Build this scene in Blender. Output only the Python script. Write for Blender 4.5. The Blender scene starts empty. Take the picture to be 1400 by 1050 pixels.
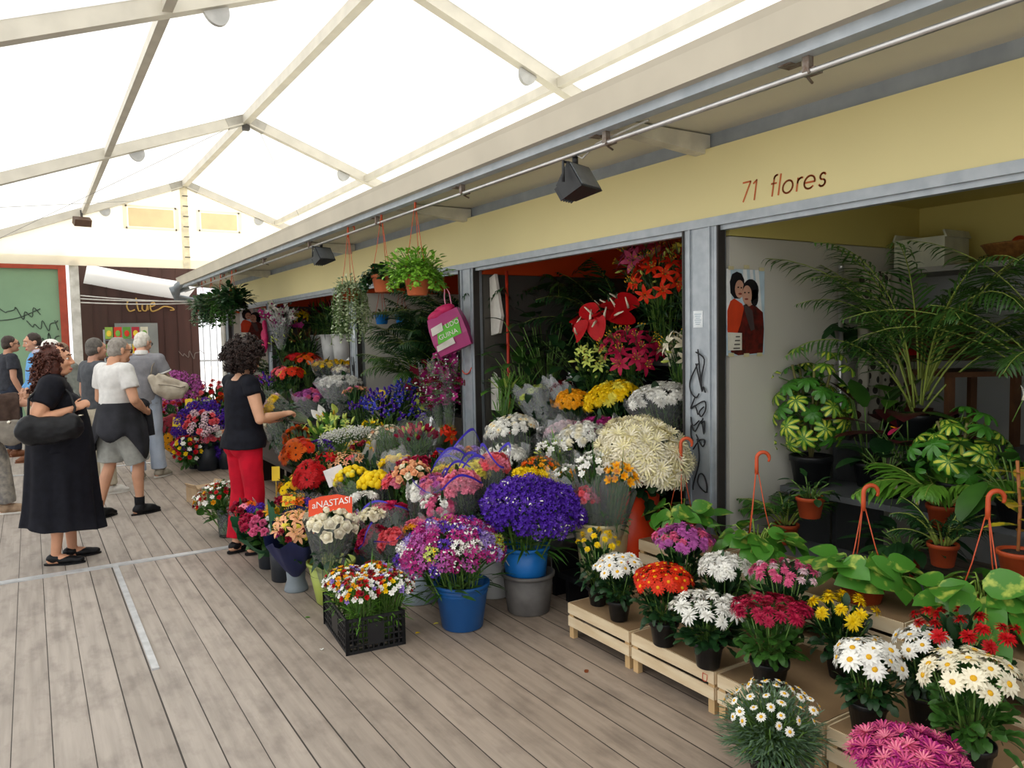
import bpy, bmesh, math, random
from mathutils import Vector as V, Matrix, Euler, Quaternion, noise as mnoise
R0 = random.Random(7)
PI = math.pi
scn = bpy.context.scene
COL = scn.collection

# ------------------------------------------------------------------ colour and materials
def lin(h):
    h = h.lstrip('#')
    out = []
    for i in (0, 2, 4):
        c = int(h[i:i+2], 16) / 255.0
        out.append(c / 12.92 if c <= 0.04045 else ((c + 0.055) / 1.055) ** 2.4)
    return (*out, 1.0)

MATS = {}
def mat(name, col, rough=0.6, var=0.12, scale=8.0, metal=0.0, rnd=0.0, spec=0.4, bump=0.0, col2=None, coat=0.0, sss=0.0, lo=0.35, hi=0.65, stretch=None, trans=0.0):
    """principled material with procedural variation; col2 = a second colour mixed in by noise; rnd = per-object value change"""
    if name in MATS: return MATS[name]
    m = bpy.data.materials.new(name); m.use_nodes = True
    nt = m.node_tree; N = nt.nodes; L = nt.links
    b = N['Principled BSDF']
    b.inputs['Roughness'].default_value = rough
    b.inputs['Metallic'].default_value = metal
    b.inputs['Specular IOR Level'].default_value = spec
    if coat: b.inputs['Coat Weight'].default_value = coat
    tc = N.new('ShaderNodeTexCoord'); nz = N.new('ShaderNodeTexNoise')
    nz.inputs['Scale'].default_value = scale; nz.inputs['Detail'].default_value = 4
    if stretch:
        mp = N.new('ShaderNodeMapping'); mp.inputs['Scale'].default_value = stretch
        L.new(tc.outputs['Object'], mp.inputs['Vector']); L.new(mp.outputs['Vector'], nz.inputs['Vector'])
    else:
        L.new(tc.outputs['Object'], nz.inputs['Vector'])
    c = lin(col)
    ramp = N.new('ShaderNodeValToRGB')
    if col2:
        a, d = c, lin(col2)
    else:
        a = tuple(x * (1 - var) for x in c[:3]) + (1,); d = tuple(min(1, x * (1 + var)) for x in c[:3]) + (1,)
    ramp.color_ramp.elements[0].position = lo; ramp.color_ramp.elements[1].position = hi
    ramp.color_ramp.elements[0].color = a; ramp.color_ramp.elements[1].color = d
    L.new(nz.outputs['Fac'], ramp.inputs['Fac'])
    src = ramp.outputs['Color']
    if rnd:
        oi = N.new('ShaderNodeObjectInfo'); hs = N.new('ShaderNodeHueSaturation')
        mr = N.new('ShaderNodeMapRange'); mr.inputs['To Min'].default_value = 1 - rnd; mr.inputs['To Max'].default_value = 1 + rnd * .6
        L.new(oi.outputs['Random'], mr.inputs['Value']); L.new(mr.outputs['Result'], hs.inputs['Value'])
        L.new(src, hs.inputs['Color']); src = hs.outputs['Color']
    L.new(src, b.inputs['Base Color'])
    if bump:
        bp = N.new('ShaderNodeBump'); bp.inputs['Strength'].default_value = bump; bp.inputs['Distance'].default_value = 0.01
        L.new(nz.outputs['Fac'], bp.inputs['Height']); L.new(bp.outputs['Normal'], b.inputs['Normal'])
    if trans:
        tr = N.new('ShaderNodeBsdfTranslucent'); mx = N.new('ShaderNodeMixShader'); mx.inputs['Fac'].default_value = trans
        L.new(src, tr.inputs['Color']); out = N['Material Output']
        L.new(b.outputs['BSDF'], mx.inputs[1]); L.new(tr.outputs['BSDF'], mx.inputs[2]); L.new(mx.outputs['Shader'], out.inputs['Surface'])
    MATS[name] = m
    return m

def clear_mat(name, tint='#ffffff', fac=0.16, rough=0.12, milk=0.06):
    """thin clear film: transparent with a little gloss and a little milkiness"""
    if name in MATS: return MATS[name]
    m = bpy.data.materials.new(name); m.use_nodes = True
    nt = m.node_tree; N = nt.nodes; L = nt.links
    N.remove(N['Principled BSDF'])
    out = N['Material Output']
    t = N.new('ShaderNodeBsdfTransparent'); t.inputs['Color'].default_value = lin(tint)
    g = N.new('ShaderNodeBsdfGlossy'); g.inputs['Roughness'].default_value = rough
    d = N.new('ShaderNodeBsdfDiffuse'); d.inputs['Color'].default_value = lin('#e8ebee')
    lw = N.new('ShaderNodeLayerWeight'); lw.inputs['Blend'].default_value = fac
    tc = N.new('ShaderNodeTexCoord'); nz = N.new('ShaderNodeTexNoise'); nz.inputs['Scale'].default_value = 26; nz.inputs['Detail'].default_value = 3
    L.new(tc.outputs['Object'], nz.inputs['Vector'])
    bp = N.new('ShaderNodeBump'); bp.inputs['Strength'].default_value = .8; bp.inputs['Distance'].default_value = .02
    L.new(nz.outputs['Fac'], bp.inputs['Height']); L.new(bp.outputs['Normal'], g.inputs['Normal'])
    m1 = N.new('ShaderNodeMixShader'); m2 = N.new('ShaderNodeMixShader'); m2.inputs['Fac'].default_value = milk
    L.new(lw.outputs['Fresnel'], m1.inputs['Fac']); L.new(t.outputs['BSDF'], m1.inputs[1]); L.new(g.outputs['BSDF'], m1.inputs[2])
    L.new(m1.outputs['Shader'], m2.inputs[1]); L.new(d.outputs['BSDF'], m2.inputs[2])
    L.new(m2.outputs['Shader'], out.inputs['Surface'])
    MATS[name] = m
    return m

# ------------------------------------------------------------------ mesh builder
def frame(d, up=None):
    d = d.normalized()
    u = up if up is not None else (V((0, 0, 1)) if abs(d.z) < .95 else V((0, 1, 0)))
    s = d.cross(u)
    if s.length < 1e-6: s = d.cross(V((1, 0, 0)))
    s.normalize()
    n = s.cross(d).normalized()
    return s, d, n

class MB:
    def __init__(self): self.v = []; self.f = []; self.m = []; self.flat = set()
    def add(self, vs, fs, m=0, flat=False):
        o = len(self.v); self.v += [tuple(x) for x in vs]
        for f in fs:
            if flat: self.flat.add(len(self.f))
            self.f.append([i + o for i in f]); self.m.append(m)
    def box(self, c, s, m=0, rot=None):
        x, y, z = s[0]/2, s[1]/2, s[2]/2
        vs = [V((a*x, b*y, e*z)) for a in (-1, 1) for b in (-1, 1) for e in (-1, 1)]
        if rot is not None: vs = [rot @ p for p in vs]
        c = V(c); vs = [p + c for p in vs]
        self.add(vs, [(0,1,3,2),(4,6,7,5),(0,4,5,1),(2,3,7,6),(0,2,6,4),(1,5,7,3)], m, True)
    def bar(self, p, q, w, h, m=0, up=None):
        """box beam from p to q, w across, h along up"""
        p, q = V(p), V(q); s, d, n = frame(q - p, up)
        vs = []
        for e in (p, q):
            for a, b in ((-1,-1),(1,-1),(1,1),(-1,1)): vs.append(e + s*(a*w/2) + n*(b*h/2))
        self.add(vs, [(3,2,1,0),(4,5,6,7),(0,1,5,4),(1,2,6,5),(2,3,7,6),(3,0,4,7)], m, True)
    def tube(self, pts, rad, seg=8, m=0, cap=True):
        pts = [V(p) for p in pts]; n = len(pts)
        if not isinstance(rad, (list, tuple)): rad = [rad]*n
        vs = []; last = None
        for i, p in enumerate(pts):
            d = pts[min(i+1, n-1)] - pts[max(i-1, 0)]
            if d.length < 1e-9: d = V((0, 0, 1))
            d.normalize()
            if last is None: s, _, u = frame(d)
            else:
                s = last - d*last.dot(d)
                if s.length < 1e-6: s, _, u = frame(d)
                s.normalize()
            u = s.cross(d); last = s
            for k in range(seg):
                a = 2*PI*k/seg; vs.append(p + (s*math.cos(a) + u*math.sin(a))*rad[i])
        fs = []
        for i in range(n-1):
            for k in range(seg):
                k2 = (k+1) % seg; fs.append((i*seg+k, i*seg+k2, (i+1)*seg+k2, (i+1)*seg+k))
        if cap: fs += [tuple(reversed(range(seg))), tuple((n-1)*seg + k for k in range(seg))]
        self.add(vs, fs, m)
    def lathe(self, prof, seg=24, c=(0,0,0), m=0, capb=True, capt=False, sx=1, sy=1):
        c = V(c); vs = []
        for r, z in prof:
            for k in range(seg):
                a = 2*PI*k/seg; vs.append(c + V((r*sx*math.cos(a), r*sy*math.sin(a), z)))
        fs = []; n = len(prof)
        for i in range(n-1):
            for k in range(seg):
                k2 = (k+1) % seg; fs.append((i*seg+k, i*seg+k2, (i+1)*seg+k2, (i+1)*seg+k))
        if capb: fs.append(tuple(reversed(range(seg))))
        if capt: fs.append(tuple((n-1)*seg + k for k in range(seg)))
        self.add(vs, fs, m)
    def ball(self, c, r, seg=10, rings=7, m=0, rot=None):
        c = V(c)
        if not isinstance(r, (list, tuple, V)): r = (r, r, r)
        vs = [V((0, 0, -r[2]))]
        for i in range(1, rings):
            a = -PI/2 + PI*i/rings
            for k in range(seg):
                b = 2*PI*k/seg; vs.append(V((r[0]*math.cos(a)*math.cos(b), r[1]*math.cos(a)*math.sin(b), r[2]*math.sin(a))))
        vs.append(V((0, 0, r[2])))
        fs = []
        for k in range(seg): fs.append((0, 1+(k+1) % seg, 1+k))
        for i in range(rings-2):
            for k in range(seg):
                k2 = (k+1) % seg; a = 1+i*seg; b = a+seg; fs.append((a+k, a+k2, b+k2, b+k))
        t = len(vs)-1; a = 1+(rings-2)*seg
        for k in range(seg): fs.append((a+k, a+(k+1) % seg, t))
        if rot is not None: vs = [rot @ p for p in vs]
        self.add([p + c for p in vs], fs, m)
    def rings(self, rs, seg=20, m=0, cap=True):
        """loft of horizontal ellipses (cx, cy, z, rx, ry)"""
        vs = []
        for cx, cy, z, rx, ry in rs:
            for k in range(seg):
                a = 2*PI*k/seg; vs.append(V((cx + rx*math.cos(a), cy + ry*math.sin(a), z)))
        fs = []; n = len(rs)
        for i in range(n-1):
            for k in range(seg):
                k2 = (k+1) % seg; fs.append((i*seg+k, i*seg+k2, (i+1)*seg+k2, (i+1)*seg+k))
        if cap: fs += [tuple(reversed(range(seg))), tuple((n-1)*seg + k for k in range(seg))]
        self.add(vs, fs, m)
    def poly(self, pts, m=0): self.add(pts, [tuple(range(len(pts)))], m, True)
    def slab(self, pts, off, m=0):
        """polygon given a thickness vector"""
        n = len(pts); off = V(off); vs = [V(p) for p in pts] + [V(p) + off for p in pts]
        fs = [tuple(reversed(range(n))), tuple(range(n, 2*n))] + [(i, (i+1) % n, n+(i+1) % n, n+i) for i in range(n)]
        self.add(vs, fs, m, True)
    def leaf(self, p, d, n, L, W, bend=.5, prof=None, m=0, seg=4, fold=.15, m2=None):
        """leaf blade with a folded midrib; bends away from its normal towards the tip"""
        p = V(p); s, d, n = frame(V(d), V(n)); prof = prof or (.35, .95, 1, .7, 0)
        pts = []; pos = p.copy(); cur = d.copy(); cn = n.copy()
        k = len(prof) - 1
        for i in range(k+1):
            w = W*prof[i]/2
            if w < 1e-5: pts.append([pos.copy()])
            elif m2 is None: pts.append([pos - s*w + cn*fold*w, pos.copy(), pos + s*w + cn*fold*w])
            else: pts.append([pos - s*w + cn*fold*w, pos - s*w*.55 + cn*fold*w*.5, pos.copy(), pos + s*w*.55 + cn*fold*w*.5, pos + s*w + cn*fold*w])
            q = Quaternion(s, -bend/k); cur = q @ cur; cn = q @ cn
            pos = pos + cur*(L/k)
        base = len(self.v); idx = []
        for r in pts:
            idx.append([len(self.v) + j for j in range(len(r))]); self.v += [tuple(x) for x in r]
        for a, b in zip(idx, idx[1:]):
            if len(a) == len(b) and len(a) > 1:
                for j in range(len(a)-1):
                    self.f.append([a[j], a[j+1], b[j+1], b[j]])
                    self.m.append(m if (m2 is None or j in (0, len(a)-2)) else m2)
            elif len(b) == 1 and len(a) > 1:
                for j in range(len(a)-1):
                    self.f.append([a[j], a[j+1], b[0]]); self.m.append(m if (m2 is None or j in (0, len(a)-2)) else m2)
            elif len(a) == 1 and len(b) > 1:
                for j in range(len(b)-1):
                    self.f.append([a[0], b[j+1], b[j]]); self.m.append(m if (m2 is None or j in (0, len(b)-2)) else m2)
    def mesh(self, name, mats, smooth=True):
        me = bpy.data.meshes.new(name)
        me.from_pydata(self.v, [], self.f)
        for x in (mats if isinstance(mats, (list, tuple)) else [mats]): me.materials.append(x)
        if any(self.m): me.polygons.foreach_set('material_index', self.m)
        if smooth: me.polygons.foreach_set('use_smooth', [i not in self.flat for i in range(len(self.f))])
        me.update()
        return me
    def build(self, name, mats, parent=None, smooth=True):
        return link(name, self.mesh(name, mats, smooth), parent)

def link(name, me, parent=None, loc=None, rot=None, sc=None):
    o = bpy.data.objects.new(name, me); COL.objects.link(o)
    if parent is not None: o.parent = parent
    if loc is not None: o.location = loc
    if rot is not None:
        if isinstance(rot, Quaternion): o.rotation_mode = 'QUATERNION'; o.rotation_quaternion = rot
        else: o.rotation_euler = rot
    if sc is not None: o.scale = sc if isinstance(sc, (tuple, list, V)) else (sc, sc, sc)
    return o
def tag(o, label, cat, group=None):
    o['label'] = label; o['category'] = cat
    if group: o['group'] = group
    return o
def thing(name, label, cat, loc=(0,0,0), rotz=0, group=None, quat=None):
    o = bpy.data.objects.new(name, None); COL.objects.link(o); o.location = loc; o.empty_display_size = .05
    if quat is not None: o.rotation_mode = 'QUATERNION'; o.rotation_quaternion = quat
    else: o.rotation_euler = (0, 0, rotz)
    return tag(o, label, cat, group)
def struct(name, mb, mats, parent=None, smooth=True):
    o = mb.build(name, mats, parent, smooth)
    if parent is None: o['kind'] = 'structure'
    return o
def copy_tree(o, parent=None):
    c = o.copy(); COL.objects.link(c)
    if parent is not None: c.parent = parent
    for ch in list(o.children): copy_tree(ch, c)
    return c
def text_mesh(body, size, extrude=.001, shear=0.0, space=1.0):
    cu = bpy.data.curves.new('lettering', 'FONT'); cu.body = body; cu.size = size; cu.extrude = extrude; cu.shear = shear; cu.space_character = space
    cu.align_x = 'LEFT'; cu.resolution_u = 3
    o = bpy.data.objects.new('lettering', cu); COL.objects.link(o)
    dg = bpy.context.evaluated_depsgraph_get()
    me = bpy.data.meshes.new_from_object(o.evaluated_get(dg))
    bpy.data.objects.remove(o); bpy.data.curves.remove(cu)
    return me
def basis(x, y, o):
    """matrix with local x, y along the given directions at origin o"""
    x = V(x).normalized(); y = V(y); z = x.cross(y).normalized(); y = z.cross(x)
    M = Matrix((x, y, z)).transposed().to_4x4(); M.translation = V(o)
    return M
SKY, SUN, EXPO = 1.55, 5.2, 0.07
# ================================================================== THE PLACE
sky = bpy.data.worlds.new('sky'); scn.world = sky; sky.use_nodes = True
bg = sky.node_tree.nodes['Background']
stx = sky.node_tree.nodes.new('ShaderNodeTexSky'); stx.sky_type = 'HOSEK_WILKIE'; stx.turbidity = 6; stx.ground_albedo = .4
stx.sun_direction = (-.35, -.3, .9)
smx = sky.node_tree.nodes.new('ShaderNodeMix'); smx.data_type = 'RGBA'; smx.inputs[0].default_value = .85
sky.node_tree.links.new(stx.outputs['Color'], smx.inputs[6]); smx.inputs[7].default_value = (.97, .985, 1.0, 1)
sky.node_tree.links.new(smx.outputs[2], bg.inputs['Color'])
bg.inputs['Strength'].default_value = SKY
sun = bpy.data.lights.new('sun', 'SUN'); sun.energy = SUN; sun.angle = .35; sun.color = (1, .985, .96)
so = bpy.data.objects.new('sun', sun); COL.objects.link(so); so.rotation_euler = (math.radians(-52), math.radians(8), 0); so.location = (0, 0, 12)

# camera: eye height 1.62 m, looking 32 degrees to the right of the hall's length
cam = bpy.data.cameras.new('camera'); co = bpy.data.objects.new('camera', cam); COL.objects.link(co)
cam.sensor_width = 36; cam.lens = 1040/1400*36; cam.clip_start = .05
co.matrix_world = Matrix(((0.84443076, 0.04965601, -0.5333582, 0), (-0.5353291, 0.04298855, -0.84354889, 0), (-0.01895898, 0.9978408, 0.06288316, 1.62), (0, 0, 0, 1)))
scn.camera = co
scn.view_settings.view_transform = 'Standard'; scn.view_settings.look = 'None'; scn.view_settings.gamma = 1
scn.view_settings.use_curve_mapping = False; scn.view_settings.exposure = EXPO
scn.cycles.max_bounces = 10; scn.cycles.transparent_max_bounces = 24; scn.cycles.transmission_bounces = 6; scn.cycles.diffuse_bounces = 5

# ---- floor of long boards
def board_mat():
    m = bpy.data.materials.new('deck_boards'); m.use_nodes = True
    nt = m.node_tree; N = nt.nodes; L = nt.links; b = N['Principled BSDF']
    tc = N.new('ShaderNodeTexCoord'); sp = N.new('ShaderNodeSeparateXYZ'); L.new(tc.outputs['Object'], sp.inputs[0])
    def M(op, a, b_=None):
        n = N.new('ShaderNodeMath'); n.operation = op
        for i, x in enumerate((a, b_)):
            if x is None: continue
            if isinstance(x, (int, float)): n.inputs[i].default_value = x
            else: L.new(x, n.inputs[i])
        return n.outputs[0]
    xs = M('DIVIDE', sp.outputs['X'], .142)
    idx = M('FLOOR', xs); fr = M('FRACT', xs)
    wn = N.new('ShaderNodeTexWhiteNoise'); wn.noise_dimensions = '1D'; L.new(idx, wn.inputs['W'])
    # boards are butted end to end, each row at its own offset
    yy = M('DIVIDE', M('SUBTRACT', sp.outputs['Y'], 1.14), 5.05)
    fy = M('FRACT', yy)
    wn2 = N.new('ShaderNodeTexWhiteNoise'); wn2.noise_dimensions = '2D'
    cx = N.new('ShaderNodeCombineXYZ'); L.new(idx, cx.inputs[0]); L.new(M('FLOOR', yy), cx.inputs[1]); L.new(cx.outputs[0], wn2.inputs['Vector'])
    # groove, wider and darker on some boards
    ed = M('MINIMUM', fr, M('SUBTRACT', 1.0, fr))
    gw = M('ADD', .013, M('MULTIPLY', M('POWER', wn.outputs['Value'], 3.0), .022))
    gr = M('LESS_THAN', ed, gw)
    ge = M('LESS_THAN', M('MINIMUM', fy, M('SUBTRACT', 1.0, fy)), .0012)
    groove = M('MAXIMUM', gr, ge)
    mp = N.new('ShaderNodeMapping'); mp.inputs['Scale'].default_value = (26, 1.6, 1); L.new(tc.outputs['Object'], mp.inputs['Vector'])
    ad = N.new('ShaderNodeVectorMath'); ad.operation = 'ADD'; L.new(mp.outputs[0], ad.inputs[0])
    cz = N.new('ShaderNodeCombineXYZ'); L.new(M('MULTIPLY', wn2.outputs['Value'], 40), cz.inputs[1]); L.new(cz.outputs[0], ad.inputs[1])
    grain = N.new('ShaderNodeTexNoise'); grain.inputs['Scale'].default_value = 1.0; grain.inputs['Detail'].default_value = 6; L.new(ad.outputs[0], grain.inputs['Vector'])
    mp2 = N.new('ShaderNodeMapping'); mp2.inputs['Scale'].default_value = (5.0, 2.2, 1); L.new(tc.outputs['Object'], mp2.inputs['Vector'])
    ad2 = N.new('ShaderNodeVectorMath'); ad2.operation = 'ADD'; L.new(mp2.outputs[0], ad2.inputs[0]); L.new(cz.outputs[0], ad2.inputs[1])
    blot = N.new('ShaderNodeTexNoise'); blot.inputs['Scale'].default_value = 1.6; blot.inputs['Detail'].default_value = 5; blot.inputs['Roughness'].default_value = .6; L.new(ad2.outputs[0], blot.inputs['Vector'])
    brown_nz = N.new('ShaderNodeTexNoise'); brown_nz.inputs['Scale'].default_value = .55; brown_nz.inputs['Detail'].default_value = 3; L.new(tc.outputs['Object'], brown_nz.inputs['Vector'])
    base = N.new('ShaderNodeValToRGB'); cr = base.color_ramp
    cr.elements[0].color = lin('#a39a91'); cr.elements[1].color = lin('#afa69d'); cr.elements[0].position = .0; cr.elements[1].position = 1.0
    L.new(wn2.outputs['Value'], base.inputs['Fac'])
    g1 = N.new('ShaderNodeMix'); g1.data_type = 'RGBA'; g1.blend_type = 'MULTIPLY'; g1.inputs[0].default_value = 1
    rg = N.new('ShaderNodeValToRGB'); rg.color_ramp.elements[0].position = .3; rg.color_ramp.elements[1].position = .62
    rg.color_ramp.elements[0].color = (.80, .79, .78, 1); rg.color_ramp.elements[1].color = (1.04, 1.03, 1.02, 1); L.new(grain.outputs['Fac'], rg.inputs['Fac'])
    L.new(base.outputs['Color'], g1.inputs[6]); L.new(rg.outputs['Color'], g1.inputs[7])
    g2 = N.new('ShaderNodeMix'); g2.data_type = 'RGBA'; g2.blend_type = 'MULTIPLY'; g2.inputs[0].default_value = 1
    rb = N.new('ShaderNodeValToRGB'); rb.color_ramp.elements[0].position = .33; rb.color_ramp.elements[1].position = .52
    rb.color_ramp.elements[0].color = (.74, .73, .73, 1); rb.color_ramp.elements[1].color = (1, 1, 1, 1); L.new(blot.outputs['Fac'], rb.inputs['Fac'])
    L.new(g1.outputs[2], g2.inputs[6]); L.new(rb.outputs['Color'], g2.inputs[7])
    g3 = N.new('ShaderNodeMix'); g3.data_type = 'RGBA'; L.new(groove, g3.inputs[0]); L.new(g2.outputs[2], g3.inputs[6]); g3.inputs[7].default_value = lin('#3a342f')
    # the boards along the stalls are browner, with an uneven edge
    near = N.new('ShaderNodeMapRange'); near.inputs['From Min'].default_value = .9; near.inputs['From Max'].default_value = 2.1
    L.new(M('ADD', sp.outputs['X'], M('MULTIPLY', brown_nz.outputs['Fac'], .8)), near.inputs['Value'])
    g4 = N.new('ShaderNodeMix'); g4.data_type = 'RGBA'; g4.blend_type = 'MULTIPLY'; L.new(near.outputs['Result'], g4.inputs[0]); L.new(g3.outputs[2], g4.inputs[6]); g4.inputs[7].default_value = (.84, .76, .68, 1)
    L.new(g4.outputs[2], b.inputs['Base Color'])
    b.inputs['Roughness'].default_value = .62; b.inputs['Specular IOR Level'].default_value = .35
    bp = N.new('ShaderNodeBump'); bp.inputs['Strength'].default_value = .5; bp.inputs['Distance'].default_value = .006
    L.new(M('SUBTRACT', grain.outputs['Fac'], M('MULTIPLY', groove, 1.5)), bp.inputs['Height']); L.new(bp.outputs['Normal'], b.inputs['Normal'])
    return m
b = MB(); b.box((1.9, 7.5, -.06), (11.0, 21.0, .12)); struct('floor', b, board_mat())
b = MB(); b.box((2, 14, -.19), (90, 90, .1)); struct('floor_outside', b, mat('pavement', '#c9c4bb', .8, scale=2))

metal = mat('galvanised_steel', '#a9adb0', .45, metal=.55, scale=30, col2='#8b9094')
alu = mat('tent_aluminium', '#cfcabd', .45, metal=.25, scale=5, var=.06)
strip = mat('metal_strip', '#c4c6c8', .4, metal=.35, scale=14)
b = MB(); b.box((-.42, 6.19, .004), (3.66, .075, .008)); struct('trim_1', b, strip)
b = MB(); b.box((.45, 5.115, .005), (.034, 2.09, .01)); struct('trim_2', b, strip)
b = MB(); b.box((-.42, 11.24, .004), (3.66, .055, .008)); struct('trim_3', b, strip)

# ---- the white tent over the walk
RX, RZ, SL, HW = 2.74, 4.74, .373, 5.0         # ridge position, roof slope, half width
FR = (1.14, 6.19, 11.24, 16.29)
def roof_z(x): return RZ - abs(x - RX)*SL
fab = bpy.data.materials.new('white_tent_fabric'); fab.use_nodes = True
nt = fab.node_tree; N = nt.nodes; L = nt.links
pb = N['Principled BSDF']; pb.inputs['Base Color'].default_value = lin('#f1f0ec'); pb.inputs['Roughness'].default_value = .6
tr = N.new('ShaderNodeBsdfTranslucent'); mx = N.new('ShaderNodeMixShader'); mx.inputs['Fac'].default_value = .62
nz = N.new('ShaderNodeTexNoise'); nz.inputs['Scale'].default_value = 1.3; rp = N.new('ShaderNodeValToRGB')
rp.color_ramp.elements[0].color = lin('#f6f4ee'); rp.color_ramp.elements[1].color = lin('#fdfcf9'); tcn = N.new('ShaderNodeTexCoord')
L.new(tcn.outputs['Object'], nz.inputs['Vector']); L.new(nz.outputs['Fac'], rp.inputs['Fac']); L.new(rp.outputs['Color'], tr.inputs['Color']); L.new(rp.outputs['Color'], pb.inputs['Base Color'])
L.new(pb.outputs['BSDF'], mx.inputs[1]); L.new(tr.outputs['BSDF'], mx.inputs[2]); L.new(mx.outputs['Shader'], N['Material Output'].inputs['Surface'])
MATS['fab'] = fab
fab2 = fab.copy(); fab2.name = 'cream_tent_fabric'
for n in fab2.node_tree.nodes:
    if n.type == 'VALTORGB': n.color_ramp.elements[0].color = lin('#fbf6ea'); n.color_ramp.elements[1].color = lin('#fefbf3')
    if n.type == 'MIX_SHADER': n.inputs['Fac'].default_value = .62
for side, nm in ((-1, 'ceiling_tent_left'), (1, 'ceiling_tent_right')):
    b = MB(); nx, ny = 10, 40; vs = []; fs = []
    for j in range(ny+1):
        y = -2.5 + (16.35+2.5)*j/ny
        ph = min(abs(y - q) for q in FR)
        for i in range(nx+1):
            x = RX + side*HW*i/nx
            vs.append(V((x, y, roof_z(x) + .075 - .05*math.sin(min(1, ph/2.5)*PI/2)*math.sin(PI*i/nx))))
    for j in range(ny):
        for i in range(nx): a = j*(nx+1)+i; fs.append((a, a+1, a+nx+2, a+nx+1))
    b.add(vs, fs); struct(nm, b, fab)
k = 4
discm = mat('grey_disc', '#b4b4b2', .5, metal=.3); dark_m = mat('dark_bracket', '#4a4744', .6)
for y in FR:
    for side in (-1, 1):
        b = MB(); xe = RX + side*HW
        up = V((side*SL, 0, 1)).normalized()
        b.bar((RX + side*.04, y, RZ - .0), (xe, y, roof_z(xe)), .085, .13, 0, up)
        b.bar((RX + side*.04, y, RZ - .07), (xe, y, roof_z(xe) - .07), .11, .02, 0, up)
        ra = struct('trim_%d' % k, b, alu); k += 1
        d = MB(); xd = RX + side*1.42                      # half-round plate under the rafter
        dn = V((-side, 0, side*side*-0.0)).normalized()
        pts = []
        c = V((xd, y - .02, roof_z(xd) - .08)); ax = V((1, 0, -side*SL)).normalized()
        for q in range(13):
            a = PI + PI*q/12; pts.append(c + ax*(.095*math.cos(a)) + up*(.12*math.sin(a)))
        d.slab(pts, (0, .04, 0)); d.build('round_plate', discm, ra)
        g = MB(); g.bar((RX + side*.03, y, RZ + .0), (RX + side*.26, y, roof_z(RX + .26) - .0), .1, .145, 0, up); g.build('ridge_gusset', mat('gusset', '#aaa69c', .5, metal=.4), ra)
    b = MB()
    for side in (-1, 1): b.box((RX + side*HW, y, 1.4), (.14, .14, 2.9))
    for side in (-1, 1):
        q = MB(); q.box((RX + side*(HW + .02), y, 1.42), (.13, .13, 2.84)); struct('trim_%d' % k, q, alu); k += 1
b = MB(); b.bar((RX, -2.4, RZ), (RX, 16.3, RZ), .1, .13); struct('trim_%d' % k, b, alu); k += 1
b = MB(); b.box((RX, 11.24, RZ - .1), (.09, .09, .09)); tag(b.build('junction_box', dark_m), 'small dark box under the ridge beam at the second rafter', 'box')
for x in (.97, 4.5):
    for y0, y1 in zip((-2.4,) + FR[:3], FR):
        b = MB(); b.bar((x, y0, roof_z(x) - .01), (x, y1, roof_z(x) - .01), .07, .09); struct('trim_%d' % k, b, alu); k += 1
cable = mat('thin_cable', '#8f8d88', .6)
def wire(name, p, q, r, m, label=None, cat='cable', sag=.0, parent=None, group=None):
    b = MB(); p, q = V(p), V(q); b.tube([p.lerp(q, t/10) - V((0, 0, sag*4*(t/10)*(1 - t/10))) for t in range(11)], r, 5)
    o = b.build(name, m, parent)
    if label: tag(o, label, cat, group)
    return o
wire('bracing_cable', (2.5, 11.3, 4.6), (-.6, 16.2, 3.35), .004, cable, 'thin bracing cable rising left of the far ridge')
wire('bracing_cable', (2.95, 11.3, 4.6), (5.2, 16.2, 3.75), .004, cable, 'thin bracing cable falling right of the far ridge')
wire('bracing_cable', (1.8, 16.1, 4.3), (-1.2, 11.4, 3.2), .004, cable, 'thin bracing cable crossing under the left roof slope')

# ---- far gable curtain with its two vents
GY = 16.33
b = MB()
zb = 3.08
gx = (RZ + .03 - zb)/SL
pts = [(RX - gx, GY, zb), (RX + gx, GY, zb), (RX, GY, RZ + .03)]
b.slab(pts, (0, .012, 0))
ga = struct('wall_back_gable', b, fab2)
b = MB(); b.box((1.9, GY - .012, zb + .085), (8.6, .012, .17)); b.build('hem_band', fab2, ga)
for i, (xa, xb, za, zc) in enumerate(((1.72, 2.52, 3.86, 4.21), (3.03, 3.72, 3.88, 4.2))):
    b = MB(); b.box(((xa+xb)/2, GY - .012, (za+zc)/2), (xb-xa, .012, zc-za))
    w = struct('window_%d' % (i+1), b, mat('vent_net', '#f3e9cc', .8, scale=4, var=.04, trans=.5))
    b = MB()
    for x in (xa - .06, xb + .06): b.box((x, GY - .016, (za+zc)/2), (.07, .012, zc-za+.1))
    b.box(((xa+xb)/2, GY - .016, zc + .035), (xb-xa+.1, .012, .04)); b.box(((xa+xb)/2, GY - .016, za - .035), (xb-xa+.1, .012, .04))
    b.build('window_flap', fab2, w)
b = MB(); b.box((RX - .02, GY - .03, 3.9), (.13, .05, 1.62))
gp = struct('trim_%d' % k, b, mat('gable_strap', '#f3ecd4', .7, trans=.3)); k += 1
b = MB()
for i in range(7): b.box((RX - .0, GY - .06, 3.3 + i*.2), (.1, .012, .018))
b.build('lacing', dark_m, gp)
lp = thing('flood_lamp', 'small brown flood lamp under the far left rafter', 'lamp', (.93, 16.1, 3.86))
b = MB(); b.box((0, 0, 0), (.28, .16, .13), 0, Euler((.5, 0, .2)).to_matrix()); b.build('housing', mat('lamp_brown', '#5a4436', .5), lp)
b = MB(); b.bar((0, .03, .05), (0, .1, .22), .04, .02); b.build('bracket', dark_m, lp)

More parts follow.
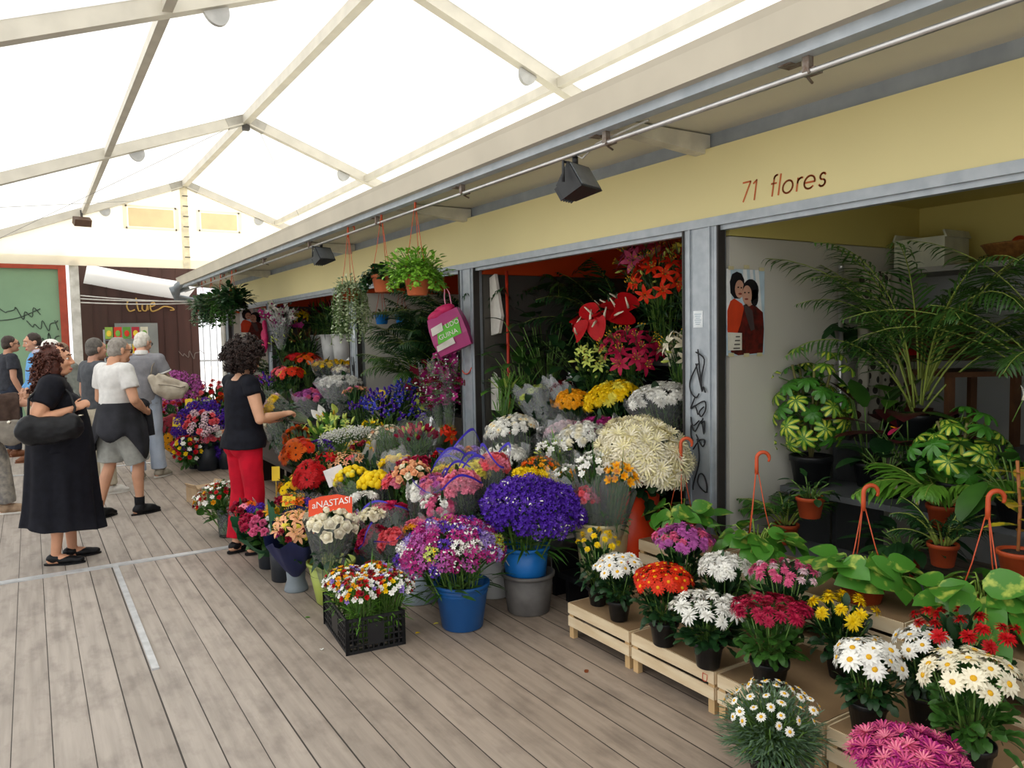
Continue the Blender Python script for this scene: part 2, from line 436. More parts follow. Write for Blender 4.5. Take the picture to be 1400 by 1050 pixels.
# ---- what stands behind the far end
post = mat('white_painted_post', '#d9d7cf', .55, col2='#b9b6ac', scale=6)
b = MB(); b.box((.77, 16.45, 1.6), (.15, .15, 3.2)); struct('trim_%d' % k, b, post); k += 1
gp_ = struct('wall_back_left', (lambda q: (q.box((-1.3, 16.9, 1.8), (3.8, .08, 3.6)), q)[1])(MB()), mat('green_board', '#7f9f80', .6, scale=1.2, var=.07))
redm = mat('red_frame', '#a5442f', .55)
b = MB(); b.box((-1.3, 16.85, 3.09), (3.9, .08, .09)); b.box((.59, 16.85, 1.8), (.13, .1, 3.6)); b.build('board_frame', redm, gp_)
def scribble(name, lines, o, ux, uz, r, m, parent):
    """hand-sprayed strokes; each line a list of (a, b) along ux and uz from o"""
    b = MB(); o, ux, uz = V(o), V(ux), V(uz)
    for ln in lines:
        pts = [V((a, c, 0)) for a, c in ln]
        out = []
        for i in range(len(pts)-1):
            p0 = pts[max(0, i-1)]; p1 = pts[i]; p2 = pts[i+1]; p3 = pts[min(len(pts)-1, i+2)]
            for s in range(4):
                t = s/4; out.append(.5*((2*p1) + (-p0+p2)*t + (2*p0-5*p1+4*p2-p3)*t*t + (-p0+3*p1-3*p2+p3)*t**3))
        out.append(pts[-1])
        b.tube([o + ux*p.x + uz*p.y for p in out], r, 5)
    return b.build(name, m, parent)
blk = mat('black_spray', '#1b1c20', .6); grey_s = mat('dark_green_spray', '#3c4a41', .6); gold = mat('gold_spray', '#d0a860', .5); pale_s = mat('pale_spray', '#8f8680', .6)
zig = lambda n, w, h, s: [(w*i/n + (.06*w if i % 2 else 0), h*(((i*s) % 5)/5.0 if i % 2 else 1 - ((i*3) % 4)/6.0)) for i in range(n+1)]
scribble('graffiti', [zig(9, .62, .22, 3), [(.0, -.02), (.3, .03), (.66, .2)]], (-.45, 16.85, 2.1), (1, 0, 0), (0, 0, 1), .008, grey_s, gp_)
scribble('graffiti', [zig(8, .5, .2, 2), [(.45, .2), (.5, .02)]], (-.02, 16.85, 1.88), (1, 0, 0), (0, 0, 1), .008, grey_s, gp_)
scribble('graffiti', [zig(7, .35, .3, 2)], (.12, 16.85, 1.55), (1, 0, 0), (0, 0, 1), .009, grey_s, gp_)
bw = mat('brown_container', '#4a2f2a', .5, scale=3, var=.15, stretch=(2, 2, .3))
b = MB(); b.box((2.01, 18.05, 1.85), (2.36, .1, 3.9))  # top carried up unseen behind the gable to block the low sun
for i in range(9): b.box((.88 + i*.27, 17.99, 1.85), (.012, .02, 3.88))
wbr = struct('wall_back_brown', b, bw)
scribble('graffiti', [[(.17,.21),(.06,.24),(.0,.12),(.05,.0),(.17,.03)], [(.2,.28),(.24,.02),(.3,.01)], [(.33,.15),(.33,.03),(.41,.01),(.44,.14),(.45,.02)], [(.5,.09),(.6,.13),(.57,.19),(.5,.12),(.53,.0),(.66,.03),(.8,.1),(.95,.08),(1.02,.03),(.93,.02)]], (1.78, 17.97, 2.3), (.9, 0, 0), (0, 0, 1), .016, gold, wbr)
scribble('graffiti', [zig(9, .5, .18, 2)], (2.75, 17.97, 1.25), (1, 0, 0), (0, 0, 1), .006, pale_s, wbr)
b = MB(); b.box((1.94, 17.96, 1.02), (.82, .06, 2.05)); dr = struct('door_1', b, mat('grey_door', '#8d9190', .5, scale=2))
b = MB(); b.box((1.7, 17.92, 1.0), (.03, .05, .12)); b.build('door_handle', dark_m, dr)
# sagging white sheet and cables under the gable
b = MB(); vs = []; fs = []
for i in range(13):
    t = i/12
    for j in range(5):
        s = j/4; vs.append(V((1.0 + 1.95*t, 16.5 + 1.5*s, 3.12 - .34*t*t - .25*s - .1*math.sin(PI*t))))
for i in range(12):
    for j in range(4): a = i*5+j; fs.append((a, a+5, a+6, a+1))
b.add(vs, fs); tag(b.build('white_sheet', fab), 'loose white sheet sagging from the gable over the brown wall', 'sheet')
for i, (za, zc_) in enumerate(((2.53, 2.42), (2.47, 2.45), (2.40, 2.40))):
    wire('power_cable', (.85, 16.4, za), (2.95, 16.2, zc_), .012, mat('white_cable', '#cfccc6', .5), ('upper', 'middle', 'lower')[i] + ' of the white cables strung from the white post to the gutter', 'cable', .03)
# daylight gap: street fence and pale building beyond
b = MB()
for i in range(16): b.box((2.4 + i*.16, 20.2, 1.2), (.022, .022, 2.4))
for z in (.35, 1.15, 2.3): b.box((3.6, 20.2, z), (3.0, .03, .05))
tag(b.build('street_fence', mat('pale_fence', '#b9bcc0', .5, metal=.3)), 'pale barred metal fence in the bright gap at the end of the walk', 'fence')
b = MB(); b.box((3.41, 16.45, 1.45), (.08, .3, 2.9)); struct('trim_%d' % k, b, post); k += 1

# ---- the row of flower stalls
SX = 3.4                                        # front plane of the stalls
PY = (-2.55, .32, 3.25, 6.12, 9.03, 12.9, 16.1)   # posts between stalls
cream = mat('cream_fascia', '#e8dca2', .5, scale=.8, var=.03)
steel = mat('post_steel', '#aeb5bb', .42, metal=.35, scale=14, col2='#9fa7ae')
gry = mat('grey_beam', '#a3abb2', .5, scale=6, metal=.1, col2='#949ca4')
wht = mat('panel_white', '#c9c6bb', .55, scale=1.2, var=.05)
olive = mat('yellow_panel', '#cfc274', .6, scale=1, var=.05)
orange = mat('orange_panel', '#d9501c', .5, scale=1, var=.06)
b = MB(); b.box((SX + .03, 6.75, 2.49), (.06, 18.8, .4)); fas = struct('trim_%d' % k, b, cream); k += 1
b = MB(); b.box((SX + .075, 6.75, 2.735), (.05, 18.8, .1)); struct('trim_%d' % k, b, gry); k += 1
# rails of the roller shutters under the fascia
b = MB()
b.box((SX + .02, 6.75, 2.262), (.07, 18.8, .05)); b.box((SX + .035, 6.75, 2.225), (.05, 18.8, .03)); b.box((SX + .0, 6.75, 2.283), (.02, 18.8, .012))
struct('trim_%d' % k, b, steel); k += 1
for a in range(len(PY)):
    y = PY[a]; b = MB()
    b.box((SX + .06, y, 1.12), (.12, .2, 2.24))
    b.box((SX + .03, y - .118, 1.12), (.06, .032, 2.24)); b.box((SX + .03, y + .118, 1.12), (.06, .032, 2.24))
    b.box((SX - .006, y - .075, 1.12), (.012, .012, 2.24)); b.box((SX - .006, y + .085, 1.12), (.012, .012, 2.24))
    po = struct('trim_%d' % k, b, steel); k += 1
    if a == 2: postA = po
    if a == 3: postB = po
    if a == 4: postC = po
    g = MB()
    for s in (-1, 1): g.box((SX + .02, y + s*.138, 1.12), (.06, .012, 2.24))
    g.build('shutter_guide', mat('guide_dark', '#33302e', .5), po)
    w = MB()
    w.box((4.5, y + .12, 1.1), (2.0, .03, 2.17)); struct('wall_side', w, wht)
    w = MB(); w.box((4.5, y - .12, 1.1), (2.0, .03, 2.17)); struct('wall_side', w, mat('panel_shaded', '#4d4a44', .6, scale=1.2) if a in (3, 5) else wht)  # dark panel colour stands in for the shade inside two of the stalls
    w = MB()
    up_m = olive if a in (1, 2) else orange
    if a == 2:
        w.box((4.5, y - .12, 2.33), (2.0, .03, .3)); struct('wall_side_band', w, olive)
        w = MB(); w.box((4.5, y + .12, 2.33), (2.0, .03, .3)); struct('wall_side_band', w, orange)
    else:
        for s in (-1, 1): w.box((4.5, y + s*.12, 2.33), (2.0, .03, .3))
        struct('wall_side_band', w, up_m)
for a in range(len(PY)-1):
    y0, y1 = PY[a], PY[a+1]
    m = olive if a == 1 else orange
    w = MB(); w.box((5.5, (y0+y1)/2, 1.0), (.04, y1-y0-.24, 2.0)); struct('wall_stall_back', w, mat('panel_grey', '#aeb0ad', .6, scale=1, var=.04) if a == 1 else mat('panel_dim', '#8a8780', .6, scale=1))
    w = MB(); w.box((5.5, (y0+y1)/2, 2.24), (.04, y1-y0-.24, .48)); struct('wall_stall_band', w, m)
    w = MB(); w.box((4.5, (y0+y1)/2, 2.5), (2.05, y1-y0, .04)); struct('ceiling_stall', w, m)
    w = MB(); w.box((5.2, (y0+y1)/2, 2.0), (.5, y1-y0-.3, .035)); tag(w.build('wall_shelf', mat('shelf_grey', '#96948b', .6)), ['high grey shelf in the nearest stall behind the camera side', 'high grey shelf at the back of the yellow stall holding a white box', 'high grey shelf at the back of the stall with red anthuriums', 'high shelf at the back of the stall with the pink bag', 'high shelf at the back of the stall with white buckets', 'high shelf at the back of the farthest stall'][a], 'shelf')
# canopy over the stall fronts
EX, Y0, Y1 = 2.52, -2.6, 16.2
soff = mat('soffit_cream', '#dbd8c9', .6, scale=1.5, var=.05)
b = MB(); b.box(((EX + 5.7)/2, 6.8, 2.80), (5.7 - EX, 18.8, .03)); struct('ceiling_canopy', b, soff)
eave = mat('eave_beige', '#c5beae', .6, scale=2, var=.06)
b = MB(); b.slab([(EX, Y0, 2.73), (EX + .05, Y0, 2.73), (EX + .05, Y0, 2.85), (EX - .02, Y0, 2.85)], (0, Y1 - Y0, 0)); struct('trim_%d' % k, b, eave); k += 1
b = MB(); b.slab([(EX - .02, Y0, 2.85), (EX + .5, Y0, 2.87), (EX + .5, Y0, 2.9), (EX - .03, Y0, 2.88)], (0, Y1 - Y0, 0)); struct('trim_%d' % k, b, eave); k += 1
b = MB(); b.box((EX + .085, 6.8, 2.735), (.07, 18.8, .1)); b.box((EX + .16, 6.8, 2.77), (.08, 18.8, .03)); inner = struct('trim_%d' % k, b, mat('eave_steel', '#b5bec6', .5, metal=.15, scale=8, col2='#a3adb6')); k += 1
arm = mat('arm_cream', '#cdc9ba', .55)
for y in PY[1:]:
    b = MB(); b.slab([(SX + .04, y - .04, 2.66), (SX + .04, y - .04, 2.775), (EX + .2, y - .04, 2.775), (EX + .2, y - .04, 2.72)], (0, .08, 0)); struct('trim_%d' % k, b, arm); k += 1
# gutter pipes at the far end of the canopy
pipe = mat('zinc_pipe', '#8a9298', .45, metal=.5)
gt = thing('gutter_pipe', 'grey gutter pipe bent at the far end of the canopy', 'pipe', (EX, 16.2, 2.6))
b = MB(); b.tube([(.1, -.4, .2), (.0, .0, .12), (-.02, .12, -.02), (.0, .2, -.1), (.35, .25, -.16), (.75, .25, -.16)], .075, 12); b.build('elbow', pipe, gt)
b = MB(); b.tube([(-.12, .1, .02), (.2, .05, .14)], .085, 12); b.build('collar', pipe, gt)
# steel rail under the eave, from which pots hang
RLX, RLZ = 2.62, 2.625
rl = thing('hanging_rail', 'thin steel rail running under the whole canopy edge', 'rail', (RLX, 0, RLZ))
b = MB(); b.tube([(0, -2, 0), (0, 5.2, 0), (0, 5.3, -.0), (0, 16, -.02)], .013, 8); b.build('tube', mat('rail_steel', '#c9c9c9', .3, metal=.8), rl)
rust = mat('rusty_bracket', '#8f8880', .6, col2='#6d5546', scale=30, metal=.3)
for y in (.55, 1.94, 3.17, 4.75, 6.3, 8.2, 10.1, 12.6, 14.6):
    b = MB(); b.box((0, y, .055), (.03, .03, .11)); b.box((.02, y, .005), (.05, .07, .02)); b.tube([(-.02, y-.02, -.01), (.0, y, .03), (.03, y+.02, -.01), (.07, y+.03, -.02)], .006, 5); b.box((.02, y + .1, .085), (.07, .06, .06))
    b.build('rail_bracket', rust, rl)
b = MB(); b.tube([(.05, 2.9, .06), (.04, 3.3, .03), (.02, 3.4, -.03), (.0, 3.46, .01)], .006, 5); b.build('lamp_cable', mat('lamp_wire', '#c8c6c0', .5), rl)

def spot(loc, s, label):
    t = thing('spotlight', label, 'lamp', loc, .35)
    bm_ = mat('lamp_black', '#26282b', .45)
    q = Euler((-.55, 0, 0)).to_matrix()
    b = MB()
    vs = [q @ V((x*w, y_, z*h)) for (w, h, y_) in ((.075, .055, .09), (.13, .1, -.09)) for x, z in ((-1,-1),(1,-1),(1,1),(-1,1))]
    vs = [v*s for v in vs]
    b.add(vs, [(0,1,2,3),(7,6,5,4),(0,4,5,1),(1,5,6,2),(2,6,7,3),(3,7,4,0)], 0, True); b.build('housing', bm_, t)
    g = MB(); g.box(q @ V((0, -.093*s, 0)), (.23*s, .008*s, .17*s), 0, q); g.build('lens', mat('lamp_glass', '#6b7076', .15), t)
    f = MB()
    for i in range(5): f.box(q @ V(((-.06 + .03*i)*s, .1*s, 0)), (.008*s, .04*s, .1*s), 0, q)
    f.build('cooling_fin', bm_, t)
    y_ = MB(); y_.tube([V((-.145, 0, 0))*s, V((-.145, .0, .13))*s, V((.145, 0, .13))*s, V((.145, 0, 0))*s], .01*s, 6); y_.tube([V((0, 0, .13))*s, V((0, 0, .2))*s], .02*s, 8); y_.build('yoke', bm_, t)
    return t
spot((RLX + .03, 3.48, RLZ - .16), .85, 'black spotlight clamped to the rail over the anthurium stall')
spot((RLX + .03, 7.9, RLZ - .14), .8, 'smaller black spotlight farther along the rail, left of the hanging pots')

# sign lettering on the cream board
def arc(cx, cy, rx, ry, a0, a1, n=12): return [(cx + rx*math.cos(a0 + (a1-a0)*i/n), cy + ry*math.sin(a0 + (a1-a0)*i/n)) for i in range(n+1)]
GL = {'7': (.62, [[(0, 1), (.5, 1)], [(.5, 1), (.16, 0)]]), '1': (.52, [[(.02, .86), (.2, 1)], [(.2, 1), (.2, 0)]]), 'f': (.36, [arc(.27, .86, .14, .16, 1.2, PI, 6) + [(.13, .0)], [(0, .62), (.3, .62)]]), 'l': (.2, [[(.08, 1.02), (.08, 0)]]),
      'o': (.76, [arc(.33, .31, .3, .31, 0, 2*PI, 20)]), 'r': (.36, [[(.06, .62), (.06, 0)], arc(.26, .4, .2, .22, PI, 1.2, 7)]), 'e': (.76, [[(.03, .31), (.62, .31)], arc(.33, .31, .3, .31, .0, 2*PI - .75, 20)]), 's': (.5, [arc(.22, .47, .15, .15, .5, PI*1.35, 8) + arc(.22, .16, .17, .16, PI*.35, -PI*.85, 10)])}
lt = MB(); px = 0
for ch in '71 flores':
    if ch == ' ': px += .62; continue
    w_, st = GL[ch]
    for ln in st:
        pts = [V((SX - .002, 2.945 - .103*(px + a + .16*c_), 2.342 + .103*c_)) for a, c_ in ln]
        for p, q in zip(pts, pts[1:]):
            d_ = (q - p).normalized()*.003; lt.bar(p - d_, q + d_, .0095, .001, 0, V((-1, 0, 0)))
    px += w_ + .08
lt.build('lettering', mat('sign_brown_red', '#c0602f', .6), fas)
# graffiti, notice and other marks on the posts
gz = [[(.35,.98),(.75,.93),(.6,.8),(.62,.72),(.35,.9)], [(.45,1.0),(.62,.72),(.7,.74),(.8,.7)], [(.45,.9),(.08,.78),(.1,.70),(.35,.66),(.5,.69)],
      [(.3,.66),(.1,.58),(.3,.6),(.45,.54)], [(.3,.6),(.75,.64),(.8,.58),(.6,.53),(.5,.56),(.72,.6)], [(.5,.5),(.2,.46),(.1,.52)], [(.68,.52),(.6,.48),(.75,.5),(.72,.41),(.6,.5),(.3,.42),(.12,.46),(.1,.39),(.2,.35)],
      [(.35,.4),(.65,.32),(.78,.36)], [(.2,.29),(.5,.36),(.75,.37),(.72,.35)], [(.4,.37),(.5,.22),(.22,.05),(.2,.0)], [(.8,.0),(.6,.02),(.42,.06),(.5,.12),(.7,.12),(.85,.06),(.85,.0)]]
scribble('graffiti', [[(a*.17, c_*.86) for a, c_ in ln] for ln in gz], (SX - .012, 3.34, .66), (0, -1, 0), (0, 0, 1), .0045, blk, postA)
nt_ = MB(); nt_.box((SX - .002, 3.27, 1.70), (.004, .075, .1)); nn = nt_.build('notice', mat('notice_paper', '#dfe6ea', .6), postA)
nt_ = MB()
for i in range(6): nt_.box((SX - .005, 3.27, 1.73 - i*.012), (.002, .052 - .01*(i % 3), .004))
nt_.build('notice_text', mat('faint_ink', '#9fb0bd', .6), postA)
nt_ = MB(); nt_.box((SX - .002, 9.0, 1.68), (.004, .06, .1)); nt_.build('notice', mat('notice_paper', '#dfe6ea', .6), postC)
scribble('graffiti', [[(0,.03),(.05,.0),(.12,.01),(.18,.06)]], (SX - .012, 6.22, 1.28), (0, -1, 0), (0, 0, 1), .006, mat('red_spray', '#d2553f', .6), postB)
scribble('graffiti', [zig(7, .12, .3, 2)], (SX - .012, 9.1, 1.1), (0, -1, 0), (0, 0, 1), .004, blk, postC)
# ================================================================== FLOWERS AND PLANTS
C = dict(white='#f2f1ea', cream='#f1ead0', ivory='#ebe3b4', lemon='#efe35a', yellow='#f2cf10', gold='#eda512', orange='#ee6a12', redor='#d9300f', red='#bf1018', dark='#7c0d22', crimson='#a8163f',
         pink='#e8849c', coral='#e8616a', hot='#d42a60', mag='#b02a7c', mauve='#b65aa5', lilac='#9a7fc8', purple='#4a1f9c', violet='#5b33a8', blue='#3a3fae', peach='#efb183', lime='#c9d86a', green='#4f8a2c', rose='#d65b86', palepink='#eccdd6', wine='#6a1026', brown='#7a3d1c')
def petal(c): return mat('petal_' + c, C[c], .55, var=.07, scale=5, rnd=.14, spec=.25, trans=.12)
def leafm(c='leaf'):
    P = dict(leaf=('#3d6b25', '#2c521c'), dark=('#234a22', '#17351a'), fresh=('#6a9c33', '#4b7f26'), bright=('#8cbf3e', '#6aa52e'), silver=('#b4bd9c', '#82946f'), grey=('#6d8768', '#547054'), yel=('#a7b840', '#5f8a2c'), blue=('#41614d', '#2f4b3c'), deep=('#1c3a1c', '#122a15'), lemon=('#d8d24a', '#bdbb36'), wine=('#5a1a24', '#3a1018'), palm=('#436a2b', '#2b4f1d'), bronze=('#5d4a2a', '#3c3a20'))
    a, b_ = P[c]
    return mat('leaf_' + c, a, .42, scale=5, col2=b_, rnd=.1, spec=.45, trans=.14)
stemm = mat('stem_green', '#5d7f37', .5, var=.15)
discs = mat('flower_disc', '#d9a514', .7, var=.15, scale=20); ddisc = mat('flower_dark_disc', '#3a1a0e', .7)
BL = {}
def bloom(kind, c1, c2=None, seed=0):
    """a single flower of unit radius facing +Z, mesh shared by all copies"""
    key = (kind, c1, c2, seed)
    if key in BL: return BL[key]
    r = random.Random(str(key)); b = MB(); mats = [petal(c1), discs if c2 is None else petal(c2), stemm, ddisc]
    def row(n, r0, L, W, el, bend, z, m=0, prof=(.4, 1, .9, 0), jit=.1, off=0):
        for i in range(n):
            a = 2*PI*(i + off)/n + r.uniform(-jit, jit); e = el + r.uniform(-jit, jit)
            d = V((math.cos(a)*math.cos(e), math.sin(a)*math.cos(e), math.sin(e)))
            n_ = V((-math.cos(a)*math.sin(e), -math.sin(a)*math.sin(e), math.cos(e)))
            b.leaf(V((math.cos(a)*r0, math.sin(a)*r0, z)), d, n_, L*r.uniform(.9, 1.08), W, bend, prof, m, fold=.1)
    if kind == 'daisy':
        row(15, .16, .84, .3, .15, .5, 0); row(11, .14, .66, .28, .45, .5, .03)
        b.ball((0, 0, .05), (.24, .24, .13), 8, 5, 1); b.tube([(0, 0, -.5), (0, 0, 0)], .05, 5, 2)
    elif kind == 'marg':
        row(13, .2, .8, .34, .05, .3, 0, 0, (.6, 1, .9, 0)); b.ball((0, 0, .04), (.34, .34, .18), 8, 5, 1); b.tube([(0, 0, -1.6), (0, 0, 0)], .06, 5, 2)
    elif kind == 'mum':
        row(17, .1, .92, .2, -.1, .5, 0, jit=.2); row(15, .1, .82, .19, .35, .6, .05, off=.5, jit=.2); row(12, .06, .66, .18, .8, .7, .08, jit=.2); row(7, .03, .45, .17, 1.2, .7, .1, jit=.2)
        b.tube([(0, 0, -.5), (0, 0, 0)], .05, 5, 2)
    elif kind == 'spider':
        row(16, .08, 1.0, .16, -.15, .35, 0, 0, (.7, .8, 1, .6)); row(15, .08, .95, .15, .25, .45, .05, 0, (.7, .8, 1, .6)); row(12, .06, .8, .14, .65, .5, .08, 0, (.7, .8, 1, .6)); row(9, .04, .6, .13, 1.05, .6, .1, 1 if c2 else 0, (.7, .8, 1, .6))
    elif kind == 'gerbera':
        row(20, .2, .8, .22, .05, .25, 0, 0, (.5, 1, .95, .3)); row(18, .18, .68, .2, .25, .35, .03, 0, (.5, 1, .95, .3), off=.5); row(16, .1, .26, .1, .6, .6, .05, 0)
        b.ball((0, 0, .05), (.17, .17, .08), 8, 5, 3); b.tube([(0, 0, -1.2), (0, 0, 0)], .07, 6, 2)
    elif kind == 'carnation':
        for k_, (n, L, el) in enumerate(((16, .98, .05), (15, .93, .4), (13, .82, .75), (9, .68, 1.05), (5, .5, 1.3))):
            for i in range(n):
                a = 2*PI*(i + .5*k_)/n + r.uniform(-.15, .15); e = el + r.uniform(-.12, .12)
                d = V((math.cos(a)*math.cos(e), math.sin(a)*math.cos(e), math.sin(e))); n_ = V((-math.cos(a)*math.sin(e), -math.sin(a)*math.sin(e), math.cos(e)))
                b.leaf((0, 0, .02*k_), d, n_, L*r.uniform(.82, 1.12), .34, .4 + r.uniform(-.6, .6), (.3, .6, 1, 1.05), 0, fold=r.uniform(-.8, .9))
        b.lathe([(.12, -.5), (.2, -.1), (.28, .12)], 6, m=2)
    elif kind == 'rose':
        for k_, (n, L, el, w) in enumerate(((5, .95, .55, .95), (5, .95, .9, .9), (4, .92, 1.18, .8), (3, .85, 1.36, .6))):
            for i in range(n):
                a = 2*PI*(i + .37*k_)/n + r.uniform(-.1, .1); e = el
                d = V((math.cos(a)*math.cos(e), math.sin(a)*math.cos(e), math.sin(e))); n_ = V((-math.cos(a)*math.sin(e), -math.sin(a)*math.sin(e), math.cos(e)))
                b.leaf((0, 0, -.1), d, n_, L, w, -.5 if k_ else .1, (.3, .85, 1, .85, .3), 0, fold=.45)
        b.ball((0, 0, .38), (.42, .42, .5), 9, 6, 0); b.tube([(0, 0, -.8), (0, 0, -.1)], .06, 5, 2)
    elif kind == 'ball':
        b.ball((0, 0, .2), (.95, .95, .8), 10, 7, 0)
        row(12, .55, .5, .3, .2, .8, .0, 0); row(10, .5, .5, .3, .75, .8, .45, 0); b.tube([(0, 0, -1.2), (0, 0, -.3)], .1, 5, 2)
    elif kind == 'lily':
        row(6, .05, 1.1, .42, .75, 1.1, 0, 0, (.35, .9, 1, .7, 0), .06)
        for i in range(6):
            a = i*PI/3 + .4; b.tube([(0, 0, 0), (math.cos(a)*.18, math.sin(a)*.18, .5), (math.cos(a)*.3, math.sin(a)*.3, .72)], .02, 4, 2); b.ball((math.cos(a)*.3, math.sin(a)*.3, .73), (.05, .05, .07), 5, 4, 1)
        b.tube([(0, 0, -.8), (0, 0, 0)], .06, 5, 2)
    elif kind == 'bud':
        b.lathe([(.05, -.8), (.18, -.5), (.3, 0), (.26, .5), (.08, .95)], 7, m=0); b.tube([(0, 0, -1.4), (0, 0, -.7)], .05, 5, 2)
    elif kind == 'freesia':
        row(6, .06, .85, .5, .95, .5, 0, 0, (.4, .9, 1, .5), .1); b.lathe([(.04, -.6), (.1, -.3), (.2, .1)], 6, m=2)
        row(4, .03, .5, .35, 1.2, .2, .1, 0, (.4, .9, 1, .3), .1)
        b.ball((.5, .25, -.15), (.14, .14, .26), 6, 4, 0); b.ball((.62, -.1, -.3), (.1, .1, .2), 6, 4, 2)
    elif kind == 'tulip':
        row(6, .1, 1.2, .75, 1.25, -.25, -.2, 0, (.55, 1, .95, .3), .06); b.ball((0, 0, .25), (.3, .3, .5), 7, 5, 0); b.tube([(0, 0, -1.2), (0, 0, -.1)], .08, 5, 2)
    elif kind == 'iris':
        row(3, .05, 1.0, .5, .4, 1.5, 0, 0, (.3, .8, 1, .5), .1); row(3, .05, .95, .4, 1.25, -.3, 0, 0, (.3, .8, 1, .4), .1, .5)
        for i in range(3):
            a = 2*PI*i/3; b.ball((math.cos(a)*.45, math.sin(a)*.45, .25), (.09, .06, .04), 6, 4, 1)
        b.tube([(0, 0, -1.4), (0, 0, 0)], .07, 5, 2)
    elif kind == 'anthurium':
        n_ = 18; top = []
        for i in range(n_):
            a = 2*PI*i/n_; q = 1 - .25*math.cos(a)**8 if math.cos(a) < 0 else 1
            x = math.cos(a)*.95 + .2; y = math.sin(a)*.8*(1 - .25*math.cos(a)); x = x if math.cos(a) > -.93 else x + .25
            top.append(V((x, y, .12*abs(y) - .12*max(0, x))))
        b.add([V((.1, 0, -.05))] + top, [(0, 1 + i, 1 + (i+1) % n_) for i in range(n_)], 0)
        b.tube([(-.25, 0, 0), (-.05, 0, .25), (.3, 0, .55)], [.09, .08, .04], 7, 1); b.tube([(0, 0, -2.2), (-.3, 0, -.9), (-.25, 0, 0)], .04, 5, 2)
    elif kind == 'spathe':
        b.leaf((0, 0, 0), (.25, 0, 1), (-1, 0, .25), 1.3, .75, .4, (.3, .9, 1, .6, 0), 0, fold=.4); b.tube([(.02, 0, 0), (.1, 0, .6)], .08, 6, 1); b.tube([(0, 0, -2), (0, 0, 0)], .04, 5, 2)
    elif kind == 'spray':
        for i in range(16):
            t = math.acos(1 - .95*(i + .5)/16); a = i*2.39996
            d = V((math.sin(t)*math.cos(a), math.sin(t)*math.sin(a), math.cos(t))); c = d*r.uniform(.6, 1.0)
            s, _, n_ = frame(d)
            for q in range(5):
                g = 2*PI*q/5 + i; e = (s*math.cos(g) + n_*math.sin(g)); f = (s*math.cos(g+1.1) + n_*math.sin(g+1.1))
                b.add([c, c + e*.3 + d*.1, c + (e+f)*.22 + d*.2, c + f*.16 + d*.1], [(0, 1, 2, 3)], 0 if r.random() > .12 or c2 is None else 1)
            if i % 2 == 0: b.tube([(0, 0, -.7), c*.9], .02, 3, 2, False)
    elif kind == 'tiny':
        for i in range(26):
            t = math.acos(1 - 1.1*(i + .5)/26); a = i*2.39996
            d = V((math.sin(t)*math.cos(a), math.sin(t)*math.sin(a), math.cos(t))); c = d*r.uniform(.55, 1.05)
            b.ball(c, .11, 5, 3, 0)
            if i % 3 == 0: b.tube([(0, 0, -.6), c], .015, 3, 2, False)
    elif kind == 'orchid':
        for j in range(5):
            c = V((r.uniform(-.3, .3), r.uniform(-.3, .3), -1 + j*.5)); aa = r.uniform(0, 6)
            f = V((math.cos(aa), math.sin(aa), .2)); s, _, n_ = frame(f)
            for q in range(5):
                g = 2*PI*q/5; e = s*math.cos(g) + n_*math.sin(g); b.leaf(c + f*.2, e, f, .42, .3, .2, (.4, 1, .8, 0), 0)
            b.ball(c + f*.28, .09, 5, 4, 1)
        b.tube([(0, 0, -2), (.05, 0, -.5), (0, 0, 1.2)], .03, 5, 2)
    elif kind == 'spike':
        for j in range(14):
            z = j/13*2; rr = .22*(1 - .55*j/13)
            for q in range(4):
                a = q*PI/2 + j*.8; b.leaf((math.cos(a)*rr*.3, math.sin(a)*rr*.3, z), (math.cos(a), math.sin(a), .9), (-math.cos(a), -math.sin(a), .9), rr*1.4, rr*.9, .2, (.5, 1, 0), 0)
        b.tube([(0, 0, -2), (0, 0, 2)], .05, 5, 2)
    me = b.mesh('flower_' + kind, mats); BL[key] = me
    return me

FO = {}
def foliage(kind, col, seed=0):
    """unit mound of leaves (radius 1, height 1) shared by many bunches"""
    key = (kind, col, seed)
    if key in FO: return FO[key]
    r = random.Random(str(key)); b = MB(); m = [leafm(col), stemm]
    n, L, W, bend, prof = dict(mum=(150, .5, .27, .6, (.3, .8, .6, 1, .8, .3)), broad=(70, .6, .32, .5, (.3, .9, 1, .6, 0)), narrow=(130, .75, .08, .4, (.6, 1, .8, 0)), fine=(1000, .22, .035, .4, (.7, 1, 0)), ivy=(120, .34, .3, .6, (.4, 1, .7, 0)), small=(200, .2, .13, .5, (.4, 1, .8, 0)), fluffy=(520, .2, .1, .8, (.3, 1, .7, 0)))[kind]
    for i in range(n):
        t = math.acos(1 - (i + .5)/n*1.12); a = i*2.39996 + r.uniform(-.3, .3); q = r.uniform(.3, .95)
        d = V((math.sin(t)*math.cos(a), math.sin(t)*math.sin(a), max(-.1, math.cos(t))))
        c = V((d.x*q, d.y*q, d.z*q + .0))
        dd = (d*1.0 + V((r.uniform(-.5, .5), r.uniform(-.5, .5), r.uniform(-.2, .5)))).normalized()
        nn = (d*.3 + V((0, 0, 1)) + V((r.uniform(-.4, .4), r.uniform(-.4, .4), 0))).normalized()
        b.leaf(c, dd, nn, L*r.uniform(.7, 1.15), W*r.uniform(.8, 1.15), bend*r.uniform(.4, 1.5), prof, 0)
        if i % 4 == 0: b.tube([(d.x*.08, d.y*.08, -.05), c], .012, 4, 1, False)
    me = b.mesh('foliage_' + kind, m); FO[key] = me
    return me
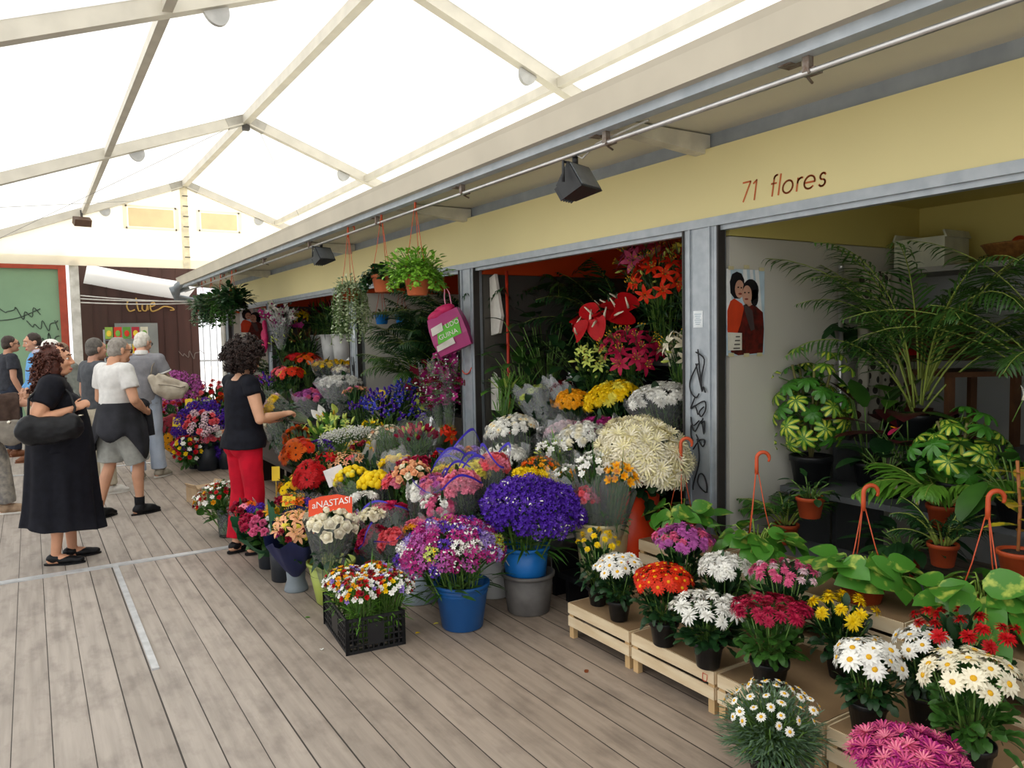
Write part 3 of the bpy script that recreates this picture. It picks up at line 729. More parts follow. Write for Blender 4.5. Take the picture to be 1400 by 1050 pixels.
def stems(n=26, seed=0, lower=.3):
    key = ('stems', n, seed, lower)
    if key in FO: return FO[key]
    r = random.Random(seed); b = MB()
    for i in range(n):
        a = i*2.39996; q = math.sqrt((i + .5)/n)
        b.tube([(math.cos(a)*q*lower, math.sin(a)*q*lower, 0), (math.cos(a)*q*.7, math.sin(a)*q*.7, .55), (math.cos(a)*q, math.sin(a)*q, 1)], .018, 4, 0, False)
        if i % 2 == 0:
            z = r.uniform(.3, .85); p = V((math.cos(a)*q*(lower + (1-lower)*z), math.sin(a)*q*(lower + (1-lower)*z), z))
            b.leaf(p, (math.cos(a+1)*.6, math.sin(a+1)*.6, .8), (math.cos(a), math.sin(a), 1), .36, .13, .5, (.3, 1, .8, 0), 1)
    me = b.mesh('stems', [stemm, leafm('leaf')]); FO[key] = me
    return me

def zquat(d):
    return V((0, 0, 1)).rotation_difference(V(d).normalized())
def flowers_on(t, rnd, c, rx, ry, hz, mix, n, phimax=1.45, mode='mix', jit=.25, squash=1.0, name='flower'):
    """n flowers on the dome of centre c (local) as parts of thing t; mix = [(kind, colour, second, size, weight)]"""
    tot = sum(x[4] for x in mix); n = min(n, 99)
    for i in range(n):
        u = (i + .5)/n
        ph = math.acos(1 - u*(1 - math.cos(phimax))); a = i*2.39996 + rnd.uniform(-.15, .15)
        if mode == 'mix': x = rnd.random()*tot
        else: x = ((a/(2*PI)) % 1)*tot*.999
        for k_, c1, c2, s, w in mix:
            if x < w: break
            x -= w
        d = V((math.sin(ph)*math.cos(a)/rx, math.sin(ph)*math.sin(a)/ry, math.cos(ph)/hz)).normalized()
        q = rnd.uniform(.93, 1.05)
        p = V(c) + V((rx*math.sin(ph)*math.cos(a)*q, ry*math.sin(ph)*math.sin(a)*q, hz*math.cos(ph)*q))
        d = (d + V((rnd.uniform(-jit, jit), rnd.uniform(-jit, jit), rnd.uniform(-jit, jit) + .15))).normalized()
        sp = Quaternion((0, 0, 1), rnd.uniform(0, 6.28)); ss = s*rnd.uniform(.85, 1.13)
        o = link(name, bloom(k_, c1, c2, rnd.randint(0, 1)), t, p, zquat(d) @ sp, (ss, ss, ss*squash))
film = clear_mat('clear_film', milk=.09, fac=.2); film2 = clear_mat('frosty_film', milk=.24, fac=.3)
def wrap_mesh(r0, r1, L, m, seed=0, seg=40, wave=.09, trim=None):
    """open cone of wrapping film, wavy at the rim; optional coloured band along the rim"""
    r = random.Random(seed); b = MB(); ph = [r.uniform(0, 6) for _ in range(4)]; wave = .045 if trim else wave; hf = 0 if trim else .05
    rows = 8; tt = [0, .16, .32, .48, .64, .8, .9, .972, 1]
    for j in range(rows+1):
        t = tt[j]
        for k_ in range(seg):
            a = 2*PI*k_/seg; w = 1 + wave*t*(math.sin(3*a+ph[0]) + .6*math.sin(7*a+ph[1]*t) + .5*math.sin(12*a+ph[2])*(hf > 0))
            rr = (r0 + (r1-r0)*t**.8)*w; zz = L*t*(1 + .12*t*math.sin(2*a+ph[3]) + hf*t*math.sin(9*a+ph[1]))
            b.v.append((rr*math.cos(a), rr*math.sin(a), zz))
    for j in range(rows):
        for k_ in range(seg):
            k2 = (k_+1) % seg; b.f.append([j*seg+k_, j*seg+k2, (j+1)*seg+k2, (j+1)*seg+k_]); b.m.append(1 if (trim and j == rows-1) else 0)
    return b.mesh('wrapping', [m] + ([trim] if trim else []))

def bunch(name, label, top, r, hz, mix, n, base=None, group=None, fol=('mum', 'dark'), seed=0, wrap=None, mode='mix', phimax=1.45, cat='flowers', ry=None, wl=1.1, wr=1.15, trim=None, jit=.25, extra=None):
    """cut flowers: stems gathered at base, flowers on a dome whose centre is top"""
    rnd = random.Random(label + str(seed)); top = V(top)
    base = V(base) if base is not None else top - V((0, 0, .38))
    ax = top - base; L = ax.length; q = zquat(ax)
    t = thing(name, label, cat, base, 0, group, q); ry = ry or r
    link('stems', stems(26, seed % 3), t, (0, 0, 0), None, (r*.8, ry*.8, L))
    if fol: link('foliage', foliage(fol[0], fol[1], seed % 2), t, (0, 0, L*.5), (0, 0, rnd.uniform(0, 6)), (r*.84, ry*.84, L*.5 + hz*.7))
    flowers_on(t, rnd, (0, 0, L), r, ry, hz, mix, n, phimax, mode, jit)
    if extra: flowers_on(t, rnd, (0, 0, L), r*1.05, ry*1.05, hz*1.2, extra[0], extra[1], 1.2, 'mix', jit)
    if wrap:
        link('wrapping', wrap_mesh(r*.3, r*wr, (L + hz*.6)*wl, wrap, seed + len(label), trim=trim), t, (0, 0, 0), (0, 0, rnd.uniform(0, 6)), (1, ry/r, 1))
    return t

def pot_mesh(rt, rb, h, m, rim=.012, seg=24):
    b = MB(); b.lathe([(rb*.9, 0), (rb, .004), (rt*.97, h*.82), (rt*.97+rim*.6, h*.83), (rt+rim*.5, h*.97), (rt+rim*.4, h), (rt*.93, h), (rt*.88, h*.6)], seg)
    return b.mesh('pot', m)
soil = mat('potting_soil', '#2c2119', .9, scale=60, var=.4)
blackpot = mat('black_pot_plastic', '#17181a', .4, var=.2, spec=.4); terra = mat('terracotta_plastic', '#b24a24', .5, var=.1, scale=4); terra2 = mat('salmon_plastic', '#cf7047', .5, var=.06)
def soil_part(t, r, z):
    b = MB(); b.lathe([(r, z - .03), (r, z), (0.002, z + .01)], 16); b.build('soil', soil, t)
def pot_flower(label, loc, prt, ph, r, hz, lift, mix, n, group=None, fol=('mum', 'dark'), seed=0, name='potted_chrysanthemum', potm=None, phimax=1.35, jit=.3, cat='plant', lean=(0, 0), mode='mix', ex=1.0, fh=1.0):
    """flowering plant in a plain round pot: pot, soil, foliage and each flower"""
    rnd = random.Random(label); t = thing(name, label, cat, loc, rnd.uniform(0, 6) if lean == (0, 0) else 0, group)
    link('pot', pot_mesh(prt, prt*.74, ph, potm or blackpot), t); soil_part(t, prt*.88, ph*.9)
    H = ph + lift
    link('foliage', foliage(fol[0], fol[1], seed % 2), t, (lean[0]*.5, lean[1]*.5, ph*.95 + lift*.22), (0, 0, rnd.uniform(0, 6)), (r*.80*ex, r*.80*ex, (lift*.8 + hz*.55)*fh))
    b = MB()
    for i in range(16):
        a = i*2.4; q = math.sqrt((i+.5)/16); b.tube([(math.cos(a)*q*prt*.5, math.sin(a)*q*prt*.5, ph*.9), (math.cos(a)*q*r*.8 + lean[0], math.sin(a)*q*r*.8 + lean[1], H + hz*.6*(1-q*q))], .003, 4)
    b.build('stems', stemm, t)
    flowers_on(t, rnd, (lean[0], lean[1], H), r, r, hz, mix, n, phimax, mode, jit)
    return t

def bucket(label, loc, rt, rb, h, m, name='bucket', group=None, ribs=(), handle=None, foot=None, seg=32, scale=1.0):
    t = thing(name, label, 'vase' if 'vase' in name else 'bucket', loc, 0, group)
    b = MB(); pr = [(rb*.93, 0), (rb, .006)]
    if foot: pr = [(foot*.97, 0), (foot, .008), (foot*.92, .03), (rb, .07)]
    z0 = pr[-1][1]
    for z in ribs:
        rr = rb + (rt - rb)*z; pr += [(rr, h*z - .006), (rr + .005, h*z), (rr + .001, h*z + .008)]
    pr += [(rt, h*.985), (rt*.955, h*.985), (rb*.93, .03 + z0)]
    b.lathe(pr, seg); b.build('body', m, t)
    b = MB(); b.lathe([(rt*.99, h - .02), (rt + .008, h - .02), (rt + .009, h), (rt*.96, h), (rt*.955, h - .02)], seg, capb=False); b.build('rim', m, t)
    w = MB(); w.lathe([(rt*.93, h*.7), (.002, h*.7)], 20, capb=False); w.build('water', mat('bucket_water', '#2c3328', .1), t)
    if handle:
        b = MB(); b.tube([V((math.cos(a)*(rt + .012), -math.sin(a)*rt*.25, h - .03 - math.sin(a)*rt*.95)) for a in [PI*i/12 for i in range(13)]], .003, 5); b.build('handle', handle, t)
    return t

# ---- leafy plants
def frond(b, p, az, el, L, LW, n, droop, rnd, m=0, ms=1, w=.022, up=.9, spread=.9):
    """palm leaf: arching stalk with two rows of narrow leaflets"""
    pts = [V(p)]; e = el; d0 = V((math.cos(az), math.sin(az), 0)); k = 12
    for i in range(k):
        e -= droop/k*(.4 + 1.3*i/k); pts.append(pts[-1] + (d0*math.cos(e) + V((0, 0, math.sin(e))))*(L/k))
    b.tube(pts, [.007*(1 - .8*i/k) for i in range(k+1)], 5, ms)
    for i in range(n):
        t = .25 + .74*i/(n-1); x = t*k; j = min(k-1, int(x)); c = pts[j].lerp(pts[j+1], x-j); d = (pts[j+1] - pts[j]).normalized()
        s = d.cross(V((0, 0, 1))).normalized(); n_ = s.cross(d)
        ll = LW*math.sin(PI*(.18 + .78*t))*rnd.uniform(.9, 1.1)
        for g in (-1, 1):
            dd = (d*(1.1 - .0*t) + s*g*spread + n_*.25*up + V((0, 0, rnd.uniform(-.1, .1)))).normalized()
            b.leaf(c, dd, n_, ll, w, rnd.uniform(.7, 1.5), (.5, 1, .8, 0), m, fold=.2)
def palm(label, loc, potr, poth, nf, L, LW, n, seed=0, col='palm', potm=None, el=(1.1, 1.45), droop=(1.0, 1.9), z0=0.0, name='potted_palm', group=None, w=.022, aim=None):
    rnd = random.Random(seed + 11); t = thing(name, label, 'plant', loc, 0, group)
    link('pot', pot_mesh(potr, potr*.75, poth, potm or blackpot), t); soil_part(t, potr*.88, poth*.9)
    for i in range(nf):
        a = i*2.39996 + rnd.uniform(-.25, .25); b = MB()
        if aim is not None: a = aim[0] + (i/(nf-1) - .5)*aim[1] + rnd.uniform(-.2, .2)
        q = rnd.uniform(.1, .55)*potr
        frond(b, (math.cos(a)*q, math.sin(a)*q, poth*.9 + z0*rnd.uniform(0, 1)), a, rnd.uniform(*el), L*rnd.uniform(.75, 1.1), LW, n, rnd.uniform(*droop), rnd, w=w)
        b.build('frond', [leafm(col), mat('palm_stalk', '#8a9a45', .5)], t)
    return t
HEART = (.25, .85, 1, .92, .72, .4, 0)
OVAL = (.25, .8, 1, .95, .65, 0)
def pothos_mat():
    return mat('pothos_leaf', '#4a862c', .32, scale=16, col2='#b4c455', lo=.56, hi=.68, spec=.5, trans=.14, stretch=(1, 1, 1), rnd=.1)
def pothos(label, loc, seed, potr=.085, poth=.13, n=36, big=.13, hook=True, trail=(), potm=None, group=None, ln=.10):
    rnd = random.Random(seed); t = thing('hanging_pothos', label, 'plant', loc, 0, group)
    pm = potm or terra
    link('pot', pot_mesh(potr, potr*.75, poth, pm), t); soil_part(t, potr*.88, poth*.9)
    ms = [pothos_mat(), mat('pothos_stem', '#86a544', .45)]
    for i in range(n):
        a = i*2.39996 + rnd.uniform(-.3, .3); el = .3 + 1.15*rnd.random(); fr_ = math.cos(a + 2.3) > .3 and el < .9; el += .5 if fr_ else 0; q = ln*rnd.uniform(.5, 1.25)
        o = V((math.cos(a)*potr*.55, math.sin(a)*potr*.4, poth*.9)); d = V((math.cos(a)*math.cos(el), math.sin(a)*math.cos(el), math.sin(el)))
        p2 = o + d*q; p3 = p2 + V((math.cos(a), math.sin(a), -.4)).normalized()*.03
        b = MB(); b.tube([o, o.lerp(p2, .6) + V((0, 0, .015)), p2, p3], .0035, 5, 1)
        a2 = a + rnd.uniform(-1.1, 1.1)*(.4 + el); ld = V((math.cos(a2), math.sin(a2), rnd.uniform(-.6, .35) + (.35 if fr_ else 0))).normalized(); sz = big*rnd.uniform(.75, 1.2)
        b.leaf(p3, ld, V((math.cos(a)*.6 - .25, math.sin(a)*.6 - .25, 1)), sz, sz*.78, rnd.uniform(.2, .8), HEART, 0, fold=.12)
        b.build('leaf', ms, t)
    for (a, L_, dz, m_) in trail:
        p = V((math.cos(a)*potr, math.sin(a)*potr, poth)); pts = [p]; k = 7
        for i in range(1, k+1): pts.append(p + V((math.cos(a)*L_*i/k, math.sin(a)*L_*i/k, .05*math.sin(PI*i/k) - dz*(i/k)**1.6)))
        b = MB(); b.tube(pts, .004, 5, 1)
        for i in range(2, k+1):
            g = 1 if i % 2 else -1; d = V((math.cos(a + g*.7), math.sin(a + g*.7), -.5)); s = big*rnd.uniform(.7, 1.0)
            b.leaf(pts[i], d, V((math.cos(a)*.5, math.sin(a)*.5, 1)), s, s*.72, .5, HEART, 0, fold=.12)
        b.build('vine', ms, t)
    if hook: hanger(t, potr, poth, hook if isinstance(hook, float) else .34, rnd.uniform(0, 6))
    return t
hookm = mat('orange_hanger_plastic', '#c4512c', .45, var=.08)
def hanger(t, r, z, h, rot, m=None, hook_r=.032):
    """plastic hanger: three wires that meet under a bent hook"""
    m = m or hookm
    b = MB()
    for i in range(3):
        a = rot + i*2*PI/3; b.tube([(math.cos(a)*r, math.sin(a)*r, z - .02), (math.cos(a)*r*.5, math.sin(a)*r*.5, z + h*.45), (math.cos(a)*.008, math.sin(a)*.008, z + h)], .0028, 5)
    b.build('hanger_wire', m, t)
    b = MB(); e = V((.843, -.536, 0)); c = V((0, 0, z + h + .07)) + e*hook_r
    pts = [(0, 0, z + h - .01), (0, 0, z + h + .03)] + [c + e*(-hook_r*math.cos(a)) + V((0, 0, hook_r*math.sin(a))) for a in [3.7*i/12 for i in range(13)]]
    b.tube(pts, [.010, .010] + [.0095]*10 + [.008, .007, .006], 8); b.build('hook', m, t)
def leafy(label, loc, name, potr, poth, n, L, W, col, seed=0, rise=.25, el=(.3, 1.3), bend=.7, prof=OVAL, potm=None, stalk=True, group=None, col2=None, extra=(), cat='plant', pot=True, m=None, fold=.15, hang=None):
    """pot plant whose leaves each rise on a stalk from the soil; every leaf is a part"""
    rnd = random.Random(seed + 5); t = thing(name, label, cat, loc, 0, group)
    if pot: link('pot', pot_mesh(potr, potr*.75, poth, potm or blackpot), t); soil_part(t, potr*.88, poth*.9)
    ms = [m or leafm(col), stemm, m or leafm(col2 or col)]
    for i in range(n):
        a = i*2.39996 + rnd.uniform(-.3, .3); e = rnd.uniform(*el); q = rise*rnd.uniform(.5, 1.15)
        o = V((math.cos(a)*potr*.3, math.sin(a)*potr*.3, poth*.88)); d = V((math.cos(a)*math.cos(e), math.sin(a)*math.cos(e), math.sin(e))); p = o + d*q
        b = MB()
        if stalk: b.tube([o, o.lerp(p, .5) + V((0, 0, .02)), p], .004, 5, 1)
        e2 = e - rnd.uniform(.3, .9); ld = V((math.cos(a)*math.cos(e2), math.sin(a)*math.cos(e2), math.sin(e2)))
        b.leaf(p, ld, V((-math.cos(a)*math.sin(e2), -math.sin(a)*math.sin(e2), math.cos(e2) + .05)), L*rnd.uniform(.7, 1.15), W*rnd.uniform(.8, 1.1), bend*rnd.uniform(.5, 1.4), prof, 2 if (col2 and i % 3 == 0) else 0, fold=fold)
        b.build('leaf', ms, t)
    for k_, c1, c2, s, x, y, z in extra: link('flower', bloom(k_, c1, c2), t, (x, y, z), Euler((rnd.uniform(-.4, .4), rnd.uniform(-.4, .4), rnd.uniform(0, 6))).to_quaternion(), s)
    if hang: hanger(t, potr, poth, hang, 1.0)
    return t
def schefflera(label, loc, potr, poth, H, Rr, n, seed=0, group=None):
    rnd = random.Random(seed); t = thing('umbrella_plant', label, 'plant', loc, 0, group)
    link('pot', pot_mesh(potr, potr*.78, poth, blackpot), t); soil_part(t, potr*.88, poth*.9)
    ms = [mat('schefflera_green', '#3f7a26', .35, var=.15, spec=.5), stemm, mat('schefflera_yellow', '#c9cf4a', .38, col2='#7fa534', scale=14, lo=.4, hi=.6, spec=.5)]
    b = MB()
    for i in range(5): b.tube([(0, 0, poth*.8), (math.cos(i*1.3)*.05, math.sin(i*1.3)*.05, poth + H*.4), (math.cos(i*1.3)*.12, math.sin(i*1.3)*.12, poth + H*.85)], .008, 6)
    b.build('stems', mat('woody_stem', '#6d6a3c', .7), t)
    for i in range(n):
        t_ = math.acos(1 - 1.75*(i + .5)/n); a = i*2.39996
        d = V((math.sin(t_)*math.cos(a), math.sin(t_)*math.sin(a), math.cos(t_))); q = rnd.uniform(.55, 1.12)
        c = V((d.x*Rr*q, d.y*Rr*q, poth + H*.45 + d.z*H*.55*q)); b = MB()
        b.tube([(d.x*.05, d.y*.05, c.z - .08), c], .003, 4, 1)
        f = (d + V((0, 0, .55))).normalized(); s, _, n_ = frame(f)
        yel = rnd.random() < .62
        for k_ in range(8):
            g = 2*PI*k_/8 + rnd.uniform(-.1, .1); e = (s*math.cos(g) + n_*math.sin(g) + f*.1).normalized()
            b.leaf(c, e, f, .075*rnd.uniform(.85, 1.2), .032, .9, (.25, .8, 1, .6), 0, fold=.2, m2=(2 if yel else 0))
        b.build('leaf_cluster', ms, t)
    return t
def trailer(label, loc, potr, poth, n, L, lw, col, seed=0, pot_m=None, hang=.4, mound=.12, fol='ivy', rail_z=None, drop=.7, group=None, strands=None, hookm_=None):
    """hanging pot with trailing strands"""
    rnd = random.Random(seed); t = thing('hanging_basket', label, 'plant', loc, 0, group)
    link('pot', pot_mesh(potr, potr*.74, poth, pot_m or terra2), t); soil_part(t, potr*.88, poth*.9)
    link('foliage', foliage(fol, col, 0), t, (0, 0, poth*.9), None, (mound*1.2, mound*1.2, mound))
    for i in range(n):
        a = i*2.39996; b = MB(); Ls = L*rnd.uniform(.45, 1.1); out = potr*rnd.uniform(1.0, 1.7)
        pts = [V((math.cos(a)*potr*.5, math.sin(a)*potr*.5, poth)), V((math.cos(a)*out*.9, math.sin(a)*out*.9, poth + .04))]
        k = 7
        for j in range(1, k+1): pts.append(V((math.cos(a)*out*(1 + .06*j) + rnd.uniform(-.012, .012), math.sin(a)*out*(1 + .06*j) + rnd.uniform(-.012, .012), poth + .03 - Ls*j/k)))
        b.tube(pts, .0022, 4, 1)
        for j in range(1, len(pts)):
            for g in range(4):
                p = pts[j-1].lerp(pts[j], rnd.random()); an = rnd.uniform(0, 6.28)
                b.leaf(p, (math.cos(an), math.sin(an), rnd.uniform(-.6, .3)), (math.cos(a)*.6, math.sin(a)*.6, .8), lw*rnd.uniform(.7, 1.2), lw*.75, .4, (.4, 1, .8, 0), 0)
        b.build('strand', [leafm(col), stemm], t)
    if hang: hanger(t, potr, poth, hang, rnd.uniform(0, 6), hookm_)
    return t
# ================================================================== PEOPLE
def remeshed(mb, vox, it=6, fac=.5):
    """one continuous surface from overlapping closed volumes"""
    me = mb.mesh('body', [], True); o = bpy.data.objects.new('tmp', me); COL.objects.link(o)
    r = o.modifiers.new('r', 'REMESH'); r.mode = 'VOXEL'; r.voxel_size = vox; r.use_smooth_shade = True
    if it:
        s = o.modifiers.new('s', 'SMOOTH'); s.factor = fac; s.iterations = it
    dg = bpy.context.evaluated_depsgraph_get(); dg.update()
    out = bpy.data.meshes.new_from_object(o.evaluated_get(dg))
    bpy.data.objects.remove(o); bpy.data.meshes.remove(me)
    out.polygons.foreach_set('use_smooth', [True]*len(out.polygons))
    return out
def wrinkle(me, amp, fx, fy, fz, seed=0, top=None):
    n = [v.normal.copy() for v in me.vertices]
    for v, nn in zip(me.vertices, n):
        p = v.co; a = mnoise.noise(V((p.x*fx + seed*7, p.y*fy, p.z*fz)))
        a2 = mnoise.noise(V((p.x*fx*2.3, p.y*fy*2.3 + seed*5, p.z*fz*2.3)))
        v.co = p + nn*(amp*(a + .45*a2))
    me.update()
def limb(b, pts, rad, seg=12):
    """tapered limb with rounded joints"""
    pts = [V(p) for p in pts]
    fine = []; fr_ = []
    n = len(pts)
    b.tube(pts, rad, seg)
    for p, r in zip(pts, rad): b.ball(p, r*.985, 12, 8)
def hand(b, wr, d, pn, side, curl=.5, s=1.0, spread=.1, thumb=.7):
    """palm, four bent fingers of unequal length and a thumb from the side of the palm; pn = palm normal"""
    d = V(d).normalized(); pn = V(pn); pn = (pn - d*pn.dot(d)).normalized(); ac = d.cross(pn)*side; wr = V(wr)
    Mx = Matrix((ac, d, pn)).transposed()
    b.ball(wr + d*.052*s, (.040*s, .056*s, .017*s), 12, 8, 0, Mx)
    b.tube([wr - d*.03*s, wr + d*.03*s], [.027*s, .027*s], 10)
    for i, (off, L) in enumerate(((.027, .074), (.009, .083), (-.009, .077), (-.026, .060))):
        p = wr + (d*(.092 - .004*abs(i-1.2)) + ac*off)*s; ang = curl*.5; dd = (d + ac*(off*spread*10)).normalized(); pts = [p - d*.022*s, p]
        for f in (.44, .32, .26):
            q = (dd*math.cos(ang) + pn*math.sin(ang)); p = p + q*L*f*s; pts.append(p); ang += curl*(.9 + .1*i)
        b.tube(pts, [.0092*s, .0090*s, .0084*s, .0076*s, .0062*s], 8)
        for p_, r_ in zip(pts[1:], (.0090, .0086, .0078, .0064)): b.ball(p_, r_*s, 8, 6)
    p = wr + (d*.022 + ac*.030)*s; q = (d*.62 + ac*.75 + pn*.3*thumb).normalized(); pts = [p - ac*.012*s, p + q*.034*s]; q2 = (d*.9 + ac*.25 + pn*.55*thumb).normalized(); pts += [pts[1] + q2*.03*s, pts[1] + q2*.052*s]
    b.tube(pts, [.013*s, .0115*s, .0098*s, .0075*s], 8)
    for p_, r_ in zip(pts, (.013, .0115, .0098, .0075)): b.ball(p_, r_*s, 8, 6)

def head_into(b, c, R, s=1.0, jowl=0.0):
    """skull, jaw, nose, ears; R = rotation of the head (local +Y = forward)"""
    c = V(c)
    def E(p, r, rot=None): b.ball(c + R @ (V(p)*s), tuple(x*s for x in r), 16, 12, 0, R if rot is None else R @ rot)
    E((0, -.012, .025), (.076, .096, .092)); E((0, .030, -.03), (.060, .062, .082)); E((0, .052, -.078), (.036, .036, .034))
    E((0, .078, .03), (.052, .02, .035)); E((-.036, .066, -.025), (.026, .024, .028)); E((.036, .066, -.025), (.026, .024, .028))
    E((0, .083, -.066), (.024, .014, .016)); E((0, .086, -.088), (.017, .013, .014))
    if jowl: E((0, .03, -.095), (.05*jowl, .05*jowl, .03))
    b.tube([c + R @ (V(p)*s) for p in ((0, .088, .028), (0, .103, .0), (0, .116, -.024), (0, .1, -.036))], [.009*s, .011*s, .014*s, .008*s], 8)
    b.ball(c + R @ (V((0, .114, -.024))*s), .0135*s, 8, 6); E((-.012, .1, -.03), (.009, .009, .008)); E((.012, .1, -.03), (.009, .009, .008))
    for g in (-1, 1):
        q = Euler((0, 0, g*-.35)).to_matrix(); E((g*.077, -.008, -.008), (.009, .02, .032), q); E((g*.084, -.016, .002), (.008, .014, .024), q)
def face_parts(t, c, R, s, skin2, iris='#4a3524', brow='#4a3a2a', lips='#a8584e'):
    c = V(c); P = lambda p: c + R @ (V(p)*s)
    for g in (-1, 1):
        e = MB(); e.ball(P((g*.031, .079, .012)), .0125*s, 10, 8); ey = e.build('eye', mat('eye_white', '#e8e4dd', .2), t)
        e = MB(); e.ball(P((g*.032, .0885, .012)), .0055*s, 8, 6); e.build('iris', mat('iris_' + iris[1:], iris, .2), ey)
        e = MB(); e.tube([P((g*.014, .096, .034)), P((g*.032, .095, .042)), P((g*.052, .08, .034))], [.0035*s, .0048*s, .002*s], 6); e.build('eyebrow', mat('brow_' + brow[1:], brow, .8), t)
    e = MB(); e.tube([P((-.024, .088, -.073)), P((-.008, .0985, -.0695)), P((0, .0985, -.071)), P((.008, .0985, -.0695)), P((.024, .088, -.073))], [.002*s, .0055*s, .005*s, .0055*s, .002*s], 8)
    e.tube([P((-.022, .088, -.075)), P((0, .0985, -.080)), P((.022, .088, -.075))], [.002*s, .0062*s, .002*s], 8); e.build('mouth', mat('lips_' + lips[1:], lips, .45), t)
def skin(h): return mat('skin_' + h[1:], h, .5, var=.06, scale=12, spec=.35)
def person(label, loc, yaw, H, J, skin_hex, top=None, vox=.0075, group=None, fem=False, belly=0.0, head=None, face=True, iris='#4a3524', brow='#4a3a2a', shoulder=1.0, hips=1.0, legr=1.0, armr=1.0, neck=1.0, jowl=0, hands=True):
    """J: joints in a 1.70 m body, facing +Y, +X = the person's right. Body is one continuous surface."""
    s = H/1.70
    t = thing('person', label, 'person', loc, yaw, group)
    D = dict(pel=(0, 0, .94), che=(0, .0, 1.27), nb=(0, -.01, 1.46), hd=(0, .03, 1.60), hp=0.0, hy=0.0, hr=0.0,
             sr=(.18, -.01, 1.405), sl=(-.18, -.01, 1.405), er=(.25, -.03, 1.13), el=(-.25, -.03, 1.13), wr=(.26, .07, .88), wl=(-.26, .07, .88),
             hr_=(.09, 0, .93), hl_=(-.09, 0, .93), kr=(.10, .02, .50), kl=(-.10, .02, .50), ar=(.10, -.02, .085), al=(-.10, -.02, .085), fr=.15, fl=-.15,
             hdr=(.0, .15, -1), hdl=(.0, .15, -1), pnr=(-1, 0, 0), pnl=(1, 0, 0), cur=.55, cul=.55)
    D.update(J)
    P = lambda k_: V(D[k_])*s
    b = MB()
    pel, che, nb = P('pel'), P('che'), P('nb'); w = shoulder
    # torso: ellipses along the spine
    rows = [(0, .10, .075), (.06, .165*hips, .118), (.14, .16*hips, .122 + belly*.6), (.25, .142, .108 + belly), (.36, .14, .105 + belly*.9), (.5, .15, .11 + belly*.5), (.66, .162*w, .112), (.8, .168*w, .1), (.92, .15*w, .078), (1.0, .075, .055)]
    z0 = pel - V((0, 0, .1*s)); rg = []
    for f, rx, ry in rows:
        if f < .55: c = z0.lerp(che, f/.55)
        else: c = che.lerp(nb, (f-.55)/.45)
        rg.append((c.x, c.y + belly*.45*s*(1 if .1 < f < .55 else 0), c.z, rx*s, ry*s))
    b.rings(rg, 24)
    if fem:
        for g in (-1, 1): b.ball(che + V((g*.075, .085, .0))*s, (.068*s, .062*s, .07*s), 12, 8)
    R = Euler((D['hp'], D['hr'], D['hy'])).to_matrix(); hc = P('hd')
    b.tube([nb - V((0, 0, .04*s)), nb + V((0, .0, .04*s)), hc + R @ (V((0, -.02, -.06))*s)], [.062*s*neck, .054*s*neck, .052*s*neck], 14)
    head_into(b, hc, R, s, jowl)
    for q in 'rl':
        g = 1 if q == 'r' else -1
        sh, el, wr = P('s'+q), P('e'+q), P('w'+q)
        b.ball(sh, .06*s*armr, 12, 8); limb(b, [che.lerp(nb, .75) + V((g*.08*s, 0, 0)), sh, sh.lerp(el, .45), el, el.lerp(wr, .3), wr], [.05*s, .054*s*armr, .049*s*armr, .040*s*armr, .041*s*armr, .026*s])
        if hands: hand(b, wr, D['hd'+q], D['pn'+q], g if q == 'r' else g, D['cu'+q], s*.98)
        hp, kn, an = P('h'+q+'_'), P('k'+q), P('a'+q); lr = legr
        limb(b, [hp, hp.lerp(kn, .3), hp.lerp(kn, .75), kn, kn.lerp(an, .3) + V((0, -.012*s, 0)), kn.lerp(an, .7), an], [.092*s*lr, .086*s*lr, .062*s*lr, .054*s*lr, .056*s*lr, .040*s*lr, .036*s])
        fa = D['f'+q]; fd = V((math.sin(fa), math.cos(fa), 0))
        limb(b, [an - fd*.035*s - V((0, 0, .045*s)), an + fd*.05*s - V((0, 0, .042*s)), an + fd*.13*s - V((0, 0, .058*s)), an + fd*.165*s - V((0, 0, .062*s))], [.036*s, .038*s, .030*s, .02*s])
    me = remeshed(b, vox, 3, .5); me.materials.append(skin(skin_hex)); link('body', me, t)
    if face: face_parts(t, hc, R, s, skin_hex, iris, brow)
    t['_x'] = 0; del t['_x']
    return t, P, s, R, hc, rg, D
def torso_cloth(rg, s, off, lo, hi, flare=0.0):
    out = []
    for i, (x, y, z, rx, ry) in enumerate(rg):
        if lo <= i <= hi: out.append((x, y, z, rx + off*s, ry + off*s))
    return out
def cloth(name, b, vox, m, t, it=5, amp=.004, f=(9, 9, 5), seed=0):
    me = remeshed(b, vox, it, .5)
    if amp: wrinkle(me, amp, *f, seed)
    me.materials.append(m); return link(name, me, t)
def sleeve(b, P, s, q, frac, r0, r1, g):
    sh, el, wr = P('s'+q), P('e'+q), P('w'+q); che, nb = P('che'), P('nb')
    if frac <= 1: pts = [che.lerp(nb, .7) + V((g*.07*s, 0, 0)), sh, sh.lerp(el, frac*.6), sh.lerp(el, frac)]; rr = [r0*1.05*s, r0*s, (r0*.5+r1*.5)*s, r1*s]
    else: pts = [che.lerp(nb, .7) + V((g*.07*s, 0, 0)), sh, sh.lerp(el, .5), el, el.lerp(wr, frac-1)]; rr = [r0*1.05*s, r0*s, r0*.9*s, (r0*.45+r1*.55)*s, r1*s]
    b.tube(pts, rr, 14)
    for p, r in zip(pts[:-1], rr[:-1]): b.ball(p, r*.98, 12, 8)
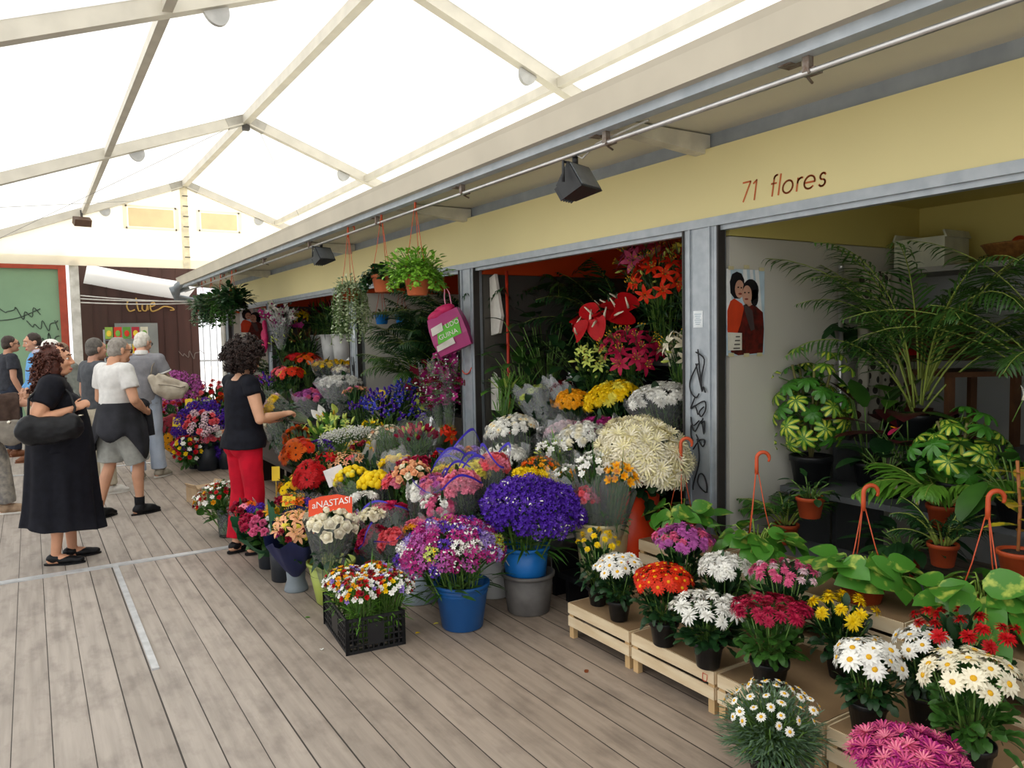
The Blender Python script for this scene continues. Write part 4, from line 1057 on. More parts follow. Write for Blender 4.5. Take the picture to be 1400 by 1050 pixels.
def trouser(b, P, s, q, frac, r0, rk, rh):
    hp, kn, an = P('h'+q+'_'), P('k'+q), P('a'+q)
    if frac <= 1: pts = [hp + V((0, 0, .02*s)), hp.lerp(kn, .4), hp.lerp(kn, frac)]; rr = [r0*s, r0*.97*s, rh*s]
    else: pts = [hp + V((0, 0, .02*s)), hp.lerp(kn, .4), kn, kn.lerp(an, .5), kn.lerp(an, frac-1)]; rr = [r0*s, r0*.92*s, rk*s, (rk*.5+rh*.5)*s, rh*s]
    b.tube(pts, rr, 16)
    for p, r in zip(pts[:-1], rr[:-1]): b.ball(p, r*.985, 12, 8)
def shoes(t, P, s, D, m, m2=None, hi=.0):
    k_ = 1.13 if hi else 1.0
    for q in 'rl':
        an = P('a'+q); fa = D['f'+q]; fd = V((math.sin(fa), math.cos(fa), 0)); sd = V((fd.y, -fd.x, 0))
        b = MB(); z = an.z
        M3 = Matrix((sd, fd, V((0, 0, 1)))).transposed()
        b.ball(an - fd*.012*s + V((0, 0, -.035*s)), (.043*s*k_, .062*s, .042*s*k_), 12, 8, 0, M3); b.ball(an + fd*.075*s + V((0, 0, -.05*s + (k_-1)*.1)), (.046*s*k_, .095*s, .034*s*k_**2), 12, 8, 0, M3); b.ball(an + fd*.15*s + V((0, 0, -.056*s)), (.041*s, .055*s, .028*s), 12, 8, 0, M3)
        if hi: b.ball(an + fd*.045*s + V((0, 0, -.036*s)), (.047*s, .085*s, .05*s), 12, 8, 0, M3); b.ball(an + fd*.11*s + V((0, 0, -.05*s)), (.046*s, .075*s, .04*s), 12, 8, 0, M3)
        if hi: b.tube([an + V((0, 0, -.04*s)), an + V((0, 0, hi*s))], [.052*s, .047*s], 12)
        o = cloth('shoe', b, .008, m, t, 3, 0)
        sl = MB(); pts = []
        for i in range(20):
            a = 2*PI*i/20; L_ = .125 if math.cos(a) > 0 else .125; pts.append(an + fd*(.06 + math.cos(a)*.148)*s + sd*(math.sin(a)*(.048 if math.cos(a) > -.2 else .04))*s + V((0, 0, -.088*s)))
        sl.slab(pts, (0, 0, .018*s)); sl.build('sole', m2 or m, o)
def curls(t, c, R, s, m, n, base_r, spots, seed, rad=.016, loops=2.2, ln=.07, size=.009):
    """hair mass with separate curls standing out of it"""
    rnd = random.Random(seed); b = MB(); c = V(c)
    for p, r in spots: b.ball(c + R @ (V(p)*s), tuple(x*s for x in r), 14, 10, 0, R)
    me = remeshed(b, .009, 3); wrinkle(me, .008*s, 38, 38, 38, seed); me.materials.append(m); h = link('hair', me, t)
    b = MB()
    for i in range(n):
        p, r = spots[rnd.randrange(len(spots))]
        d = V((rnd.gauss(0, 1), rnd.gauss(0, 1), rnd.gauss(0, 1))).normalized()
        if d.y > .55 and d.z < .3: continue
        lk = ln*(.45 if (d.z > .25 and ln > .08) else 1)
        st = V(p) + V((d.x*r[0], d.y*r[1], d.z*r[2]))*.93; pts = []
        sx, dd, nn = frame((d + V((0, 0, -.6 if ln > .08 else -.1))).normalized()); ph = rnd.uniform(0, 6)
        for j in range(9):
            u = j/8; a = ph + loops*2*PI*u; pts.append(c + R @ ((st + dd*(lk*u*rnd.uniform(.9, 1.1)) + sx*(math.cos(a)*rad) + nn*(math.sin(a)*rad))*s))
        b.tube(pts, [size*s]*7 + [size*.7*s, size*.3*s], 5)
    b.build('curls', m, h)
    return h
def cap_hair(t, c, R, s, m, spots, seed=0, amp=.004):
    b = MB(); c = V(c)
    for p, r in spots: b.ball(c + R @ (V(p)*s), tuple(x*s for x in r), 16, 12, 0, R)
    me = remeshed(b, .008, 3); wrinkle(me, amp*s, 30, 30, 14, seed); me.materials.append(m); return link('hair', me, t)
SHORT = [((0, -.022, .04), (.083, .092, .09)), ((0, -.062, -.01), (.07, .052, .07)), ((.055, -.03, .0), (.026, .045, .05)), ((-.055, -.03, .0), (.026, .045, .05))]
def glasses(t, c, R, s, dark=False):
    c = V(c); P = lambda p: c + R @ (V(p)*s); g = MB()
    for q in (-1, 1):
        g.tube([P((q*.034 + .026*math.cos(a), .099 - .008*abs(math.cos(a)), .01 + .019*math.sin(a))) for a in [2*PI*i/14 for i in range(15)]], .0022*s, 5)
        g.tube([P((q*.06, .094, .014)), P((q*.078, .05, .014)), P((q*.082, -.015, .01)), P((q*.08, -.03, -.006))], .0024*s, 5)
    g.tube([P((-.008, .1, .013)), P((0, .105, .016)), P((.008, .1, .013))], .0022*s, 5)
    o = g.build('glasses', mat('glasses_frame', '#23201e', .35), t)
    l = MB()
    for q in (-1, 1): l.ball(P((q*.034, .097, .01)), (.025*s, .003*s, .018*s), 12, 6, 0, R)
    l.build('lens', mat('sun_lens', '#151515', .1) if dark else clear_mat('spectacle_lens', fac=.3), o)
def cloth_mat(n, c, c2=None, r=.8, sc=20, b=.15): return mat(n, c, r, col2=c2, scale=sc, bump=b, spec=.2, var=.05)

# ---- woman in the long black dress, in profile to the right
t, P, s, R, hc, rg, D = person('woman in a long black dress holding the strap of a black shoulder bag', (.14, 6.56, 0), -PI/2 - .05, 1.60,
    dict(er=(.265, -.15, 1.13), wr=(.19, .13, 1.225), hdr=(-.2, .9, .45), pnr=(-.7, -.1, -.6), cur=1.25, el=(-.25, .03, 1.13), wl=(-.22, .12, .86), hdl=(.05, .2, -1), ar=(.09, -.05, .085), al=(-.08, .06, .085), kr=(.1, .0, .5), kl=(-.09, .05, .5), hy=-.25, hp=.02, fr=.25, fl=-.1),
    '#d39c7c', fem=True, belly=.075, shoulder=1.08, hips=1.2, legr=1.05, armr=1.3, jowl=1.0, brow='#3a2418', vox=.007)
navy = cloth_mat('black_jersey', '#0d0e16', '#15161f', .75)
b = MB(); b.rings([(x, y, z, rx + .022*s, ry + .028*s) for x, y, z, rx, ry in rg[1:9]] , 28)
for g in (-1, 1): b.ball(P('che') + V((g*.085, .10, -.02))*s, (.095*s, .085*s, .09*s), 14, 10)
for q, g in (('r', 1), ('l', -1)): sleeve(b, P, s, q, .5, .098, .088, g)
cloth('dress_bodice', b, .009, navy, t, 5, .003, (12, 12, 9), 1)
b = MB(); seg = 72; rowz = [1.13, 1.05, .95, .85, .7, .55, .4, .28]; rw = [(.19, .21), (.205, .225), (.21, .235), (.212, .24), (.213, .246), (.217, .255), (.225, .268), (.235, .285)]
for j, (z, (rx, ry)) in enumerate(zip(rowz, rw)):
    f = max(0, (j-1)/6)
    for k_ in range(seg):
        a = 2*PI*k_/seg; w = 1 + f*(.055*math.sin(9*a + .6) + .035*math.sin(14*a + j*.15) + .03*math.sin(5*a))
        b.v.append(((rx*math.cos(a)*w)*s, (.02 + ry*math.sin(a)*w - .01*f)*s, (z + .012*f*math.sin(4*a) - (.03*f*math.sin(a)))*s))
for j in range(len(rowz)-1):
    for k_ in range(seg): b.f.append([(j+1)*seg+k_, (j+1)*seg+(k_+1) % seg, j*seg+(k_+1) % seg, j*seg+k_]); b.m.append(0)
b.f.append([(len(rowz)-1)*seg + k_ for k_ in range(seg)]); b.m.append(0)
b.build('dress_skirt', navy, t)
shoes(t, P, s, D, cloth_mat('black_leather', '#141416', '#1d1d20', .4, 30, .05))
hairm = mat('auburn_hair', '#3f2018', .55, col2='#5c2e20', scale=40, stretch=(6, 6, 1), bump=.4)
curls(t, hc, R, s, hairm, 400, .1, [((0, -.03, .03), (.092, .103, .092)), ((0, -.07, -.07), (.105, .085, .11)), ((0, -.095, -.15), (.11, .075, .09)), ((.06, -.03, -.06), (.05, .07, .12)), ((-.06, -.03, -.06), (.05, .07, .12))], 3, .009, 2.0, .085, .0075)
hc1, R1, s1, P1 = hc, R, s, P
wt = t
def world(t_, p): return Matrix.Translation(t_.location) @ Euler(t_.rotation_euler).to_matrix().to_4x4() @ V(p)
bg_ = thing('shoulder_bag', "large slouchy black leather bag under the black-dressed woman's arm", 'bag', world(t, (.31*s, -.03*s, 1.11*s)), t.rotation_euler.z + .03)
lea = cloth_mat('bag_leather', '#141416', '#232427', .38, 14, .3)
b = MB(); b.ball((0, 0, -.03), (.075, .2, .095), 20, 14); b.ball((0, -.12, -.02), (.065, .1, .11), 14, 10); b.ball((0, .12, -.01), (.06, .09, .1), 14, 10); b.box((0, -.0, .02), (.08, .3, .1)); cloth('bag_body', b, .011, lea, bg_, 5, .009, (14, 9, 14), 4)
b = MB(); h0 = V((-.09, .20, .24)); b.tube([(.0, -.13, .06), (-.04, -.12, .2), (-.10, -.04, .29), (-.13, .06, .30), (-.12, .13, .22), (-.06, .16, .12), (0, .14, .05)], .009, 8); b.build('strap', lea, bg_)
b = MB(); b.lathe([(.017, -.004), (.019, 0), (.017, .004)], 12, (.05, .19, .07)); b.ball((.04, -.24, .05), .013); b.build('buckle', mat('buckle_metal', '#c9c4b5', .25, metal=.9), bg_)

# ---- woman in red trousers bending over the flowers
t, P, s, R, hc, rg, D = person('woman with dark curly hair in a black top and red trousers holding flowers', (1.34, 5.95, 0), -1.34, 1.585,
    dict(er=(.235, .03, 1.115), wr=(.16, .27, 1.13), hdr=(-.15, 1, .12), pnr=(-.3, -.1, -1), cur=.8, el=(-.23, .08, 1.1), wl=(-.1, .30, 1.06), hdl=(.3, 1, .05), pnl=(.3, -.1, 1), cul=.7, hp=-.42, hy=.05, hd=(0, .055, 1.595), nb=(0, .012, 1.46),
         kr=(.09, .03, .5), kl=(-.09, .0, .5), ar=(.085, .02, .095), al=(-.08, -.06, .095), fr=.1, fl=-.1), '#d3a283', fem=True, belly=.02, hips=1.14, legr=1.06, armr=1.05, brow='#1d1512', vox=.007)
b = MB(); b.rings([(x, y, z, rx + .017*s, ry + .02*s) for x, y, z, rx, ry in rg[2:9]], 26)
for g in (-1, 1): b.ball(P('che') + V((g*.075, .085, .0))*s, (.08*s, .075*s, .08*s), 12, 8)
for q, g in (('r', 1), ('l', -1)): sleeve(b, P, s, q, .3, .07, .07, g)
b.rings([(rg[1][0], rg[1][1] - .01, rg[1][2] - .01*s, rg[1][3] + .034*s, rg[1][4] + .046*s), (rg[2][0], rg[2][1] - .005, rg[2][2], rg[2][3] + .03*s, rg[2][4] + .036*s), (rg[3][0], rg[3][1], rg[3][2], rg[3][3] + .016*s, rg[3][4] + .018*s)], 24)
cloth('top', b, .009, cloth_mat('black_cotton', '#0f1018', '#171922', .85), t, 5, .004, (10, 10, 8), 2)
redt = cloth_mat('red_trousers', '#c8102c', '#b00c26', .75, 10)
b = MB(); b.rings([(x, y, z, rx + .016*s, ry + .02*s) for x, y, z, rx, ry in rg[0:3]], 24); b.ball(P('pel') + V((-.06, -.07, -.05))*s, (.085*s, .068*s, .09*s), 12, 8); b.ball(P('pel') + V((.06, -.07, -.05))*s, (.085*s, .068*s, .09*s), 12, 8)
trouser(b, P, s, 'r', 1.93, .102, .078, .078); trouser(b, P, s, 'l', 1.93, .102, .078, .08)
cloth('trousers', b, .009, redt, t, 5, .006, (14, 14, 7), 5)
shoes(t, P, s, D, mat('black_leather', '#141416'))
curls(t, hc, R, s, mat('dark_curly_hair', '#1e1412', .6, col2='#33211b', scale=40, bump=.3), 620, .12, [((0, -.03, .05), (.115, .12, .11)), ((.07, -.02, .0), (.06, .09, .1)), ((-.07, -.02, .0), (.06, .09, .1)), ((0, -.1, -.02), (.1, .07, .1))], 9, .013, 2.4, .055, .007)
rt = t
hands_mid = world(t, V((.02, .42, 1.10))*s)

# ---- man in a white shirt with a jacket tied round his waist
t, P, s, R, hc, rg, D = person('man in a white T-shirt and grey shorts with a dark jacket tied round his waist', (.66, 7.95, 0), -PI/2 + .5, 1.66,
    dict(er=(.27, .0, 1.13), wr=(.16, .19, 1.0), hdr=(-.5, .8, -.15), pnr=(-.6, -.5, 0), cur=.8, el=(-.26, .0, 1.13), wl=(-.15, .19, 1.0), hdl=(.5, .8, -.15), pnl=(.6, -.5, 0), hp=-.15, hy=-.15, kr=(.1, .13, .5), kl=(-.1, -.03, .5), ar=(.1, .12, .085), al=(-.1, -.17, .085), hd=(0, .06, 1.59)),
    '#c99678', belly=.055, shoulder=1.1, armr=1.1, brow='#6b5a4a', vox=.0085, jowl=.9)
b = MB(); b.rings([(x, y, z, rx + .022*s, ry + .022*s) for x, y, z, rx, ry in rg[2:9]] + [(rg[9][0], rg[9][1], rg[9][2] - .0, .085*s, .07*s)], 24)
for q, g in (('r', 1), ('l', -1)): sleeve(b, P, s, q, .62, .08, .078, g)
cloth('shirt', b, .010, cloth_mat('white_cotton', '#dcdbd8', '#cfcecb', .85), t, 4, .006, (9, 9, 7), 3)
b = MB(); b.rings([(x, y, z, rx + .02*s, ry + .022*s) for x, y, z, rx, ry in rg[0:4]], 24); trouser(b, P, s, 'r', .95, .125, .1, .115); trouser(b, P, s, 'l', .95, .125, .1, .115)
cloth('shorts', b, .010, cloth_mat('grey_shorts', '#a7a9a4', '#989a95', .8), t, 4, .005, (9, 9, 6), 4)
b = MB(); seg = 48; jz = [1.1, 1.04, .95, .85, .76, .70]; jr = [(.185, .175), (.2, .19), (.22, .215), (.245, .245), (.255, .26), (.25, .25)]
for side_ in (0, 1):
    for j, (z, (rx, ry)) in enumerate(zip(jz, jr)):
        for k_ in range(seg):
            a = 2*PI*k_/seg; f = j/5; w = (1 + f*(.09*math.sin(5*a) + .06*math.sin(9*a + 1))) - .03*side_
            low = f*(.10*math.sin(2*a + .4) + .06*math.sin(5*a))
            b.v.append((rx*math.cos(a)*w*s, (.02 + ry*math.sin(a)*w)*s, (z - low + (.12*f if math.sin(a) > .75 else 0))*s))
nn = len(jz)
for k_ in range(seg):
    k2 = (k_+1) % seg
    for j in range(nn-1): b.f.append([j*seg+k_, j*seg+k2, (j+1)*seg+k2, (j+1)*seg+k_]); b.m.append(0); o_ = nn*seg; b.f.append([o_+j*seg+k_, o_+(j+1)*seg+k_, o_+(j+1)*seg+k2, o_+j*seg+k2]); b.m.append(0)
    b.f.append([(nn-1)*seg+k_, (nn-1)*seg+k2, 2*nn*seg-seg+k2, 2*nn*seg-seg+k_]); b.m.append(0)
b.tube([V((.15, .16, 1.08))*s, V((.04, .27, 1.06))*s, V((0, .285, 1.04))*s, V((-.03, .3, .9))*s, V((-.05, .29, .7))*s], [.05*s, .045*s, .05*s, .05*s, .045*s], 10)
b.tube([V((-.15, .16, 1.08))*s, V((-.04, .27, 1.06))*s, V((.02, .30, .98))*s, V((.07, .29, .75))*s], [.05*s, .045*s, .05*s, .045*s], 10)
b.build('tied_jacket', cloth_mat('dark_jacket', '#26272b', '#33343a', .8, 8), t)
shoes(t, P, s, D, mat('black_leather', '#141416'), None, .02)
for q in 'rl':
    b = MB(); an = P('a'+q); b.tube([an - V((0, 0, .02)), an + V((0, 0, .09*s))], [.043*s, .047*s], 12); b.build('sock', cloth_mat('black_sock', '#141417', '#1b1b1f'), t)
cap_hair(t, hc, R, s, mat('grey_hair', '#98928a', .7, col2='#7d766e', scale=40, bump=.3), SHORT, 1); glasses(t, hc, R, s)

# ---- man in a grey polo shirt, seen from behind
t, P, s, R, hc, rg, D = person('white-haired man in a grey polo shirt and pale jeans with a bag on his shoulder', (1.12, 9.98, 0), -.28, 1.72,
    dict(er=(.27, .02, 1.15), wr=(.24, .24, 1.2), hdr=(-.3, .9, .2), pnr=(-.8, 0, -.3), el=(-.27, -.03, 1.14), wl=(-.24, .08, .9), hp=-.25, hy=-.55, hd=(.01, .06, 1.6), kr=(.10, .05, .5), kl=(-.09, -.02, .5), ar=(.12, .06, .085), al=(-.08, -.08, .085), fr=.6, fl=.1),
    '#cf9f86', belly=.05, shoulder=1.12, armr=1.05, vox=.009)
polo = cloth_mat('grey_polo', '#8d8d92', '#828288', .85)
b = MB(); b.rings([(x, y, z, rx + .022*s, ry + .022*s) for x, y, z, rx, ry in rg[1:9]] + [(rg[9][0], rg[9][1], rg[9][2], .085*s, .07*s)], 24)
for q, g in (('r', 1), ('l', -1)): sleeve(b, P, s, q, .6, .08, .08, g)
cloth('polo_shirt', b, .010, polo, t, 4, .005, (8, 8, 9), 6)
b = MB(); b.tube([P('nb') - V((0, 0, .0)), P('nb') + V((0, .005, .055))*s], [.08*s, .068*s], 16); cloth('collar', b, .008, cloth_mat('white_collar', '#dddcd8'), t, 2, 0)
for q in 'rl':
    b = MB(); sh, el = P('s'+q), P('e'+q); b.tube([sh.lerp(el, .56), sh.lerp(el, .63)], [.083*s, .083*s], 16); b.build('sleeve_trim', cloth_mat('white_collar', '#dddcd8'), t)
b = MB(); b.rings([(x, y, z, rx + .018*s, ry + .02*s) for x, y, z, rx, ry in rg[0:3]], 24); trouser(b, P, s, 'r', 1.95, .108, .082, .088); trouser(b, P, s, 'l', 1.95, .108, .082, .088)
cloth('jeans', b, .010, cloth_mat('pale_denim', '#b9c4d4', '#a8b5c8', .8, 6), t, 4, .007, (12, 12, 7), 7)
shoes(t, P, s, D, cloth_mat('beige_trainer', '#b8b0a0', '#a09888'), mat('trainer_sole', '#d9d6ce', .6), .01)
cap_hair(t, hc, R, s, mat('white_hair', '#dcd8cf', .7, col2='#c4bfb4', scale=40, bump=.3), SHORT, 2, .005); glasses(t, hc, R, s)
bg_ = thing('handbag', 'beige crescent handbag hanging behind the grey-shirted man', 'bag', world(t, (.26*s, -.10*s, 1.12*s)), t.rotation_euler.z + .35)
bl = cloth_mat('beige_bag', '#c9bfae', '#b5aa98', .6, 12, .25)
b = MB(); b.tube([(-.15, 0, .07), (-.08, 0, -.04), (.03, 0, -.10), (.15, 0, -.10), (.2, 0, -.05)], [.05, .085, .1, .09, .06], 14); b.ball((-.15, 0, .07), .05); b.ball((.2, 0, -.05), .06); b.tube([(-.1, 0, .1), (.04, 0, .02), (.19, 0, -.03)], [.04, .06, .045], 12); cloth('bag_body', b, .010, bl, bg_, 4, .006, (14, 14, 14), 3)
b = MB(); b.tube([(-.16, .0, .1), (-.13, .04, .22), (-.06, .08, .3), (.02, .09, .27), (.0, .06, .12), (.12, .02, .04)], .008, 8); b.build('strap', mat('bag_strap', '#8a8172', .6), bg_)
b = MB(); b.tube([(-.1, -.09, .0), (.03, -.115, -.02), (.14, -.1, -.05), (.2, -.07, -.04)], .006, 6); b.build('zip', mat('bag_zip', '#7d7466', .5), bg_)

# ---- people farther left
def simple(label, loc, yaw, H, J, sk, topm, botm, shoem, hairm_, long_sleeve=1.85, skirt=False, spots=SHORT, shirt_name='jumper', vox=.0095, soles=None, belly=.02, **kw):
    t, P, s, R, hc, rg, D = person(label, loc, yaw, H, J, sk, vox=vox, belly=belly, **kw)
    b = MB(); b.rings([(x, y, z, rx + .022*s, ry + .024*s) for x, y, z, rx, ry in rg[2:9]] + [(rg[9][0], rg[9][1], rg[9][2], .085*s, .07*s)], 24)
    for q, g in (('r', 1), ('l', -1)): sleeve(b, P, s, q, long_sleeve, .076, .047 if long_sleeve > 1 else .078, g)
    cloth(shirt_name, b, .011, topm, t, 4, .006, (9, 9, 7), 8)
    b = MB(); b.rings([(x, y, z, rx + .017*s, ry + .02*s) for x, y, z, rx, ry in rg[0:4]], 24); trouser(b, P, s, 'r', 1.95, .104, .08, .082); trouser(b, P, s, 'l', 1.95, .104, .08, .082)
    cloth('trousers', b, .011, botm, t, 4, .006, (11, 11, 7), 9)
    shoes(t, P, s, D, shoem, soles, .01)
    cap_hair(t, hc, R, s, hairm_, spots, 4)
    return t, P, s, R, hc, D
beige = cloth_mat('beige_trousers', '#c9c1ae', '#b9b09c'); brsh = cloth_mat('brown_shoe', '#7a4f35', '#6a4029', .5)
t, P, s, R, hc, D = simple('man in a light blue jumper and beige trousers facing left by the green board', (.09, 12.4, 0), PI/2 + .25, 1.76,
    dict(hp=-.2, hd=(0, .05, 1.6), el=(-.25, .04, 1.12), wl=(-.22, .2, .98), er=(.25, .0, 1.12), wr=(.22, .14, .95), ar=(.1, .1, .085), al=(-.1, -.12, .085), kr=(.1, .08, .5), kl=(-.1, 0, .5)),
    '#c9977c', cloth_mat('blue_wool', '#6fa6d8', '#5c94c8'), beige, brsh, mat('dark_hair', '#2b201b', .6, col2='#3a2c24', scale=40))
b = MB(); b.tube([P('nb') - V((0, 0, .01)), P('nb') + V((0, .005, .05))*s], [.078*s, .066*s], 16); b.build('collar', cloth_mat('striped_collar', '#c9c4d4'), t)
bp = thing('backpack', "dark backpack on the blue-jumpered man's back", 'bag', world(t, (0, -.19*s, 1.27*s)), t.rotation_euler.z)
b = MB(); b.ball((0, 0, 0), (.14, .075, .2), 16, 12); b.ball((0, -.05, -.06), (.1, .05, .1)); cloth('pack', b, .011, cloth_mat('navy_nylon', '#20242e', '#2a2f3a', .6), bp, 3, .004)
b = MB()
for g in (-1, 1): b.tube([(g*.1, .06, -.14), (g*.17, .17, -.1), (g*.16, .27, .05), (g*.13, .25, .14), (g*.1, .1, .18), (g*.09, .03, .14)], .013, 6)
b.build('strap', cloth_mat('navy_nylon', '#20242e'), bp)
t, P, s, R, hc, D = simple('man in a dark shirt and sunglasses at the left frame edge behind the blue jumper', (-.26, 13.3, 0), -PI/2 + .3, 1.74, dict(), '#b98a70', cloth_mat('charcoal_shirt', '#2c2e34', '#383a41'), cloth_mat('dark_jeans', '#2d3340', '#252a36'), brsh, mat('dark_hair', '#2b201b'), .6)
glasses(t, hc, R, s, True)
t, P, s, R, hc, D = simple('woman with light brown hair half hidden behind the black-dressed woman', (.33, 10.6, 0), PI/2 + .5, 1.62, dict(hp=-.1), '#d2a58c', cloth_mat('grey_green_top', '#7b7f78', '#6c7069'), cloth_mat('dark_jeans', '#2d3340'), brsh, mat('light_brown_hair', '#8a7058', .6, col2='#725a45', scale=40), 1.8, fem=True,
    spots=SHORT + [((0, -.07, -.08), (.085, .05, .08)), ((.06, -.03, -.05), (.03, .05, .08)), ((-.06, -.03, -.05), (.03, .05, .08))])
t, P, s, R, hc, D = simple('person in a white cap standing behind the light-brown-haired woman', (.25, 11.35, 0), PI/2 - .2, 1.66, dict(hp=-.1), '#b98a70', cloth_mat('olive_jacket', '#5d5f52', '#52544a'), beige, brsh, mat('dark_hair', '#2b201b'), 1.8)
b = MB(); b.ball(hc + R @ V((0, -.01, .06)), (.092*s, .105*s, .075*s), 16, 10, 0, R); b.ball(hc + R @ V((0, .1, .04)), (.07*s, .07*s, .012*s), 14, 8, 0, R); cloth('cap', b, .008, cloth_mat('white_cap', '#e4e2dc'), t, 3, 0)
t, P, s, R, hc, D = simple('grey-haired man in dark clothes almost hidden behind the white-shirted man', (.58, 9.3, 0), -PI/2 + .35, 1.66, dict(ar=(.1, .05, .085), kr=(.1, .04, .5)), '#c0917a', cloth_mat('slate_shirt', '#54575c', '#494c51'), beige, cloth_mat('white_shoe', '#d8d5ce'), mat('dark_grey_hair', '#66615b', .7, col2='#514c47', scale=40), .6)
# man at the very left edge with a jacket over his arm
t, P, s, R, hc, D = simple('man in white at the left frame edge carrying a brown jacket and a map', (-.42, 8.85, 0), -PI/2 + .05, 1.70,
    dict(er=(.25, .06, 1.12), wr=(.2, .29, 1.06), hdr=(-.1, 1, .05), pnr=(-1, 0, -.3), cur=.9, el=(-.24, .05, 1.12), wl=(-.16, .26, 1.05), hdl=(.3, 1, .0), ar=(.1, .16, .085), kr=(.1, .13, .5), al=(-.1, .03, .085)), '#c6947a', cloth_mat('white_cotton', '#dcdbd8'), cloth_mat('stone_trousers', '#9b958a', '#6d6a68'), cloth_mat('tan_shoe', '#a58d74', '#8d7660'), mat('grey_hair', '#98928a'), .62, soles=mat('trainer_sole', '#d9d6ce'))
jk = thing('jacket', 'brown jacket draped over the forearm of the man at the left edge', 'jacket', world(t, V((.2, .17, 1.12))*s), t.rotation_euler.z)
b = MB(); prof_ = [(.02, -.42), (.1, -.40), (.125, -.2), (.1, .0), (.05, .05), (-.05, .05), (-.09, .0), (-.1, -.25), (-.03, -.26)]
vs = []; fs = []
for j in range(9):
    y_ = -.17 + .3*j/8; sh_ = 1 + .12*math.sin(j*1.7)
    for x_, z_ in prof_: vs.append(V((x_*sh_, y_ + z_*.12*math.sin(j*.8), z_*(1 + .08*math.sin(j*1.1)))))
for j in range(8):
    for i in range(len(prof_)): a = j*9+i; c_ = j*9+(i+1) % 9; fs.append((a, c_, c_+9, a+9))
fs += [tuple(range(9)), tuple(reversed(range(72, 81)))]
b.add(vs, fs); cloth('jacket_cloth', b, .011, cloth_mat('brown_jacket', '#4a3a32', '#3b2d27'), jk, 4, .008, (10, 10, 6), 2)
mp_ = MB(); mp_.slab([V((.02, .33, 1.06))*s, V((.02, .48, 1.1))*s, V((.03, .5, .9))*s, V((.05, .38, .84))*s], (.004, 0, 0)); o = mp_.build('map', mat('map_paper', '#dfe0c8', .6, col2='#b9c9a0', scale=14)); o.location = t.location; o.rotation_euler = t.rotation_euler; tag(o, 'folded pale map in the hand of the man at the left edge', 'map')
sb = thing('cloth_bag', 'grey cloth bag hanging from the left-edge man under his jacket', 'bag', world(t, V((.30, .22, .80))*s), t.rotation_euler.z)
b = MB(); b.ball((0, 0, 0), (.05, .12, .13), 14, 10); b.box((0, 0, .05), (.08, .2, .14)); cloth('bag_body', b, .011, cloth_mat('grey_canvas', '#8d877d', '#7d776e'), sb, 4, .006, (9, 9, 9), 2)
b = MB(); b.tube([(0, -.08, .1), (-.03, -.03, .3), (-.06, 0, .36), (-.03, .05, .3), (0, .08, .1)], .008, 6); b.build('strap', cloth_mat('grey_canvas', '#8d877d'), sb)
# ================================================================== WHAT STANDS WHERE
def zz(p, z): return (p[0], p[1], z)
# ---- wooden crates in two tiers in front of stall 71
wood = mat('crate_wood', '#ead9b8', .7, scale=6, col2='#d8c09a', stretch=(3, .6, 3)); card = mat('crate_top', '#9c805e', .75, scale=4, col2='#876c4e'); wood2 = mat('crate_post', '#c9a878', .7, scale=8, var=.1)
def crate(label, x0, x1, y0, y1, z0, h, group):
    t = thing('wooden_crate', label, 'crate', ((x0+x1)/2, (y0+y1)/2, z0), 0, group); w, l = x1-x0, y1-y0
    for sx in (-1, 1):
        for sy in (-1, 1):
            b = MB(); b.box((sx*(w/2 - .022), sy*(l/2 - .026), h/2 - .003), (.028, .034, h - .006)); b.build('corner_post', wood2, t)
    for za, zb in ((.34*h, .62*h), (.70*h, .985*h)):
        for sx in (-1, 1):
            b = MB(); b.box((sx*(w/2 - .004), 0, (za+zb)/2), (.007, l - .012, zb-za)); b.build('slat', wood, t)
        for sy in (-1, 1):
            b = MB(); b.box((0, sy*(l/2 - .006), (za+zb)/2), (w - .02, .007, zb-za)); b.build('slat', wood, t)
    b = MB(); b.box((0, 0, h - .004), (w - .016, l - .022, .006)); b.build('top_board', card, t)
    return t
LY = (3.24, 2.73, 2.19, 1.67, 1.15, .63)
cl = ['pale wooden crate at the left end of the front tier, under white daisies', 'pale wooden crate in the front tier, second from the left, with a small red mark', 'pale wooden crate in the front tier, third from the left, under dark red flowers', 'pale wooden crate in the front tier, fourth from the left, under big white daisies', 'pale wooden crate at the right frame edge of the front tier']
for i in range(5):
    c_ = crate(cl[i], 2.37, 2.93, LY[i+1] + .004, LY[i] - .004, 0, .19, 'wooden crates of the front tier')
    if i == 1: scribble('red_mark', [[(.0, .03), (.0, .0), (.02, .0), (.025, .03)], [(.0, .03), (.02, .028)]], (-.2815, -.20, .135), (0, -1, 0), (0, 0, 1), .0015, mat('red_spray', '#d2553f', .6), c_)
UY = (3.33, 2.83, 2.28, 1.71, 1.16, .6)
cu = ['left end of the raised tier, beside the steel post', 'raised tier, second from the left', 'raised tier, third from the left', 'raised tier, fourth from the left', 'right end of the raised tier']
for i in range(5):
    crate('lower crate under the ' + cu[i].replace('the steel', 'a steel'), 2.96, 3.375, UY[i+1] + .004, UY[i] - .004, 0, .21, 'crates under the raised tier')
    crate('wooden crate holding pothos pots, ' + cu[i], 2.955, 3.38, UY[i+1] + .004, UY[i] - .004, .212, .21, 'wooden crates of the raised tier')

